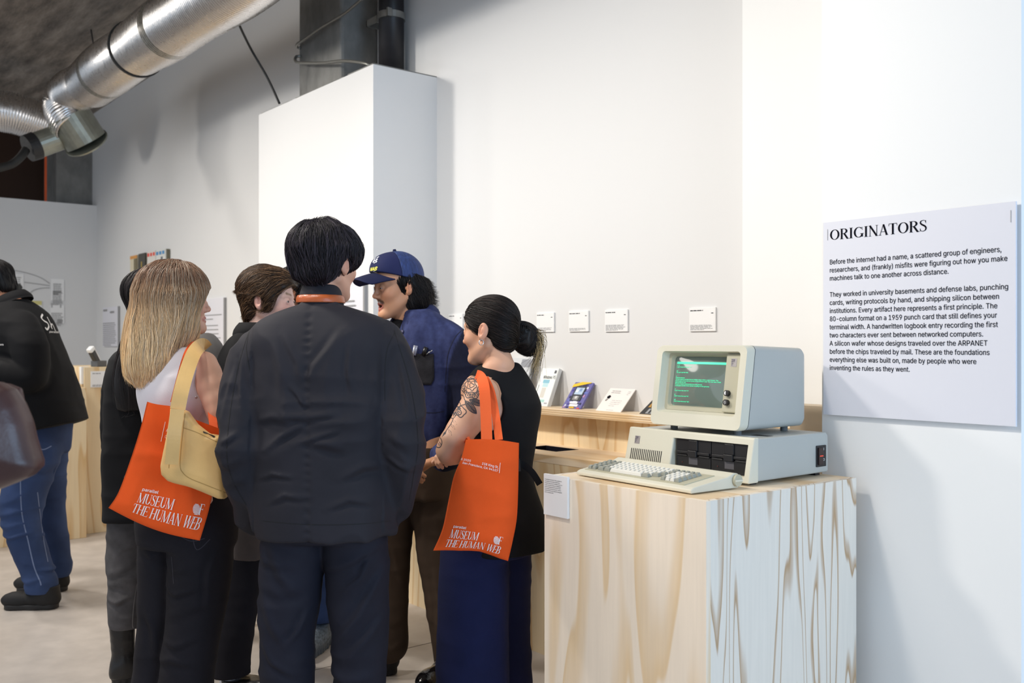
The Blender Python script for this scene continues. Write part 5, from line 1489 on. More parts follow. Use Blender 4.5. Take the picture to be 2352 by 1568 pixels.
body(p, H, hs, std_torso((P3(745, 0, D)[0], D), .93, 1.44, .2), P3(738, 715, D + .005), arms, legs, lambda V: skin_colors(H, V, hs, 'd6a288', 'b5675c', '17110f'),
     hands=(hand(P3(598, 1200, 3.13), (.5, .35, -.8), (1, 0, .2), 1, .4, 1), hand(P3(903, 1172, 3.10), (-.45, .3, -.85), (-1, 0, .2), 1, .4, -1)))
for s, x in ((-1, 652), (1, 838)): shoe(p, G(x, D, 0)[0], D - .06, s * 8, upper=M['black_leather'], sole=M['black_sole'])
# hair
hl = U(ell((0, .020, .040), (.096, .116, .094)), ell((-.026, -.030, .040), (.066, .060, .060)), ell((.030, -.030, .040), (.070, .060, .060)), ell((0, .060, -.026), (.052, .046, .056)), ell((.042, .056, -.002), (.032, .046, .048)), ell((-.042, .056, -.002), (.032, .046, .048)), k=.03)
hcut = U(ell((0, -.115, -.065), (.088, .085, .098)), ell((-.100, .012, -.022), (.036, .026, .044)), ell((.100, .012, -.022), (.036, .026, .044)), k=.01)
hull = H.sdf(lambda Q: smax(hl(Q) - .009 * (ridges(Q, (24, 24, 12), 3) - .4), -hcut(Q), .010))
p.sdf('hair', hull, H.pos - .2, H.pos + .2, .0045, M['hair_black'], colors=lambda V: np.tile(lin('131014'), (len(V), 1))); hp = bpy.context.scene.objects[-1] if False else None
strands('hair_strands', p, hull, H.out((0, .014, .03)), H.out((.01, .070, .22)), 7000, (.05, .12), M['hair_black'], dark_hair('100e11', '4a424c'), .25, 12, .0007, seed=3, lift=(-.002, .008), wob=.62, wobs=20, tipfree=.12, sel=lambda P: np.linalg.norm((H.loc(P) - np.array([.008, .045, 0]))[:, :2], axis=1) > .022)
# leather strap round the collar
nl = lambda a: loft([(zpx(696, D), *P3(737, 0, D + .006)[:2], .0735 + a, .073 + a), (zpx(684, D), *P3(736, 0, D + .006)[:2], .0715 + a, .0715 + a), (zpx(678, D), *P3(736, 0, D + .008)[:2], .068 + a, .069 + a)], 0, 2.1, .002)
lo_, li_ = nl(.0025), nl(-.006)
V, F = nets(lambda P: np.maximum(lo_(P), -li_(P)), *bb(670, 705, 2.88, 805, 668, 3.12), .0026)
tag(p.put('neck_strap', V, F, M['tan_leather']), 'tan leather strap around the collar of the man seen from behind', 'strap').parent = None
o = COL.objects[-1]; o.location = tuple(p.wb)
# ================================================================ blonde woman, profile to the right
D = 3.32
p = Person('person with long blonde hair in a white sleeveless top and dark jeans', G(428, D, 0)); blonde = p
H = Head(P3(407, 690, D), 68, 2, 0, .98); hs = head_shape(.0, .92, .85); hs.m = 0
sR, eR, wR = P3(468, 838, 3.26), P3(519, 990, 3.24), P3(560, 1080, 3.46)
arms = [[(sR, .047), (P3(498, 920, 3.22), .045), (eR, .038), (wR, .026)], [(P3(380, 838, 3.46), .047), (P3(395, 960, 3.54), .040), (P3(440, 1030, 3.64), .028)]]
legs = [[(G(395, D + .04, .80), .085), (G(375, D + .05, .46), .055), (G(352, D + .06, .09), .036), (G(375, D + .16, .035), .03)], [(G(455, D - .02, .80), .085), (G(445, D - .05, .46), .055), (G(424, D - .05, .09), .036), (G(450, D + .05, .035), .03)]]
tors = loft([(zpx(1230, D), *G(428, D, 0)[:2], .150, .115), (zpx(1150, D), *G(425, D, 0)[:2], .158, .115), (zpx(1050, D), *G(415, D, 0)[:2], .118, .092), (zpx(960, D), *G(412, D, 0)[:2], .122, .100), (zpx(890, D), *G(412, D, 0)[:2], .145, .110), (zpx(840, D), *G(412, D, 0)[:2], .140, .085), (zpx(805, D), *G(412, D, 0)[:2], .09, .06)], math.radians(35), 2.2, .03)
body(p, H, hs, tors, P3(410, 800, D), arms, legs, lambda V: skin_colors(H, V, hs, 'e3b49d', 'c47a72', '8a6a48'), hands=(hand(wR, (.6, .6, -.2), (0, -.3, -1), .92, .5, 1), hand(P3(440, 1030, 3.64), (.8, .3, -.2), (0, -.3, -1), .92, .5, -1)))
eyes(p, H, '5a6a6a')
bj = p.body_bvh
top = lambda P: smax(smax(wrinkled(lambda Q: tors(Q) - .010, .004, (8, 8, 4), 2, .003, (4, 4, 16))(P), zpx(1120, D) - P[:, 2], .004), -U(ell(P3(496, 870, 3.25), (.058, .10, .088)), cap(P3(500, 880, 3.2), P3(520, 900, 3.1), .07, .05), k=.02)(P), .004)
p.sdf('sleeveless_top', top, *bb(290, 1150, 3.05, 540, 780, 3.6), .007, M['white_cotton']); tb_ = p.bvh
studs = []
for a, b in ((470, 806), (452, 824), (450, 912)):
    h = ray(tb_, a, b)
    if h[0]: studs.append(h)
if studs:
    mb = MB()
    for h in studs: mb.tube([h[0], h[0] + h[1] * .004], .004, 10)
    p.put('snap_stud', np.array(mb.V), mb.F, M['chrome'])
leg = lambda x0, x1, d, zz: [(G(a, d, z), r) for a, z, r in zip(x0, zz, x1)]
trousers(p, loft([(zpx(1250, D), *G(430, D, 0)[:2], .172, .135), (zpx(1190, D), *G(428, D, 0)[:2], .170, .135), (zpx(1120, D), *G(425, D, 0)[:2], .145, .115), (zpx(1095, D), *G(424, D, 0)[:2], .138, .11)], math.radians(12), 2.3, .02),
         [leg((385, 378, 370, 362, 352), (.100, .088, .078, .078, .085), D + .05, (.78, .60, .45, .28, .06)), leg((462, 458, 448, 430, 415), (.112, .102, .090, .088, .098), D - .03, (.78, .60, .45, .28, .05))], M['black_jean'], amp=.005, seed=9, hem=.03, k=.014, scale=(6, 6, 4), name='jeans', fd=D, famp=.006, folds=[[(400, 1265), (420, 1290), (470, 1285)], [(330, 1250), (360, 1270), (388, 1262)], [(400, 1330), (430, 1345), (480, 1330)], [(395, 1400), (440, 1385), (500, 1360)], [(390, 1450), (430, 1460), (480, 1440)], [(380, 1500), (420, 1490), (470, 1500)], [(345, 1400), (360, 1440), (365, 1500)], [(520, 1250), (505, 1300), (500, 1380)]])
jb2 = p.bvh
stitched(p, 'jeans_seam', jb2, [[(394, 1278), (396, 1300), (399, 1340)], [(372, 1198), (410, 1228), (440, 1242), (470, 1236)], [(440, 1218), (452, 1262), (482, 1238)]], .003, mat('dark thread', '2e2b33', .8), .0008)
for x, dd in ((352, .06), (420, -.06)): shoe(p, G(x, D, 0)[0] - .05, D + dd - .05, 60, L=.25, W=.09, upper=M['black_leather'], sole=M['black_sole'])
secs_h = [sec(893, 328, 372, D - .02, .055), sec(868, 302, 405, D - .02, .075), sec(835, 295, 420, D - .02, .088), sec(795, 294, 436, D - .01, .100), sec(755, 300, 456, D, .110), sec(715, 310, 462, D, .112), sec(680, 322, 464, D, .110)]
lo_h = loft(secs_h, 0, 2.2, .02)
capf = H.sdf(U(ell((0, .022, .038), (.094, .112, .096)), ell((.0, -.02, .03), (.086, .085, .090)), k=.02))
fcut = H.sdf(ell((.02, -.122, -.06), (.13, .080, .12)))
hullB = lambda P: smax(smin(capf(P), lo_h(P), .03) - .006 * (ridges(P, (16, 16, 3.5), 5) - .4), -fcut(P), .012)
def blonde_col(V, fr, r):
    z = V[:, 2]; t = np.clip((zpx(640, D) - z) / .30, 0, 1)[:, None]; r_ = r[:, None]
    root, mid, tip, hi_ = [np.array(lin(c)) for c in ('7a5c48', 'c4a078', 'f0d2a4', 'fff0d6')]
    c = root + (mid - root) * np.clip(t * 2.2, 0, 1); c = c + (tip - c) * np.clip(t * 1.6 - .45, 0, 1)
    c = np.where(r_ > .80, c + (hi_ - c) * (.25 + .5 * t), c); return c * (.75 + .70 * (1 - np.abs(2 * r_ - 1)))
def wave(P, fr):
    ph = 9 * vnoise(P * np.array([14, 14, 3.0]))[:, None]; return .42 * fr * np.sin(P[:, 2:3] * 46 + ph) * np.array([[1.0, .3, 0]])
p.sdf('hair', hullB, *bb(270, 910, D - .2, 500, 590, D + .2), .006, M['hair_blonde'], colors=lambda V: blonde_col(V, 0 * V[:, 0], np.full(len(V), .22)))
strands('hair_strands', p, hullB, H.out((0, .014, .04)), H.out((.015, -.03, .16)), 6800, (.16, .42), M['hair_blonde'], blonde_col, .60, 24, .0008, seed=5, lift=(-.002, .012), wob=.38, wobs=13, tipfree=.10, zstop=zpx(890, D), flick=wave, maxd=.03)

# ---- tote and shoulder bag on her shoulder
def sheet_bag(name, label, L, R_, T, B, d, thick, m, n=44, wr=.006, seed=0.0, tilt=0.0, cat='bag', group=None):
    """cloth bag between a left and a right outline (photo coordinates, top to bottom) standing at its own depth"""
    lp = bez([(a, b, 0) for a, b in L], 12); rp = bez([(a, b, 0) for a, b in R_], 12)
    def edge(P, t): i = np.clip(t * (len(P) - 1), 0, len(P) - 1); k = min(int(i), len(P) - 2); return P[k].lerp(P[k + 1], i - k)
    def pos(u, v, side):
        a, b = edge(lp, v), edge(rp, v); q = a.lerp(b, u); q.y += B(u) * v ** 6 + T(u) * (1 - v) ** 6
        e = (1 - abs(2 * u - 1) ** 3) * min(1, (1 - v) * 7) ** .7 * (.35 + .65 * min(1, v * 2.2))
        P0 = P3(q.x, q.y, 1.0)[None]; w = wr * (ridges(P0 * d, (9, 9, 3.5), seed)[0] - .35) + wr * .7 * (ridges(P0 * d, (4, 4, 12), seed + 5)[0] - .35)
        dd = d + tilt * (v - .5) - side * (thick * e * .5 + w * (e ** .5)) - side * .0008
        return Vector(P3(q.x, q.y, dd))
    V = []; F = []; N = n; grid = None
    for side in (1, -1):
        b0 = len(V)
        if side < 0: grid = np.array(V).reshape(N + 1, N + 1, 3)
        V += [pos(i / N, j / N, side) for j in range(N + 1) for i in range(N + 1)]
        for j in range(N):
            for i in range(N):
                q = (b0 + j * (N + 1) + i, b0 + j * (N + 1) + i + 1, b0 + (j + 1) * (N + 1) + i + 1, b0 + (j + 1) * (N + 1) + i); F.append(q if side < 0 else q[::-1])
    o2 = (N + 1) ** 2
    for i in range(N):
        F.append((o2 + N * (N + 1) + i, o2 + N * (N + 1) + i + 1, N * (N + 1) + i + 1, N * (N + 1) + i))
        for c in (0, N): F.append((i * (N + 1) + c, (i + 1) * (N + 1) + c, o2 + (i + 1) * (N + 1) + c, o2 + i * (N + 1) + c))
    c = P3((L[0][0] + R_[0][0]) / 2, L[-1][1], d); pr = Person.__new__(Person); pr.base = np.array([c[0], c[1], c[2]]); pr.wb = toW(pr.base)[0]
    pr.o = empty(name, tuple(pr.wb), label, cat, group); pr.put('bag_body', np.array(V), F, m)
    def lay(u, v, side):
        a, b = min(max(u, 0), .9999) * N, min(max(v, 0), .9999) * N; i, j = int(a), int(b); a -= i; b -= j; g = grid
        return Vector(g[j, i] * (1 - a) * (1 - b) + g[j, i + 1] * a * (1 - b) + g[j + 1, i] * (1 - a) * b + g[j + 1, i + 1] * a * b)
    return pr, lay


def strap_band(pr, name, pts, w, m, th=.003, face=None):
    """flat webbing through 3D points; face = direction its flat side looks"""
    P = bez([tuple(q) for q in pts], 8); V = []; F = []; n = len(P); fv = Vector(face) if face is not None else None
    for i, c in enumerate(P):
        t = (P[min(i + 1, n - 1)] - P[max(i - 1, 0)]).normalized(); nn = (fv if fv is not None else (EYE - c)).normalized(); nn = (nn - t * nn.dot(t)).normalized(); s_ = t.cross(nn)
        for a, b in ((1, 1), (-1, 1), (-1, -1), (1, -1)): V.append(tuple(c + s_ * (a * w / 2) + nn * (b * th / 2)))
    for i in range(n - 1):
        for k in range(4): F.append((i * 4 + k, i * 4 + (k + 1) % 4, (i + 1) * 4 + (k + 1) % 4, (i + 1) * 4 + k))
    F += [(0, 1, 2, 3), tuple((n - 1) * 4 + k for k in (3, 2, 1, 0))]
    return pr.put(name, np.array(V), F, m, smooth=False)


def bag_print(pr, pos, geos, m, name='print'):
    """writing laid on the bag's front: u, v coordinates"""
    V = []; F = []
    for pts, fs in geos:
        b = len(V); V += [tuple(pos(u, v, 1) - Vector((0, .0028 + h * 4, 0))) for (u, v), h in zip(pts, layer_of(len(pts), fs))]; F += [tuple(i + b for i in f) for f in fs]
    return pr.put(name, np.array(V), F, m, smooth=False)


def uv_text(V, F, u0, v0, ku, kv): return [(u0 + x * ku, v0 - y * kv) for x, y in V], F


def museum_print(pr, pos, u0, du, v0, H_, aspect):
    """four lines of the bag's printed lettering; H_ cap height in v"""
    k = H_; ku = lambda w: du / w
    gl = []
    V, F, w = serif_geo('MUSEUM', 1); V2, F2, w2 = serif_geo('THE HUMAN ', 1, 1, -.02); V3, F3, w3 = serif_geo('WEB', 1, 1, -.06, .18); V4, F4, w4 = serif_geo('F', 1)
    s = du / (w2 + w3)
    gl.append(uv_text(V2, F2, u0, v0, s, k)); gl.append(uv_text([(x + w2, y) for x, y in V3], F3, u0, v0, s, k)); gl.append(uv_text(V, F, u0 + .01, v0 - k * 1.2, s, k)); gl.append(uv_text([(x + w2 + w3 - w4 * 1.0, y) for x, y in V4], F4, u0, v0 - k * 1.2, s, k))
    cx, cy, r = u0 + s * (w2 + w3 - w4 * 1.65), v0 - k * 1.65, .5
    for i in range(9):                                                   # the O is a striped globe
        y = -0.44 + i * .11; hw = math.sqrt(max(0, .25 - y * y)) * .95; gl.append(([(cx + (-hw + .25 * y) * s, cy + (y - .034) * k), (cx + (hw + .25 * y) * s, cy + (y - .034) * k), (cx + (hw + .25 * y) * s, cy + (y + .034) * k), (cx + (-hw + .25 * y) * s, cy + (y + .034) * k)], [(0, 1, 2, 3)]))
    V, F = text_geo('parallel', 1, bold=.010); wv = max(x for x, y in V); gl.append(uv_text(V, F, u0 + .02, v0 - k * 2.42, du * .25 / wv, k * .55))
    return gl


M['tote'] = cloth('orange canvas', 'ee5a1e', .8, 700, .18, (6, .08)); M['webbing'] = mat('orange webbing', 'f06226', .75, bump=(420, .2)); M['yellow_leather'] = mat('pale yellow leather', 'e6bb78', .42, var=(9, .08), bump=(160, .12))
pr, pos = sheet_bag('tote_bag', 'orange tote bag with white lettering hanging at the blonde woman\'s hip', [(338, 922), (322, 985), (298, 1060), (272, 1130), (249, 1166)], [(507, 985), (502, 1040), (493, 1105), (480, 1170), (459, 1241)], lambda u: -14 * math.sin(math.pi * u) ** 2 * (u < .5), lambda u: 12 * math.sin(math.pi * u), 3.135, .030, M['tote'], wr=.012, seed=3, group='orange museum tote bags')
bag_print(pr, pos, museum_print(pr, pos, .215, .735, .905, .088, 1), M['print_white'])
V, F = text_geo('Allison St.', 1); V2, F2 = text_geo('05.05.2025', 1)
bag_print(pr, pos, [uv_text(V, F, .32, .215, .05, .045), uv_text(V2, F2, .32, .265, .05, .045), ([(.285, .145), (.291, .145), (.291, .30), (.285, .30)], [(0, 1, 2, 3)])], M['print_white'], 'address_print')
strap_band(pr, 'strap', [P3(402, 925, 3.115), P3(416, 870, 3.13), P3(432, 815, 3.16), P3(446, 794, 3.25), P3(452, 800, 3.34)], .030, M['webbing'])
strap_band(pr, 'strap', [P3(492, 992, 3.145), P3(486, 940, 3.19), P3(478, 880, 3.30)], .026, M['webbing'])
# yellow bag
yb_ = P3(446, 1140, 3.04); py_ = Person.__new__(Person); py_.base = yb_; py_.wb = toW(yb_)[0]
py_.o = empty('shoulder_bag', tuple(py_.wb), 'pale yellow leather shoulder bag over the orange tote', 'bag')
def poly_bag(outline, d0, th, bulge=.012):
    """soft bag: signed distance of an outline in the picture's plane, extruded"""
    O = np.array([P3(a, b, d0)[[0, 2]] for a, b in outline])
    def f(P):
        q = P[:, [0, 2]]; dmin = np.full(len(P), 9.0); ins = np.zeros(len(P), bool)
        for i in range(len(O)):
            a, b = O[i], O[(i + 1) % len(O)]; e = b - a; w = q - a; t = np.clip((w @ e) / (e @ e), 0, 1); dmin = np.minimum(dmin, np.linalg.norm(w - t[:, None] * e, axis=1))
            c = ((a[1] <= q[:, 1]) != (b[1] <= q[:, 1])) & (q[:, 0] < (b[0] - a[0]) * (q[:, 1] - a[1]) / np.where(b[1] != a[1], b[1] - a[1], 1) + a[0]); ins ^= c
        d2 = np.where(ins, -dmin, dmin)
        t_ = th / 2 + bulge * np.clip(-d2 / .05, 0, 1) - (P[:, 1] - d0) * 0
        return smax(d2, np.abs(P[:, 1] - d0) - t_, .022)
    return f
bagf = poly_bag([(396, 935), (430, 946), (452, 975), (480, 998), (510, 1002), (518, 1060), (518, 1143), (505, 1142), (440, 1118), (390, 1102), (376, 1088), (374, 1068), (384, 1010)], 3.045, .060, .008)
py_.sdf('bag_body', lambda P: bagf(P) - .004 * (ridges(P, (9, 9, 7), 2) - .4), *bb(355, 1170, 2.93, 560, 905, 3.16), .006, M['yellow_leather'])
yb2 = py_.bvh
stitched(py_, 'seam', yb2, [[(425, 950), (421, 985), (416, 1030), (414, 1070), (420, 1085), (436, 1098), (470, 1112), (520, 1132)], [(421, 982), (450, 992), (480, 1006), (506, 1018)], [(404, 945), (398, 1000), (390, 1050), (388, 1075)]], .0022, mat('ochre seam', 'b08a4c', .6), .0008)
stitched(py_, 'label_plate', yb2, [(.007, [(466, 992), (480, 997), (493, 1004)])], .007, mat('gunmetal plate', '4a4744', .3, .8), .0015)
strap_band(py_, 'strap', [P3(408, 940, 3.00), P3(416, 900, 3.02), P3(430, 850, 3.07), P3(447, 808, 3.13), P3(464, 792, 3.24), P3(474, 800, 3.36)], .046, M['yellow_leather'], .005)
strap_band(py_, 'strap', [P3(394, 1066, 2.982), P3(400, 1000, 2.972), P3(408, 940, 2.99)], .040, M['yellow_leather'], .005)

# ================================================================ tattooed woman
D = 3.38
p = Person('person with a dark hair bun, tattooed arm and black vest holding an orange tote', G(1120, D, 0)); tat = p
H = Head(P3(1126, 758, D), -60, -4, 0, .97); hs = head_shape(.002, .95, 1.2, .003); hs.m = .002
sh, el_, wr = P3(1112, 902, 3.27), P3(1030, 1034, 3.22), P3(1078, 1040, 3.50)
arms = [[(sh, .056), (P3(1075, 965, 3.25), .053), (el_, .040), (P3(1052, 1040, 3.35), .036), (wr, .027)], [(P3(1150, 880, 3.50), .050), (P3(1100, 1000, 3.66), .042), (P3(1050, 1035, 3.55), .030)]]
legs = [[(G(1095, D - .03, .76), .09), (G(1080, D - .04, .44), .056), (G(1070, D - .05, .09), .036), (G(1055, D - .02, .035), .03)], [(G(1160, D + .06, .76), .09), (G(1165, D + .08, .44), .056), (G(1170, D + .08, .09), .036), (G(1155, D + .11, .035), .03)]]
tors = loft([(zpx(1240, D), *G(1140, D, 0)[:2], .152, .115), (zpx(1170, D), *G(1140, D, 0)[:2], .152, .115), (zpx(1080, D), *G(1142, D + .01, 0)[:2], .112, .088), (zpx(1000, D), *G(1148, D + .01, 0)[:2], .122, .098), (zpx(930, D), *G(1146, D + .01, 0)[:2], .138, .105), (zpx(880, D), *G(1142, D + .01, 0)[:2], .135, .082), (zpx(848, D), *G(1140, D + .01, 0)[:2], .078, .058)], math.radians(-40), 2.2, .03)
body(p, H, hs, tors, P3(1140, 862, D + .01), arms, legs, lambda V: skin_colors(H, V, hs, 'dca98b', 'b9655c', '2b201c', flush=.08), hands=(hand(wr, (.8, .5, -.1), (0, -.4, -1), .9, .6, 1), hand(P3(1056, 1038, 3.52), (-.55, -.75, .1), (.1, -.3, -1), .9, .7, -1)), nkr=.84)
eyes(p, H, '2b1c14'); skinb = p.body_bvh
hole = U(ell(P3(1118, 940, 3.25), (.052, .11, .082)), ell(P3(1148, 938, 3.18), (.024, .09, .060)), cap(P3(1100, 985, 3.1), P3(1080, 885, 3.1), .052, .045), k=.02)
vsk = loft([(zpx(1262, D), *G(1150, D, 0)[:2], .172, .13), (zpx(1200, D), *G(1152, D, 0)[:2], .162, .125), (zpx(1080, D), *G(1146, D + .01, 0)[:2], .118, .098), (zpx(1000, D), *G(1152, D + .01, 0)[:2], .128, .108), (zpx(930, D), *G(1152, D + .01, 0)[:2], .144, .114), (zpx(880, D), *G(1147, D + .01, 0)[:2], .125, .088), (zpx(855, D), *G(1147, D + .01, 0)[:2], .098, .075), (zpx(832, D), *G(1149, D + .015, 0)[:2], .062, .062)], math.radians(-35), 2.3, .012)
vf = lambda P: smax(wrinkled(vsk, .005, (7, 7, 3.5), 6, .003, (4, 4, 14))(P), -hole(P), .004)
p.sdf('vest', vf, *bb(1010, 1300, 3.08, 1280, 820, 3.75), .0065, M['black_cotton'])
strap_band(p, 'waist_tie', [P3(1186, 1060, 3.24), P3(1200, 1066, 3.26), P3(1222, 1084, 3.25), P3(1240, 1112, 3.24)], .022, M['black_cotton'])
strap_band(p, 'waist_buckle', [P3(1188, 1054, 3.232), P3(1190, 1082, 3.232)], .018, M['black_leather'], .008)
strap_band(p, 'bra_strap', [P3(1130, 868, 3.245), P3(1146, 880, 3.238), P3(1156, 910, 3.242)], .007, M['black_cotton'], .002)
wide = [[(G(1092, D - .03, .74), .112), (G(1088, D - .04, .55), .118), (G(1086, D - .04, .35), .122), (G(1086, D - .04, .06), .130)], [(G(1160, D + .07, .74), .095), (G(1163, D + .08, .55), .085), (G(1165, D + .09, .35), .080), (G(1166, D + .09, .06), .09)]]
trousers(p, loft([(.66, *G(1122, D, 0)[:2], .150, .13), (.76, *G(1132, D, 0)[:2], .150, .13), (.86, *G(1140, D, 0)[:2], .115, .095)], math.radians(-30), 2.3, .02), wide, M['deep_navy'], amp=.004, seed=12, hem=.025, k=.02, scale=(5, 5, 2.5), name='wide_jeans')
for x, dd in ((1090, -.05), (1172, .07)): shoe(p, G(x, D, 0)[0], D + dd, -70, L=.25, W=.09, upper=M['black_leather'], sole=M['black_sole'])
hl = U(ell((0, .018, .036), (.080, .098, .088)), ell((0, -.018, .040), (.070, .074, .072)), ell((0, .058, -.030), (.056, .048, .058)), k=.025)
hcut = U(ell((0, -.118, -.050), (.12, .078, .105)), ell((-.094, .000, -.040), (.034, .034, .048)), ell((.094, .000, -.040), (.034, .034, .048)), k=.012)
bun = U(ell(P3(1205, 775, D + .02), (.050, .046, .052)), ell(P3(1196, 756, D), (.032, .034, .026)), ell(P3(1214, 790, D + .03), (.040, .036, .040)), cap(P3(1175, 765, D + .02), P3(1192, 768, D + .02), .026, .032), k=.012)
hullT = lambda P: smin(smax(H.sdf(hl)(P) - .003 * (ridges(P, (30, 30, 14), 4) - .4), -H.sdf(hcut)(P), .010), bun(P) - .007 * (ridges(P, (26, 20, 26), 8) - .4), .010)
p.sdf('hair', hullT, *bb(1050, 850, D - .18, 1260, 655, D + .18), .0045, M['hair_black'], colors=lambda V: np.tile(lin('14100f'), (len(V), 1)))
bc = P3(1196, 768, D + .02)
headonly = lambda P: smax(H.sdf(hl)(P), -H.sdf(hcut)(P), .010)
# combed back towards the bun: strands run from the brow to the knot
def toward(P, fr): q = bc - P; return 1.6 * q / np.maximum(np.linalg.norm(q, axis=1), 1e-6)[:, None]
strands('hair_strands', p, headonly, H.out((0, .014, .03)), H.out((0, -.12, .06)), 4200, (.06, .17), M['hair_black'], dark_hair('0e0b0b', '3a2f2c'), .0, 14, .0007, seed=8, lift=(-.001, .004), wob=.12, wobs=14, tipfree=.1, flick=toward)
def bun_swirl(P, fr): q = P - bc; t = np.cross(q, np.array([.35, -.9, .2])); return 2.0 * t / np.maximum(np.linalg.norm(t, axis=1), 1e-6)[:, None]
strands('bun_strands', p, bun, bc + np.array([.012, 0, -.01]), bc, 1500, (.06, .14), M['hair_black'], dark_hair('0e0b0b', '332a28'), .0, 12, .0008, seed=9, lift=(-.001, .004), wob=.2, tipfree=.1, flick=bun_swirl)
# bleached tips falling from the knot
rg = np.random.default_rng(4); V = []; F = []; CC = []
for i in range(150):
    a = bc + np.array([.020 + rg.uniform(-.01, .02), rg.uniform(-.02, .03), .028 + rg.uniform(-.02, .012)]); ex, ey = 1232 + rg.normal(0, 9), 850 + rg.normal(0, 16); b = P3(ex - 6, ey, D + rg.uniform(-.02, .05))
    mid = P3(1240 + rg.normal(0, 6), 790 + rg.normal(0, 10), D + rg.uniform(-.02, .05)); P = bez([tuple(a), tuple(a * .35 + mid * .65 + np.array([0, 0, .012])), tuple(mid), tuple(b)], 5)
    bl = i % 5 < 3; b0 = len(V); n = len(P)
    for k, c in enumerate(P):
        r = .0010 * (1.2 - k / n)
        for j in range(3): an = j * 2.094; V.append((c.x + r * math.cos(an), c.y + r * .6, c.z + r * math.sin(an)))
        t = k / (n - 1); c0 = np.array(lin('191412')); CC.append([c0 + (np.array(lin('c9b183')) - c0) * min(1, max(0, t * 1.9 - .35)) * (1 if bl else .1)] * 3)
    F += [(b0 + k * 3 + j, b0 + k * 3 + (j + 1) % 3, b0 + (k + 1) * 3 + (j + 1) % 3, b0 + (k + 1) * 3 + j) for k in range(n - 1) for j in range(3)]
p.put('loose_bleached_ends', np.array(V), np.array(F), M['hair_black'], None, True, np.array(CC).reshape(-1, 3))
ear = P3(1108, 792, 3.30)
q = H.out((.089, .014, -.046)); th = np.linspace(0, 2 * math.pi, 25)
mb = MB().tube([Vector(q + np.array([.0095 * math.cos(t) * .8, .004 * math.cos(t), .0095 * math.sin(t)])) for t in th], .0014, 6, caps=False)
p.put('hoop_earring', np.array(mb.V), mb.F, M['chrome'])
# --- the tattoo: flowers and leaves drawn on the upper arm (traced at 3.645 x)
z_ = lambda L: [(960 + a / 3.645, 650 + b / 3.645) for a, b in L]
def petal_ring(cx, cy, r, n, wob, ph=0.0, sq=1.0): return [(cx + r * sq * (1 + wob * math.cos(n * t)) * math.cos(t + ph), cy + r * (1 + wob * math.cos(n * t)) * math.sin(t + ph)) for t in np.linspace(0, 6.283, 48)]
tl = []
tl += [z_(petal_ring(455, 875, 88, 7, .09, .3, .95)), z_(petal_ring(452, 862, 56, 5, .12, 1.0)), z_(petal_ring(450, 858, 36, 5, .14, .2)), z_(petal_ring(450, 856, 18, 3, .2))]
tl += [z_([(452 + 58 * math.cos(a), 866 + 58 * math.sin(a)), (455 + 84 * math.cos(a), 875 + 82 * math.sin(a))]) for a in np.linspace(0, 6.283, 34)]
tl += [z_(petal_ring(300, 1055, 66, 5, .18, .5, .9)), z_(petal_ring(298, 1048, 36, 5, .12)), z_(petal_ring(298, 1046, 18, 4, .15)), z_(petal_ring(358, 1076, 42, 4, .12)), z_(petal_ring(352, 985, 46, 4, .14, .4))]
tl += [z_([(300 + 38 * math.cos(a), 1050 + 38 * math.sin(a)), (300 + 60 * math.cos(a), 1054 + 62 * math.sin(a))]) for a in np.linspace(.2, 6.2, 22)]
def leaf(x0, y0, x1, y1, w):
    dx, dy = x1 - x0, y1 - y0; L = math.hypot(dx, dy); nx, ny = -dy / L, dx / L; f = lambda t, s: (x0 + dx * t + s * nx * w * math.sin(math.pi * t) ** .8, y0 + dy * t + s * ny * w * math.sin(math.pi * t) ** .8)
    out = [z_([f(t, 1) for t in np.linspace(0, 1, 9)]), z_([f(t, -1) for t in np.linspace(0, 1, 9)]), z_([(x0, y0), (x1, y1)])]
    return out + [z_([f(t, 0), f(min(1, t + .12), s * .8)]) for t in np.linspace(.15, .8, 8) for s in (1, -1)]
tl += leaf(395, 985, 490, 1092, 26) + leaf(430, 975, 548, 1020, 24)
tl += [z_([(296, 1135), (275, 1180), (240, 1230), (204, 1285)])]
fills = []
for x0, y0, x1, y1 in ((290, 1140, 328, 1188), (283, 1160, 246, 1172), (278, 1180, 312, 1226), (262, 1205, 222, 1222), (256, 1222, 284, 1278), (238, 1238, 204, 1285)):
    dx, dy = x1 - x0, y1 - y0; L = math.hypot(dx, dy); nx, ny = -dy / L * 9, dx / L * 9
    pts = [(x0, y0), (x0 + dx * .4 + nx, y0 + dy * .4 + ny), (x1, y1), (x0 + dx * .4 - nx, y0 + dy * .4 - ny)]; fills.append((z_(pts), [(0, 1, 2, 3)]))
M['tattoo'] = mat('tattoo ink', '3c3a42', .6)
stitched(p, 'tattoo', skinb, [L for L in tl], .0029, M['tattoo'], .0007)
decal(p, 'tattoo', skinb, fills, M['tattoo'], .0007)
shade = [(z_([(452 + r * math.cos(a), 866 + r * math.sin(a)) for r in (58, 74) for a in (a0, a0 + .13)]), [(0, 1, 3, 2)]) for a0 in np.linspace(0, 6.0, 22)] + [(z_([(300 + r * math.cos(a), 1050 + r * math.sin(a)) for r in (36, 54) for a in (a0, a0 + .2)]), [(0, 1, 3, 2)]) for a0 in np.linspace(0, 6.0, 14)]
hnd = [z_([(150, 1255), (172, 1275), (196, 1310), (200, 1340), (185, 1372), (160, 1372), (152, 1340), (165, 1310)]), z_([(140, 1290), (150, 1320), (130, 1350)]), z_([(125, 1340), (140, 1372), (155, 1375)]), z_([(165, 1320), (180, 1360)]), z_([(175, 1312), (192, 1350)])]
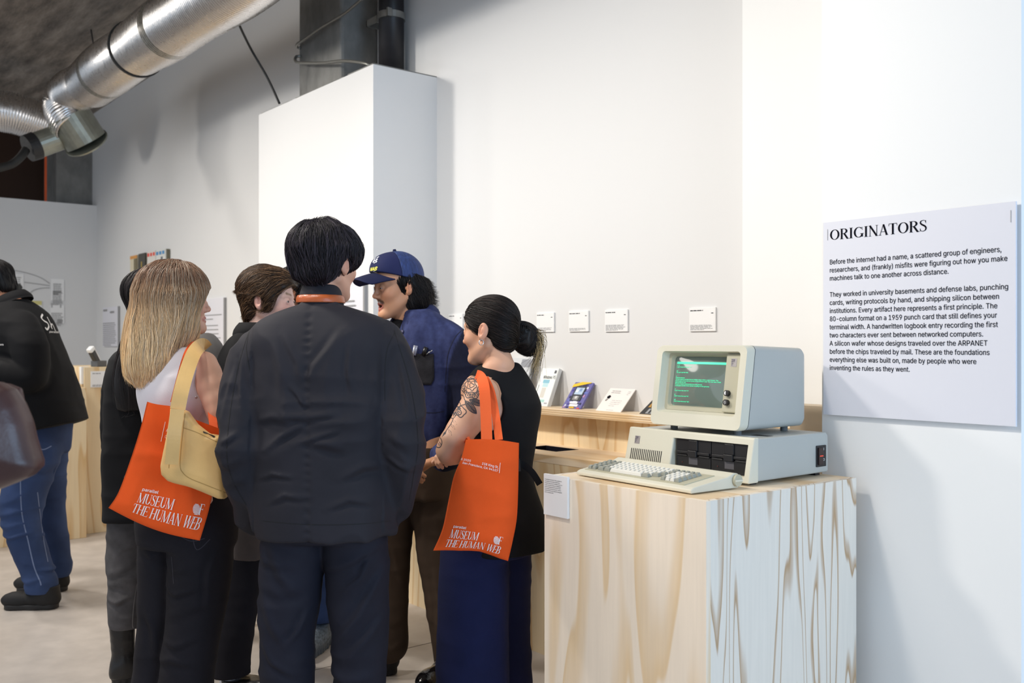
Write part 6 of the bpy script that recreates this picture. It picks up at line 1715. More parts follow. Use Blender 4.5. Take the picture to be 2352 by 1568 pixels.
decal(p, 'tattoo', skinb, shade + [(z_([(168, 1318), (190, 1312), (200, 1345), (182, 1368), (160, 1365)]), [(0, 1, 2, 3, 4)]), (z_([(142, 1270), (160, 1258), (168, 1285), (150, 1300)]), [(0, 1, 2, 3)])], mat('tattoo shading', '6b5a58', .6), .0006)
stitched(p, 'tattoo', skinb, hnd, .0028, M['tattoo'], .0007)
# her tote
pr, pos = sheet_bag('tote_bag', 'orange tote bag with white lettering on the tattooed woman\'s shoulder', [(1070, 1009), (1060, 1050), (1042, 1095), (1030, 1150), (1016, 1215), (995, 1264)], [(1192, 1017), (1191, 1080), (1190, 1130), (1187, 1190), (1178, 1240), (1167, 1288)], lambda u: -4 * math.sin(math.pi * u), lambda u: -9 * math.sin(math.pi * u) - 14 * max(0, .8 - abs(u - .62) * 3) * .4, 3.10, .05, M['tote'], wr=.011, seed=7, group='orange museum tote bags')
bag_print(pr, pos, museum_print(pr, pos, .12, .74, .945, .070, 1), M['print_white'])
V, F = text_geo('238 King St,', 1, align='RIGHT', bold=.008); V2, F2 = text_geo('San Francisco, CA 94107', 1, align='RIGHT', bold=.008); V3, F3 = text_geo('05.05.2025', 1, align='RIGHT', bold=.008)
bag_print(pr, pos, [uv_text(V, F, .655, .225, .072, .040), uv_text(V2, F2, .655, .258, .072, .040), uv_text(V3, F3, .175, .225, .072, .040), ([(.672, .175), (.680, .175), (.680, .265), (.672, .265)], [(0, 1, 2, 3)])], M['print_white'], 'address_print')
strap_band(pr, 'strap', [P3(1118, 1012, 3.088), P3(1116, 950, 3.13), P3(1112, 890, 3.165), P3(1104, 866, 3.21), P3(1094, 861, 3.28)], .036, M['webbing'])
strap_band(pr, 'strap', [P3(1146, 1010, 3.095), P3(1138, 950, 3.16), P3(1128, 900, 3.19), P3(1114, 868, 3.23)], .026, M['webbing'])
strap_band(pr, 'strap', [P3(1080, 1012, 3.115), P3(1076, 1020, 3.2), P3(1070, 1070, 3.25)], .03, M['webbing'])
# ================================================================ man in the blue cap and denim jacket
D = 4.06
p = Person('person in a navy cap and denim work jacket talking, facing the group', G(958, D, 0)); capm = p
H = Head(P3(914, 657, D), -119, -6, 0, 1.03); hs = head_shape(.013, 1.04, .95, .0029); hs.m = .013
arms = [[(P3(1048, 792, 3.99), .050), (P3(1078, 900, 3.98), .044), (P3(1070, 1010, 3.92), .036), (P3(1010, 1055, 3.78), .027)], [(P3(905, 800, 4.20), .050), (P3(890, 930, 4.22), .042), (P3(880, 1040, 4.05), .030)]]
legs = [[(G(985, D + .02, .86), .09), (G(1010, D + .02, .48), .058), (G(1040, 4.01, .09), .038), (G(1015, 3.96, .035), .033)], [(G(925, D + .02, .86), .09), (G(897, D + .03, .48), .058), (G(893, 4.07, .09), .038), (G(875, 4.05, .035), .033)]]
tors = loft([(.80, *G(955, D, 0)[:2], .165, .12), (.92, *G(955, D, 0)[:2], .172, .125), (1.08, *G(962, D, 0)[:2], .155, .115), (1.28, *G(972, D, 0)[:2], .18, .125), (1.40, *G(972, D, 0)[:2], .17, .10), (1.47, *G(968, D, 0)[:2], .10, .07)], math.radians(-140), 2.2, .03)
eyes(p, H, '22160f', (.15, -1, -.1))
hd_ = math.radians(-140)
tk = loft([sec(1062, 905, 1000, D, .135), sec(1000, 900, 1030, D, .14), sec(930, 898, 1052, D, .145), sec(850, 900, 1060, D, .14), sec(790, 912, 1062, D, .125), sec(750, 918, 1045, D, .11), sec(725, 928, 1012, D, .085), sec(712, 934, 995, D, .07)], 0, 2.4, .015)
s1 = curve_chain([(P3(1020, 778, 4.02), .072), (P3(1052, 810, 3.99), .074), (P3(1074, 890, 3.98), .072), (P3(1082, 960, 3.96), .068), (P3(1066, 1020, 3.90), .060), (P3(1020, 1050, 3.80), .052)], 4)
s2 = curve_chain([(P3(930, 780, 4.14), .07), (P3(908, 830, 4.2), .07), (P3(892, 940, 4.22), .062), (P3(884, 1030, 4.08), .052)], 4)
dj = wrinkled(U(tk, s1, s2, k=.02), .010, (7, 7, 3.5), 21, .005, (5, 5, 14))
djo = lambda P: smax(dj(P), -H.sdf(ell((0, -.028, -.150), (.058, .072, .068)))(P), .006)
Vd, Fd = nets(djo, *bb(840, 1085, 3.65, 1130, 695, 4.45), .0072)
p.cloth.append(djo)
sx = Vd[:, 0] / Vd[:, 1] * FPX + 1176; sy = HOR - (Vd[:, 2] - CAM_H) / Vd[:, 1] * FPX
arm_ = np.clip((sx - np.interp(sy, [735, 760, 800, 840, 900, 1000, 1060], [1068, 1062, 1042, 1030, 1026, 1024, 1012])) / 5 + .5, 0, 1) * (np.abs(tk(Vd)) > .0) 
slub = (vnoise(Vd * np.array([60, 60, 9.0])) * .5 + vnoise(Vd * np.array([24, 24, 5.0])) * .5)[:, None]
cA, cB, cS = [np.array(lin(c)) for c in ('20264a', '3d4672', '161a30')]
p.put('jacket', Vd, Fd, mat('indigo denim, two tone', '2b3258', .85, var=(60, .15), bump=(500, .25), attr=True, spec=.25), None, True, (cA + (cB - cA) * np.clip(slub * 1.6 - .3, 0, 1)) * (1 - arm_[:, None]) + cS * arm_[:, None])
djb = BVHTree.FromPolygons([Vector(v) for v in Vd], [tuple(int(i) for i in q) for q in Fd])
# turn-down collar: a folded band that follows the neck
def band(p, name, H_, m, pts_top, pts_bot, th=.004, parent=None):
    V = []; F = []; n = len(pts_top); c = np.mean(pts_top + pts_bot, 0)
    for s in (0, 1):
        for a, b in zip(pts_top, pts_bot):
            for t in np.linspace(0, 1, 5):
                q = a + (b - a) * t; r = q - c; r[2] = 0; r = r / max(np.linalg.norm(r), 1e-6); V.append(q + r * (th * s + .010 * math.sin(t * 3.1)))
    k = 5
    for s in (0, 1):
        o_ = s * n * k
        for i in range(n - 1):
            for j in range(k - 1): F.append((o_ + i * k + j, o_ + (i + 1) * k + j, o_ + (i + 1) * k + j + 1, o_ + i * k + j + 1))
    o2 = n * k
    for i in range(n - 1): F.append((i * k + k - 1, (i + 1) * k + k - 1, o2 + (i + 1) * k + k - 1, o2 + i * k + k - 1)); F.append((i * k, (i + 1) * k, o2 + (i + 1) * k, o2 + i * k))
    return p.put(name, np.array(V), F, m, parent)
th = np.radians(np.linspace(28, 332, 33)); nc = P3(955, 726, D + .02); fwd = np.array([math.sin(hd_), math.cos(hd_), 0]); lft = np.array([-math.cos(hd_), math.sin(hd_), 0])
ptT = [nc + fwd * .066 * math.cos(t) + lft * .066 * math.sin(t) + np.array([0, 0, .040 - .040 * math.cos(t) * (math.cos(t) > 0) + .012 * (math.cos(t) < 0)]) for t in th]
ptB = [nc + fwd * (.104 * math.cos(t) + .006) + lft * .104 * math.sin(t) + np.array([0, 0, -.006 - .034 * max(0, math.cos(t)) + .012 * (math.cos(t) < 0)]) for t in th]
band(p, 'collar', H, M['indigo'], ptT, ptB)
p.sdf('undershirt', H.sdf(lambda Q: ell((0, .004, -.168), (.060, .064, .040))(Q)), nc - .14, nc + .12, .006, M['black_cotton'])
# pocket, seams, button, pens
pk = [(936, 812), (995, 814), (997, 868), (985, 884), (942, 880)]
def surf_patch(p, name, bvh, quad, m, off=.003, n=10, cut=0):
    V = []; F = []; ok = {}
    for j in range(n + 1):
        for i in range(n + 1):
            u, v = i / n, j / n; u = .5 + (u - .5) * (1 - .26 * max(0, (v - .8) / .2)) if cut else u; a = (1 - u) * (1 - v); x = quad[0][0] * a + quad[1][0] * u * (1 - v) + quad[2][0] * u * v + quad[3][0] * (1 - u) * v; y = quad[0][1] * a + quad[1][1] * u * (1 - v) + quad[2][1] * u * v + quad[3][1] * (1 - u) * v
            h = ray(bvh, x, y)
            if h[0] is None: continue
            nn = h[1] if h[1].dot(EYE - h[0]) > 0 else -h[1]; ok[(i, j)] = len(V); V.append(tuple(h[0] + nn * off))
    for j in range(n):
        for i in range(n):
            q = [(i, j), (i + 1, j), (i + 1, j + 1), (i, j + 1)]
            if all(c in ok for c in q): F.append(tuple(ok[c] for c in q))
    o = p.put(name, np.array(V), F, m); o.modifiers.new('thick', 'SOLIDIFY').thickness = .002; return o
pocket = surf_patch(p, 'pocket', djb, [(936, 812), (996, 813), (998, 884), (938, 882)], cloth('black denim pocket', '2a2a2f', .9, 300, .4, (20, .3)), .003, 12, 3)
stitched(p, 'jacket_seam', djb, [[(1064, 755), (1045, 775), (1030, 810), (1025, 850), (1022, 900)], [(930, 948), (960, 946), (995, 948), (1020, 944)], [(936, 1046), (960, 1050), (990, 1046)], [(925, 745), (924, 790), (922, 850), (920, 930)]], .003, mat('indigo seam', '121630', .8), .001)
h = ray(djb, 925, 762)
if h[0]:
    mb = MB().tube([h[0] + h[1] * .001, h[0] + h[1] * .005], .0085, 16); p.put('button', np.array(mb.V), mb.F, mat('dull button', '4c4c66', .35, .3))
def pen(p, name, a, b, d, r, m, label, cat='pen'):
    pr = Person.__new__(Person); pr.base = P3(*a, d); pr.wb = toW(pr.base)[0]; mb = MB().tube([Vector(P3(*a, d)), Vector(P3(*b, d))], r, 10)
    tag(pr_put(pr, name, mb, m), label, cat)
def pr_put(pr, name, mb, m):
    o = raw_mesh(name, toW(np.array(mb.V)) - pr.wb, mb.F, m, None, True); o.location = tuple(pr.wb); return o
hp = ray(djb, 955, 808); dp = hp[0].y - .012 if hp[0] else 3.9
pen(p, 'pen', (948, 818), (953, 793), dp, .005, mat('silver pen', 'c4c8d4', .25, .4), 'silver pen upright in the denim jacket chest pocket')
pen(p, 'pen', (953, 816), (958, 794), dp, .004, mat('clear pen', '9aa0b8', .25, .2), 'second greyish pen beside the silver pen in the pocket')
pen(p, 'pen', (978, 814), (993, 804), dp, .0028, M['chrome'], 'thin chrome pen slanting across the chest pocket')
pen(p, 'folded_glasses', (972, 816), (979, 797), dp + .004, .009, M['black_leather'], 'black folded glasses case poking out of the chest pocket', 'case')
tr = trousers(p, loft([(.76, *G(950, D, 0)[:2], .165, .13), (.88, *G(960, D, 0)[:2], .172, .14), (1.0, *G(962, D, 0)[:2], .16, .125), (1.03, *G(962, D, 0)[:2], .155, .12)], math.radians(-140), 2.3, .02),
              [[(G(992, D, .80), .105), (G(1003, D, .62), .092), (G(1013, D, .45), .085), (G(1030, 4.02, .22), .078), (G(1042, 4.01, .07), .075)], [(G(915, D + .03, .80), .100), (G(900, D + .04, .62), .088), (G(893, D + .03, .45), .082), (G(891, 4.06, .25), .078), (G(892, 4.06, .13), .08)]], M['brown_trouser'], amp=.006, seed=31, hem=.05, k=.010, scale=(6, 6, 3), fd=D, famp=.007, folds=[[(900, 1250), (915, 1300), (930, 1340)], [(985, 1120), (975, 1180), (980, 1260)], [(1000, 1300), (1010, 1380), (1008, 1440)], [(890, 1400), (910, 1420), (930, 1410)], [(888, 1470), (905, 1480), (930, 1462)]])
body(p, H, hs, tors, P3(957, 738, D + .02), arms, legs, lambda V: skin_colors(H, V, hs, 'd09a78', 'b5605a', '1b1512', '2a211d', .07), hands=(hand(P3(1010, 1055, 3.78), (-.8, -.5, -.2), (0, -.3, -1), 1, .8, -1), hand(P3(880, 1040, 4.05), (-.3, -.8, -.5), (.4, -.3, -1), 1, .7, 1)))
shoe(p, G(912, D, 0)[0], 4.11, -118, L=.29, upper=M['black_shoe'], sole=M['black_sole'])
shoe(p, G(1052, D, 0)[0], 4.06, -150, L=.29, upper=mat('glossy black shoe', '0e0d10', .15, bump=(60, .5)), sole=M['black_sole'])
# cap
M['cap_front'] = cloth('navy cap twill', '20264e', .8, 800, .1); M['cap_mesh'] = mat('blue cap mesh', '24386c', .7, var=(120, .35), bump=(160, .6), stretch=(1, 1, .06)); M['brim'] = cloth('navy brim', '1b2042', .8, 800, .1)
dome0 = ell((0, .004, .040), (.0885, .112, .104)); dome1 = ell((0, .004, .040), (.0860, .1095, .1015))
rim = lambda Q: (.034 + .06 * (Q[:, 1] + .1) * 0 - .030 * np.clip((Q[:, 1]) / .1, -1, 1)) - Q[:, 2]
front_bulge = ell((0, -.045, .072), (.072, .066, .062))
crown = lambda Q: smax(smin(dome0(Q), front_bulge(Q), .02), rim(Q), .003)
lo_, hi_ = H.pos - .19, H.pos + .21
p.sdf('cap_front_panel', H.sdf(lambda Q: smax(crown(Q), Q[:, 1] + .012, .001)), lo_, hi_, .0036, M['cap_front']); cfb = p.bvh
p.sdf('cap_mesh_panel', H.sdf(lambda Q: smax(smax(dome0(Q), rim(Q), .003), -.012 - Q[:, 1], .001)), lo_, hi_, .0036, M['cap_mesh'])
mb = MB().tube([Vector(H.out((0, .0, .142))), Vector(H.out((0, .0, .152)))], [.009, .006], 14); p.put('cap_button', np.array(mb.V), mb.F, M['brim'])
V = []; F = []; nu, nv = 24, 10
for s in (0, 1):
    for j in range(nv + 1):
        for i in range(nu + 1):
            a = math.radians(-66 + 132 * i / nu); t = j / nv; r0 = np.array([.087 * math.sin(a), .004 - .112 * math.cos(a) * .98]); tip = np.array([.080 * math.sin(a * .98), -.112 - .075 * max(0, math.cos(a * 1.22)) ** .6])
            q = r0 + (tip - r0) * t; z = .062 - .034 * (q[0] / .08) ** 2 - .012 * t - .0045 * s - .006 * t * t; V.append(H.out((q[0], q[1], z)))
o2 = (nu + 1) * (nv + 1)
for j in range(nv):
    for i in range(nu):
        q = (j * (nu + 1) + i, j * (nu + 1) + i + 1, (j + 1) * (nu + 1) + i + 1, (j + 1) * (nu + 1) + i); F.append(q); F.append(tuple(o2 + c for c in q[::-1]))
edge = [j * (nu + 1) for j in range(nv + 1)] + [nv * (nu + 1) + i for i in range(1, nu + 1)] + [(j) * (nu + 1) + nu for j in range(nv - 1, -1, -1)]
F += [(edge[k], edge[k + 1], o2 + edge[k + 1], o2 + edge[k]) for k in range(len(edge) - 1)]
p.put('cap_brim', np.array(V), F, M['brim'])
def on_cap(V2, F2):
    o_ = []
    for x, y in V2:
        q = H.out((x, -.25, y)); d = Vector(H.out((x, .2, y)) - q).normalized(); h = cfb.ray_cast(Vector(q), d); o_.append(tuple(h[0] - d * .0015) if h[0] else tuple(q + np.array(d) * .12))
    return np.array(o_), F2
V, F = text_geo('MAS', .026, sx=1.05, bold=.0012); V = [(x + .28 * y + .0, y + .070) for x, y in V]
p.put('cap_lettering', *on_cap(V, F), mat('yellow thread', 'd8d35a', .6), smooth=False)
V = []; F = []
for (x, y, r) in ((.012, .108, .006), (.024, .112, .005), (.006, .118, .004), (.030, .104, .004), (.018, .122, .004), (.022, .101, .003)):
    b = len(V); V += [(x + r * math.cos(a) * (1 + .3 * math.sin(3 * a)), y + r * math.sin(a)) for a in np.linspace(0, 6.283, 9)[:-1]]; F.append(tuple(range(b, b + 8)))
b = len(V)
for i in range(13): t = i / 12; x = -.005 + .042 * t; V += [(x, .058 + .012 * t * t), (x, .063 + .010 * t * t - .003 * t)]
F += [(b + 2 * i, b + 2 * i + 2, b + 2 * i + 3, b + 2 * i + 1) for i in range(12)]
p.put('cap_emblem', *on_cap(V, F), mat('white thread', 'dfe2ea', .6), smooth=False)
# hair below the cap
hl = U(ell((0, .030, .020), (.084, .095, .070)), ell((0, .075, -.045), (.078, .060, .085)), ell((.052, .058, -.050), (.040, .050, .072)), ell((-.052, .058, -.050), (.040, .050, .072)), k=.03)
hcut = U(ell((0, -.100, -.050), (.13, .105, .13)), ell((-.105, .004, -.030), (.042, .026, .050)), ell((.105, .004, -.030), (.042, .026, .050)), k=.012)
hullC = H.sdf(lambda Q: smax(smax(hl(Q), -hcut(Q), .010), Q[:, 2] - .045 + .35 * (Q[:, 1] - .02), .004) - .005 * (ridges(Q, (24, 24, 9), 3) - .4))
p.sdf('hair', hullC, H.pos - .2, H.pos + .2, .0048, M['hair_black'], colors=lambda V: np.tile(lin('100e0e'), (len(V), 1)))
back = -np.array([math.sin(math.radians(-119)), math.cos(math.radians(-119)), 0])
def flip(P, fr): return np.tile((back * 2.2 + np.array([0, 0, .9])) * max(0, fr - .5) * 3.2, (len(P), 1))
strands('hair_strands', p, hullC, H.out((0, .04, -.02)), H.out((0, -.02, .12)), 2600, (.08, .22), M['hair_black'], dark_hair('0c0a0b', '332d2d'), .55, 16, .0009, seed=12, lift=(-.001, .006), wob=.45, wobs=12, tipfree=.45, flick=flip)

# ================================================================ young man with brown hair
D = 3.92
p = Person('person with short brown hair and a black jacket looking right', G(575, D, 0)); brn = p
H = Head(P3(620, 690, D), 97, -2, 0, 1.0); hs = head_shape(0, .98, 1.0); hs.m = 0
arms = [[(P3(560, 805, 3.82), .05), (P3(545, 930, 3.80), .043), (P3(575, 1040, 3.84), .034), (P3(620, 1060, 3.95), .027)], [(P3(625, 805, 4.08), .05), (P3(640, 940, 4.1), .042), (P3(655, 1050, 4.0), .028)]]
legs = [[(G(565, D, .85), .088), (G(548, D - .04, .47), .056), (G(528, D - .10, .09), .038), (G(548, D - .08, .035), .032)], [(G(610, D + .10, .85), .088), (G(634, D + .16, .47), .056), (G(640, D + .20, .09), .038), (G(640, D + .12, .035), .032)]]
tors = std_torso(G(590, D, 0)[:2], .93, 1.40, .19, 105)
eyes(p, H, '3f3a36', (-.2, -1, 0))
tk = loft([sec(1160, 505, 640, D, .15), sec(1050, 510, 650, D, .15), sec(930, 512, 660, D, .155), sec(840, 512, 665, D, .15), sec(800, 524, 655, D, .125), sec(778, 545, 635, D, .09), sec(765, 560, 622, D, .07)], 0, 2.4, .015)
s1 = curve_chain([(P3(560, 806, 3.86), .072), (P3(540, 850, 3.82), .072), (P3(536, 940, 3.80), .066), (P3(562, 1035, 3.82), .056), (P3(610, 1056, 3.93), .046)], 4)
s2 = curve_chain([(P3(625, 806, 4.05), .07), (P3(642, 930, 4.1), .062), (P3(652, 1040, 4.02), .048)], 4)
p.sdf('jacket', wrinkled(U(tk, s1, s2, k=.02), .008, (7, 7, 3.5), 41), *bb(470, 1190, 3.6, 720, 750, 4.3), .009, M['black_cotton'])
th = np.radians(np.linspace(35, 325, 29)); nc = P3(593, 770, D); hd_ = math.radians(105); fwd = np.array([math.sin(hd_), math.cos(hd_), 0]); lft = np.array([-math.cos(hd_), math.sin(hd_), 0])
band(p, 'collar', H, M['black_cotton'], [nc + fwd * .072 * math.cos(t) + lft * .070 * math.sin(t) + np.array([0, 0, .052]) for t in th], [nc + fwd * .098 * math.cos(t) + lft * .092 * math.sin(t) + np.array([0, 0, .0 + .012 * math.cos(t)]) for t in th])
trousers(p, loft([(.74, *G(580, D + .03, 0)[:2], .16, .15), (.9, *G(588, D, 0)[:2], .165, .15), (1.0, *G(588, D, 0)[:2], .15, .13)], 0, 2.3, .02), [[(G(562, D, .80), .11), (G(553, D - .03, .6), .098), (G(545, D - .06, .42), .086), (G(532, D - .10, .2), .076), (G(528, D - .10, .105), .072)], [(G(618, D + .12, .80), .10), (G(634, D + .16, .5), .080), (G(640, D + .2, .2), .066), (G(640, D + .2, .12), .066)]], M['black_jean'], amp=.006, seed=51, hem=.09, k=.012)
body(p, H, hs, tors, P3(598, 765, D), arms, legs, lambda V: skin_colors(H, V, hs, 'e8bfae', 'c98580', '8a6a4c', flush=.10), hands=(hand(P3(620, 1060, 3.95), (.7, .5, -.3), (0, -.3, -1), 1, .6, 1), hand(P3(655, 1050, 4.0), (.7, -.4, -.3), (0, -.3, -1), 1, .6, -1)))
for x, d, z in ((528, D - .10, .118), (640, D + .2, .128)):
    q = G(x, d, z); p.sdf('trouser_cuff', lambda P: smax(np.linalg.norm(P[:, :2] - q[:2], axis=1) - .078 - .003 * ridges(P, (20, 20, 20)), np.abs(P[:, 2] - q[2]) - .030, .006), q - .12, q + .12, .006, M['black_jean'])
    p.sdf('sock', cap(G(x, d, .04), G(x + 2, d, z), .040, .042), q - np.array([.1, .1, .1]), q + np.array([.1, .1, .03]), .007, M['white_cotton'])
shoe(p, G(512, D - .1, 0)[0], D - .10, 95, L=.28, upper=M['black_leather'], sole=M['white_shoe'], ankle=.075); shoe(p, G(640, D + .2, 0)[0], D + .25, 170, L=.28, upper=M['black_leather'], sole=M['white_shoe'], ankle=.075)
hem = loft([sec(1283, 536, 598, 3.74, .035), sec(1240, 538, 602, 3.74, .045), sec(1150, 530, 610, 3.78, .06), sec(1080, 530, 620, 3.82, .07)], 0, 3, .01)
p.sdf('overshirt_tail', wrinkled(hem, .006, (10, 10, 5), 3), *bb(505, 1300, 3.6, 650, 1060, 3.95), .008, M['taupe'])
hl = U(ell((0, .026, .046), (.088, .108, .092)), ell((.0, -.048, .066), (.066, .056, .050)), ell((0, .062, -.035), (.062, .048, .066)), ell((.074, -.010, .012), (.016, .040, .050)), ell((-.074, -.010, .012), (.016, .040, .050)), k=.025)
hcut = U(ell((0, -.130, -.030), (.122, .112, .096)), ell((-.102, .014, -.018), (.040, .031, .044)), ell((.102, .014, -.018), (.040, .031, .044)), k=.010)
hullN = H.sdf(lambda Q: smax(hl(Q) - .007 * (ridges(Q, (24, 10, 24), 3) - .4), -hcut(Q), .008))
p.sdf('hair', hullN, H.pos - .19, H.pos + .19, .0045, M['hair_brown'], colors=lambda V: np.tile(lin('33251c'), (len(V), 1)))
bk = -np.array([math.sin(math.radians(97)), math.cos(math.radians(97)), 0])
strands('hair_strands', p, hullN, H.out((0, .014, .03)), H.out((0, -.13, .06)), 4600, (.05, .13), M['hair_brown'], dark_hair('2a1c13', '846448'), .22, 12, .0008, seed=14, lift=(-.001, .009), wob=.5, wobs=16, tipfree=.3)

# ================================================================ person mostly hidden behind the man in black
D = 4.45
p = Person('person with dark curly hair and blue jeans hidden behind the man in black', G(735, D, 0))
H = Head(P3(683, 676, D), -75, 0, 0, 1.0); hs = head_shape(); hs.m = 0
arms = [[(P3(712, 800, 4.3), .05), (P3(730, 930, 4.28), .04), (P3(720, 1040, 4.25), .028)], [(P3(720, 800, 4.62), .05), (P3(740, 930, 4.65), .04), (P3(735, 1040, 4.6), .028)]]
legs = [[(G(715, D, .86), .088), (G(722, D, .47), .056), (G(738, D - .02, .09), .038), (G(728, D - .1, .035), .032)], [(G(735, D + .12, .86), .088), (G(750, D + .14, .47), .056), (G(765, D + .12, .09), .038), (G(755, D + .02, .035), .032)]]
tk = loft([sec(1130, 650, 800, D, .15), sec(1000, 655, 800, D, .15), sec(850, 660, 790, D, .15), sec(800, 672, 770, D, .12), sec(772, 690, 740, D, .07)], 0, 2.4, .015)
p.sdf('shirt', wrinkled(U(tk, curve_chain([(P3(712, 810, 4.33), .065), (P3(728, 930, 4.28), .055), (P3(720, 1030, 4.25), .042)]), curve_chain([(P3(722, 810, 4.6), .065), (P3(740, 930, 4.65), .055), (P3(735, 1030, 4.6), .042)]), k=.02), .006), *bb(600, 1150, 4.1, 850, 750, 4.8), .010, M['black_cotton'])
trousers(p, loft([(.76, *G(722, D + .05, 0)[:2], .15, .15), (.95, *G(722, D + .03, 0)[:2], .15, .13)], 0, 2.3, .02), [[(G(718, D, .82), .10), (G(724, D, .5), .082), (G(738, D - .02, .18), .07), (G(740, D - .02, .14), .07)], [(G(735, D + .12, .82), .10), (G(752, D + .14, .5), .082), (G(768, D + .12, .16), .07)]], M['blue_jean'], h=.010, seed=61, hem=.13)
body(p, H, hs, std_torso(G(720, D, 0)[:2], .93, 1.42, .19, -75), P3(706, 765, D), arms, legs, lambda V: skin_colors(H, V, hs, 'a8704e', '8a4a40', '17110f'), h=.009, hands=(hand(P3(720, 1040, 4.25), (-.2, -.2, -1), (-1, 0, 0), 1, .5, 1), hand(P3(735, 1040, 4.6), (-.2, 0, -1), (-1, 0, 0), 1, .5, -1)))
shoe(p, G(745, D, 0)[0], D + .02, -165, L=.29, upper=M['grey_shoe'], sole=M['grey_sole'], tread=True, ankle=.12, sole_h=.045); shoe(p, G(775, D, 0)[0], D + .16, -150, L=.29, upper=M['grey_shoe'], sole=M['grey_sole'], tread=True, ankle=.12, sole_h=.045)
hl = U(ell((0, .020, .045), (.090, .108, .092)), ell((0, .062, -.03), (.066, .048, .06)), k=.025); hcut = U(ell((0, -.125, -.045), (.12, .090, .100)), ell((-.100, .018, -.022), (.036, .026, .042)), ell((.100, .018, -.022), (.036, .026, .042)), k=.01)
hullP = H.sdf(lambda Q: smax(hl(Q) - .012 * (ridges(Q, (40, 40, 40), 3) - .4), -hcut(Q), .008))
p.sdf('hair', hullP, H.pos - .19, H.pos + .19, .005, M['hair_black'], colors=lambda V: np.tile(lin('120f0e'), (len(V), 1)))
strands('hair_strands', p, hullP, H.out((0, .014, .03)), H.out((0, .04, .13)), 900, (.03, .07), M['hair_black'], dark_hair(), .1, 10, .0013, seed=16, lift=(0, .012), wob=1.2, wobs=40, tipfree=.5)

# ================================================================ person in grey behind the blonde woman
D = 4.62
p = Person('person in a grey shirt almost hidden behind the blonde woman', G(415, D, 0))
H = Head(P3(428, 682, D), 100, 0, 0, .95); hs = head_shape(); hs.m = 0
arms = [[(P3(470, 806, 4.55), .05), (P3(468, 930, 4.5), .04), (P3(470, 1020, 4.48), .028)], [(P3(440, 806, 4.8), .05), (P3(450, 930, 4.85), .04), (P3(460, 1020, 4.8), .028)]]
legs = [[(G(425, D, .84), .085), (G(395, D, .46), .055), (G(352, D - .04, .09), .037), (G(366, D - .04, .035), .03)], [(G(445, D + .1, .84), .085), (G(450, D + .1, .46), .055), (G(455, D + .1, .09), .037), (G(470, D + .1, .035), .03)]]
tk = loft([sec(1110, 390, 505, D, .14), sec(950, 385, 512, D, .14), sec(830, 385, 516, D, .14), sec(790, 395, 506, D, .12), sec(766, 415, 488, D, .08)], 0, 2.3, .02)
p.sdf('shirt', wrinkled(U(tk, curve_chain([(P3(476, 806, 4.6), .068), (P3(472, 870, 4.52), .06)]), curve_chain([(P3(440, 806, 4.78), .066), (P3(446, 880, 4.84), .058)]), k=.02), .006), *bb(330, 1140, 4.3, 560, 740, 4.98), .010, M['grey_cotton'])
trousers(p, loft([(.74, *G(435, D + .05, 0)[:2], .15, .14), (.92, *G(440, D + .03, 0)[:2], .15, .13)], 0, 2.3, .02), [[(G(420, D, .8), .10), (G(392, D, .46), .075), (G(356, D - .03, .22), .058), (G(350, D - .03, .18), .056)], [(G(447, D + .1, .8), .10), (G(450, D + .1, .46), .075), (G(455, D + .1, .18), .06)]], M['deep_navy'], h=.010, seed=71, hem=.155)
body(p, H, hs, std_torso(G(440, D, 0)[:2], .9, 1.38, .18, 60), P3(442, 772, D), arms, legs, lambda V: skin_colors(H, V, hs, 'd8a98c', 'b5675c', '2a1c16'), h=.010, hands=(hand(P3(470, 1020, 4.48), (.3, 0, -1), (1, 0, 0), .95, .5, 1), hand(P3(460, 1020, 4.8), (.3, 0, -1), (1, 0, 0), .95, .5, -1)))
shoe(p, G(345, D - .04, 0)[0], D - .06, 70, L=.26, W=.09, upper=M['white_shoe'], sole=M['white_shoe'], ankle=.12); shoe(p, G(446, D, 0)[0], D + .1, 80, L=.26, W=.09, upper=M['white_shoe'], sole=M['white_shoe'], ankle=.12)
hl = ell((0, .022, .038), (.086, .106, .088)); hcut = ell((0, -.125, -.05), (.12, .090, .110))
hullP = H.sdf(lambda Q: smax(hl(Q), -hcut(Q), .008))
p.sdf('hair', hullP, H.pos - .19, H.pos + .19, .006, M['hair_brown'], colors=lambda V: np.tile(lin('2a1f19'), (len(V), 1)))
# ================================================================ woman with long black hair behind the blonde woman
D = 3.98
p = Person('person with long black hair, black jacket and grey jeans behind the blonde woman', G(312, D, 0)); lbh = p
H = Head(P3(352, 690, D), 55, -4, 0, .97); hs = head_shape(); hs.m = 0
arms = [[(P3(290, 835, 4.02), .047), (P3(275, 960, 4.05), .040), (P3(285, 1070, 4.10), .027)], [(P3(385, 835, 3.86), .047), (P3(400, 960, 3.82), .040), (P3(410, 1060, 3.95), .027)]]
legs = [[(G(305, D + .02, .84), .085), (G(292, D, .46), .052), (G(292, D - .02, .09), .036), (G(312, D + .06, .035), .03)], [(G(352, D - .0, .84), .085), (G(360, D + .08, .46), .052), (G(385, D + .1, .09), .036), (G(400, D + .18, .035), .03)]]
tk = loft([sec(1188, 250, 400, D, .15), sec(1100, 248, 402, D, .15), sec(1000, 247, 402, D, .15), sec(900, 250, 405, D, .15), sec(840, 258, 402, D, .135), sec(808, 278, 385, D, .105), sec(790, 305, 368, D, .07)], 0, 2.5, .012)
s1 = curve_chain([(P3(292, 838, 4.0), .066), (P3(272, 900, 4.02), .064), (P3(267, 1000, 4.04), .058), (P3(280, 1075, 4.09), .046)], 4); s2 = curve_chain([(P3(384, 838, 3.9), .066), (P3(402, 960, 3.84), .056), (P3(408, 1050, 3.93), .046)], 4)
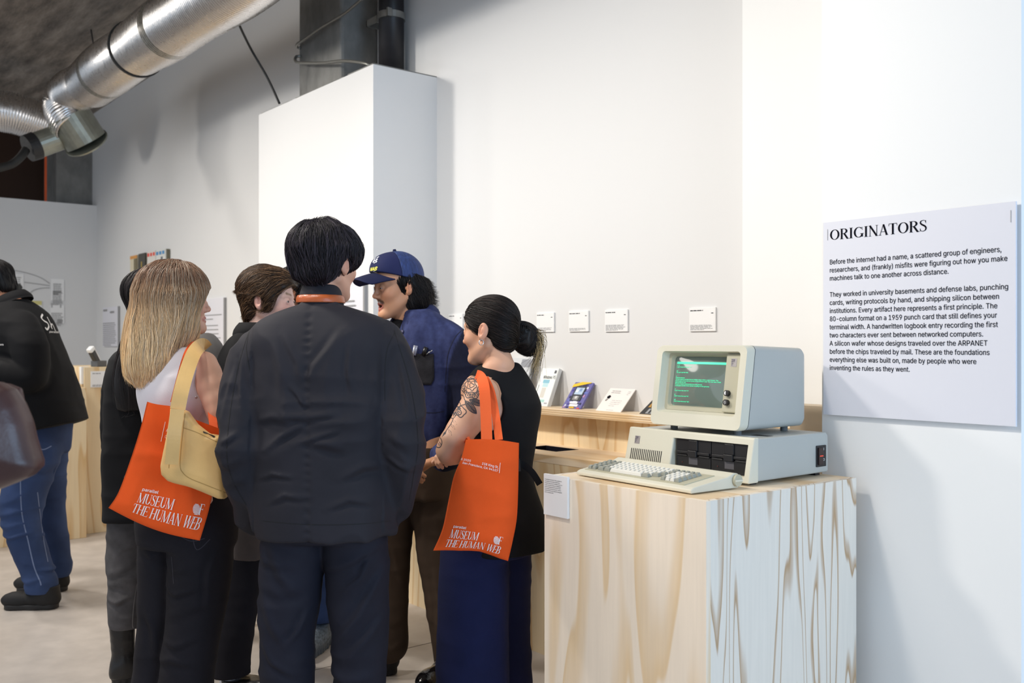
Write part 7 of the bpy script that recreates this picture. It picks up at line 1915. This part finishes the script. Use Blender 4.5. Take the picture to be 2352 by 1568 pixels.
p.sdf('jacket', wrinkled(U(tk, s1, s2, k=.02), .009, (7, 7, 3.5), 81, .004), *bb(215, 1210, 3.7, 450, 770, 4.28), .0085, M['black_cotton']); jb = p.bvh
V, F = text_geo('parallel', 1, bold=.012); decal(p, 'jacket_print', jb, [place_text(V, F, 268, 898, 13, .03)], M['print_white'], .0015)
stitched(p, 'jacket_print', jb, [[(272, 838), (279, 846), (274, 856), (281, 866), (276, 874)], [(285, 842), (284, 872)], [(268, 866), (278, 880)]], .005, M['print_white'], .0015)
trousers(p, loft([(.74, *G(322, D, 0)[:2], .15, .125), (.86, *G(325, D, 0)[:2], .155, .13), (.98, *G(325, D, 0)[:2], .14, .11)], math.radians(45), 2.3, .02), [[(G(308, D, .80), .100), (G(298, D, .60), .085), (G(291, D - .01, .44), .072), (G(286, D - .02, .32), .064), (G(290, D - .02, .25), .060)], [(G(352, D, .80), .10), (G(362, D + .06, .5), .08), (G(382, D + .1, .24), .062)]], M['grey_jean'], amp=.008, seed=83, hem=.235, k=.015, scale=(9, 9, 12), name='jeans', fd=D, famp=.007, folds=[[(258, 1335), (290, 1330), (325, 1345)], [(262, 1310), (295, 1300), (330, 1280)], [(258, 1365), (290, 1372), (318, 1355)], [(262, 1425), (290, 1432), (316, 1420)], [(275, 1230), (300, 1250), (330, 1240)]])
body(p, H, hs, std_torso(G(330, D, 0)[:2], .9, 1.36, .175, 45), P3(338, 790, D), arms, legs, lambda V: skin_colors(H, V, hs, 'dcae94', 'b5675c', '17110f'), h=.008, hands=(hand(P3(285, 1070, 4.10), (.2, .3, -1), (1, 0, 0), .95, .5, 1), hand(P3(410, 1060, 3.95), (.2, .3, -1), (-1, 0, 0), .95, .5, -1)))
stitched(p, 'jeans_seam', p.bvh, [[(333, 1190), (328, 1250), (318, 1320), (308, 1380), (304, 1430), (306, 1442)]], .003, mat('grey thread', '7a7878', .8), .001)
shoe(p, G(284, D, 0)[0] - .03, D - .06, 50, L=.27, W=.10, upper=M['black_leather'], sole=M['black_sole'], boot=.26, sole_h=.045, tread=True); shoe(p, G(374, D, 0)[0] - .03, D + .06, 50, L=.27, W=.10, upper=M['black_leather'], sole=M['black_sole'], boot=.26, sole_h=.045, tread=True)
capf = H.sdf(U(ell((0, .022, .038), (.088, .108, .092)), k=.02)); fcut = H.sdf(ell((0, -.125, -.05), (.13, .08, .12)))
lo_h = loft([sec(945, 268, 340, D - .15, .035), sec(880, 264, 350, D - .16, .05), sec(830, 274, 360, D - .14, .065), sec(780, 288, 380, D - .08, .08), sec(730, 302, 398, D, .09), sec(690, 308, 398, D, .09)], 0, 2.2, .02)
hullL = lambda P: smax(smin(capf(P), lo_h(P), .03) - .006 * (ridges(P, (16, 16, 3.5), 5) - .4), -fcut(P), .012)
p.sdf('hair', hullL, *bb(250, 965, 3.70, 420, 600, 4.25), .007, M['hair_black'], colors=lambda V: np.tile(lin('141112'), (len(V), 1)))
strands('hair_strands', p, hullL, H.out((0, .014, .04)), H.out((0, -.02, .16)), 2600, (.22, .50), M['hair_black'], dark_hair('0f0d0e', '3a3234'), .65, 20, .0010, seed=18, lift=(-.001, .008), wob=.35, wobs=9, tipfree=.25, zstop=zpx(950, D))

# ================================================================ man bending at the far left
D = 5.25
p = Person('person in blue jeans and a black jacket bending forward, far left', G(95, D, 0)); ben = p
H = Head(P3(-14, 655, D), -90, -28, 0, 1.0); hs = head_shape(); hs.m = 0
arms = [[(P3(42, 745, 5.06), .052), (P3(72, 870, 5.02), .044), (P3(0, 852, 5.0), .032), (P3(-40, 842, 5.02), .028)], [(P3(42, 745, 5.42), .052), (P3(60, 870, 5.46), .044), (P3(-40, 860, 5.44), .028)]]
legs = [[(P3(85, 1010, 5.17), .09), (P3(48, 1190, 5.12), .060), (P3(95, 1352, 5.10), .040), (P3(60, 1385, 5.08), .034)], [(P3(105, 1010, 5.36), .09), (P3(112, 1180, 5.42), .060), (P3(136, 1318, 5.45), .040), (P3(100, 1345, 5.45), .034)]]
tors = loft([(zpx(1010, D), *G(98, D, 0)[:2], .165, .125), (zpx(930, D), *G(92, D, 0)[:2], .16, .12), (zpx(840, D), *G(80, D, 0)[:2], .165, .125), (zpx(770, D), *G(62, D, 0)[:2], .18, .115), (zpx(720, D), *G(42, D, 0)[:2], .14, .085), (zpx(695, D), *G(30, D, 0)[:2], .08, .06)], math.radians(-90), 2.2, .03)
s_ = D / FPX
def bsec(py, xb, xf, hw): return (zpx(py, D), ((xb + xf) / 2 - 1176) * s_, D, hw, (xb - xf) / 2 * s_)
tk = loft([bsec(1000, 196, 22, .22), bsec(960, 187, 14, .225), bsec(900, 168, 8, .225), bsec(840, 148, 2, .225), bsec(780, 122, -2, .225), bsec(735, 102, 2, .205), bsec(705, 80, 8, .15), bsec(690, 64, 14, .09)], math.radians(-90), 2.6, .012)
s1 = curve_chain([(P3(48, 752, 5.10), .085), (P3(68, 800, 5.04), .085), (P3(72, 860, 5.02), .080), (P3(30, 862, 4.99), .068), (P3(-40, 848, 5.0), .055)], 4); s2 = curve_chain([(P3(48, 752, 5.40), .085), (P3(62, 860, 5.46), .078), (P3(-40, 862, 5.45), .055)], 4)
hem_cut = lambda P: (P3(188, 962, D)[2] - .26 * (P3(188, 962, D)[0] - P[:, 0])) - P[:, 2]
p.sdf('jacket', wrinkled(lambda P: smax(smin(smin(tk(P), s1(P), .03), s2(P), .03), hem_cut(P), .006), .010, (6, 6, 4), 91, .005), *bb(-75, 1060, 4.82, 225, 655, 5.66), .010, M['black_cotton']); jb = p.bvh
th = np.radians(np.linspace(35, 325, 29)); nc = P3(32, 700, D); fwd = np.array([-1, 0, -.5]); lft = np.array([0, -1, 0]); upv = np.array([-.45, 0, .9])
band(p, 'collar', H, M['black_cotton'], [nc + fwd * .075 * math.cos(t) + lft * .078 * math.sin(t) + upv * .055 for t in th], [nc + fwd * .090 * math.cos(t) + lft * .105 * math.sin(t) + upv * .0 for t in th])
stitched(p, 'jacket_print', jb, [(.011, [(97, 722), (94, 730), (100, 737), (108, 742), (111, 750), (107, 757), (103, 752)]), (.008, [(107, 728), (114, 742), (119, 756)]), (.008, [(116, 752), (118, 744), (122, 750), (126, 760)])], .01, M['print_white'], .003)
V, F = text_geo('parallel', 1, bold=.012); decal(p, 'jacket_print', jb, [place_text(V, F, 112, 764, 9, .05)], M['print_white'], .003)
V, F = text_geo('museum', 1, bold=.012); decal(p, 'jacket_print', jb, [place_text(V, F, -16, 791, 9, .1), place_text(V, F, -20, 783, 7, .1)], M['print_white'], .003)
trousers(p, loft([(zpx(1040, D), *G(98, D, 0)[:2], .165, .13), (zpx(990, D), *G(100, D, 0)[:2], .17, .135), (zpx(900, D), *G(92, D, 0)[:2], .155, .12)], math.radians(-90), 2.3, .03), [[(P3(82, 1040, 5.17), .125), (P3(60, 1120, 5.14), .112), (P3(48, 1190, 5.12), .096), (P3(72, 1270, 5.11), .080), (P3(92, 1330, 5.10), .074), (P3(95, 1346, 5.10), .074)], [(P3(104, 1040, 5.36), .120), (P3(106, 1120, 5.40), .100), (P3(114, 1190, 5.42), .086), (P3(128, 1260, 5.44), .072), (P3(135, 1306, 5.45), .066)]], M['blue_jean'], amp=.006, seed=93, hem=.085, k=.02, scale=(6, 6, 10), name='jeans', fd=D - .1, famp=.008, folds=[[(12, 1178), (45, 1172), (85, 1165)], [(10, 1200), (45, 1202), (90, 1190)], [(16, 1222), (50, 1226), (96, 1214)], [(24, 1150), (60, 1140), (90, 1120)], [(60, 1320), (90, 1326), (120, 1316)], [(100, 1190), (125, 1186), (136, 1176)], [(104, 1225), (125, 1222), (142, 1212)], [(112, 1298), (135, 1302), (152, 1294)], [(85, 1060), (110, 1075), (125, 1060)]])
body(p, H, hs, tors, P3(26, 705, D), arms, legs, lambda V: skin_colors(H, V, hs, 'c98d6c', 'a8604f', '17110f'), h=.008, hands=(hand(P3(-40, 842, 5.02), (-1, 0, -.2), (0, 0, -1), 1, .5, 1), hand(P3(-40, 860, 5.44), (-1, 0, -.2), (0, 0, -1), 1, .5, -1)))
stitched(p, 'jeans_seam', p.bvh, [[(47, 1100), (48, 1150), (52, 1190), (64, 1240), (78, 1300), (92, 1335), (94, 1344)], [(86, 1130), (92, 1180), (100, 1240), (110, 1290)], [(84, 1002), (86, 1026), (100, 1032), (118, 1024)]], .006, M['pale_thread'], .001)
a, b = G(125, 5.10, 0), G(150, 5.46, 0)
shoe(p, a[0] + .03, a[1], -92, L=.31, W=.105, upper=M['black_shoe'], sole=M['black_sole'], ankle=.12); shoe(p, b[0] + .02, b[1], -92, L=.31, W=.105, upper=M['black_shoe'], sole=M['black_sole'], ankle=.12)
hl = U(ell((0, .020, .040), (.088, .108, .090)), ell((0, .058, -.03), (.064, .050, .062)), k=.025); hcut = U(ell((0, -.120, -.045), (.12, .090, .105)), ell((-.100, .012, -.025), (.036, .026, .044)), ell((.100, .012, -.025), (.036, .026, .044)), k=.01)
hullF = H.sdf(lambda Q: smax(hl(Q), -hcut(Q), .008))
p.sdf('hair', hullF, H.pos - .2, H.pos + .2, .006, M['hair_black'], colors=lambda V: np.tile(lin('100e0e'), (len(V), 1)))
strands('hair_strands', p, hullF, H.out((0, .014, .03)), H.out((0, .04, .13)), 900, (.03, .07), M['hair_black'], dark_hair(), .3, 8, .0013, seed=19, wob=.3)

# ================================================================ brown leather bag at the left edge
D = 1.75
M['brown_leather'] = mat('dark brown leather', '4a3230', .36, var=(6, .25), bump=(120, .12))
pr = Person.__new__(Person); pr.base = P3(0, 1120, D); pr.wb = toW(pr.base)[0]
pr.o = empty('leather_bag', tuple(pr.wb), 'dark brown leather shoulder bag cut off by the left edge', 'bag')
bf = poly_bag([(-190, 880), (-90, 866), (0, 876), (30, 892), (52, 926), (68, 966), (78, 1010), (91, 1058), (90, 1072), (70, 1090), (30, 1110), (0, 1122), (-90, 1140), (-180, 1130)], D, .06, .03)
pr.sdf('bag_body', lambda P: bf(P) - .004 * (ridges(P, (8, 8, 8), 4) - .4), *bb(-210, 1170, D - .12, 120, 840, D + .12), .006, M['brown_leather'])
gf = poly_bag([(-60, 880), (20, 878), (50, 890), (56, 912), (54, 960), (20, 1000), (-60, 1010)], D + .065, .03, .01)
pr.sdf('gusset', gf, *bb(-90, 1040, D, 90, 850, D + .14), .006, M['brown_leather'])
strap_band(pr, 'strap', [P3(-175, 890, D), P3(-150, 760, D + .02), P3(-120, 600, D + .08), P3(-105, 520, D + .14)], .03, M['brown_leather'], .005)
strap_band(pr, 'strap', [P3(-70, 872, D), P3(-90, 760, D + .02), P3(-100, 600, D + .08), P3(-105, 520, D + .14)], .03, M['brown_leather'], .005)
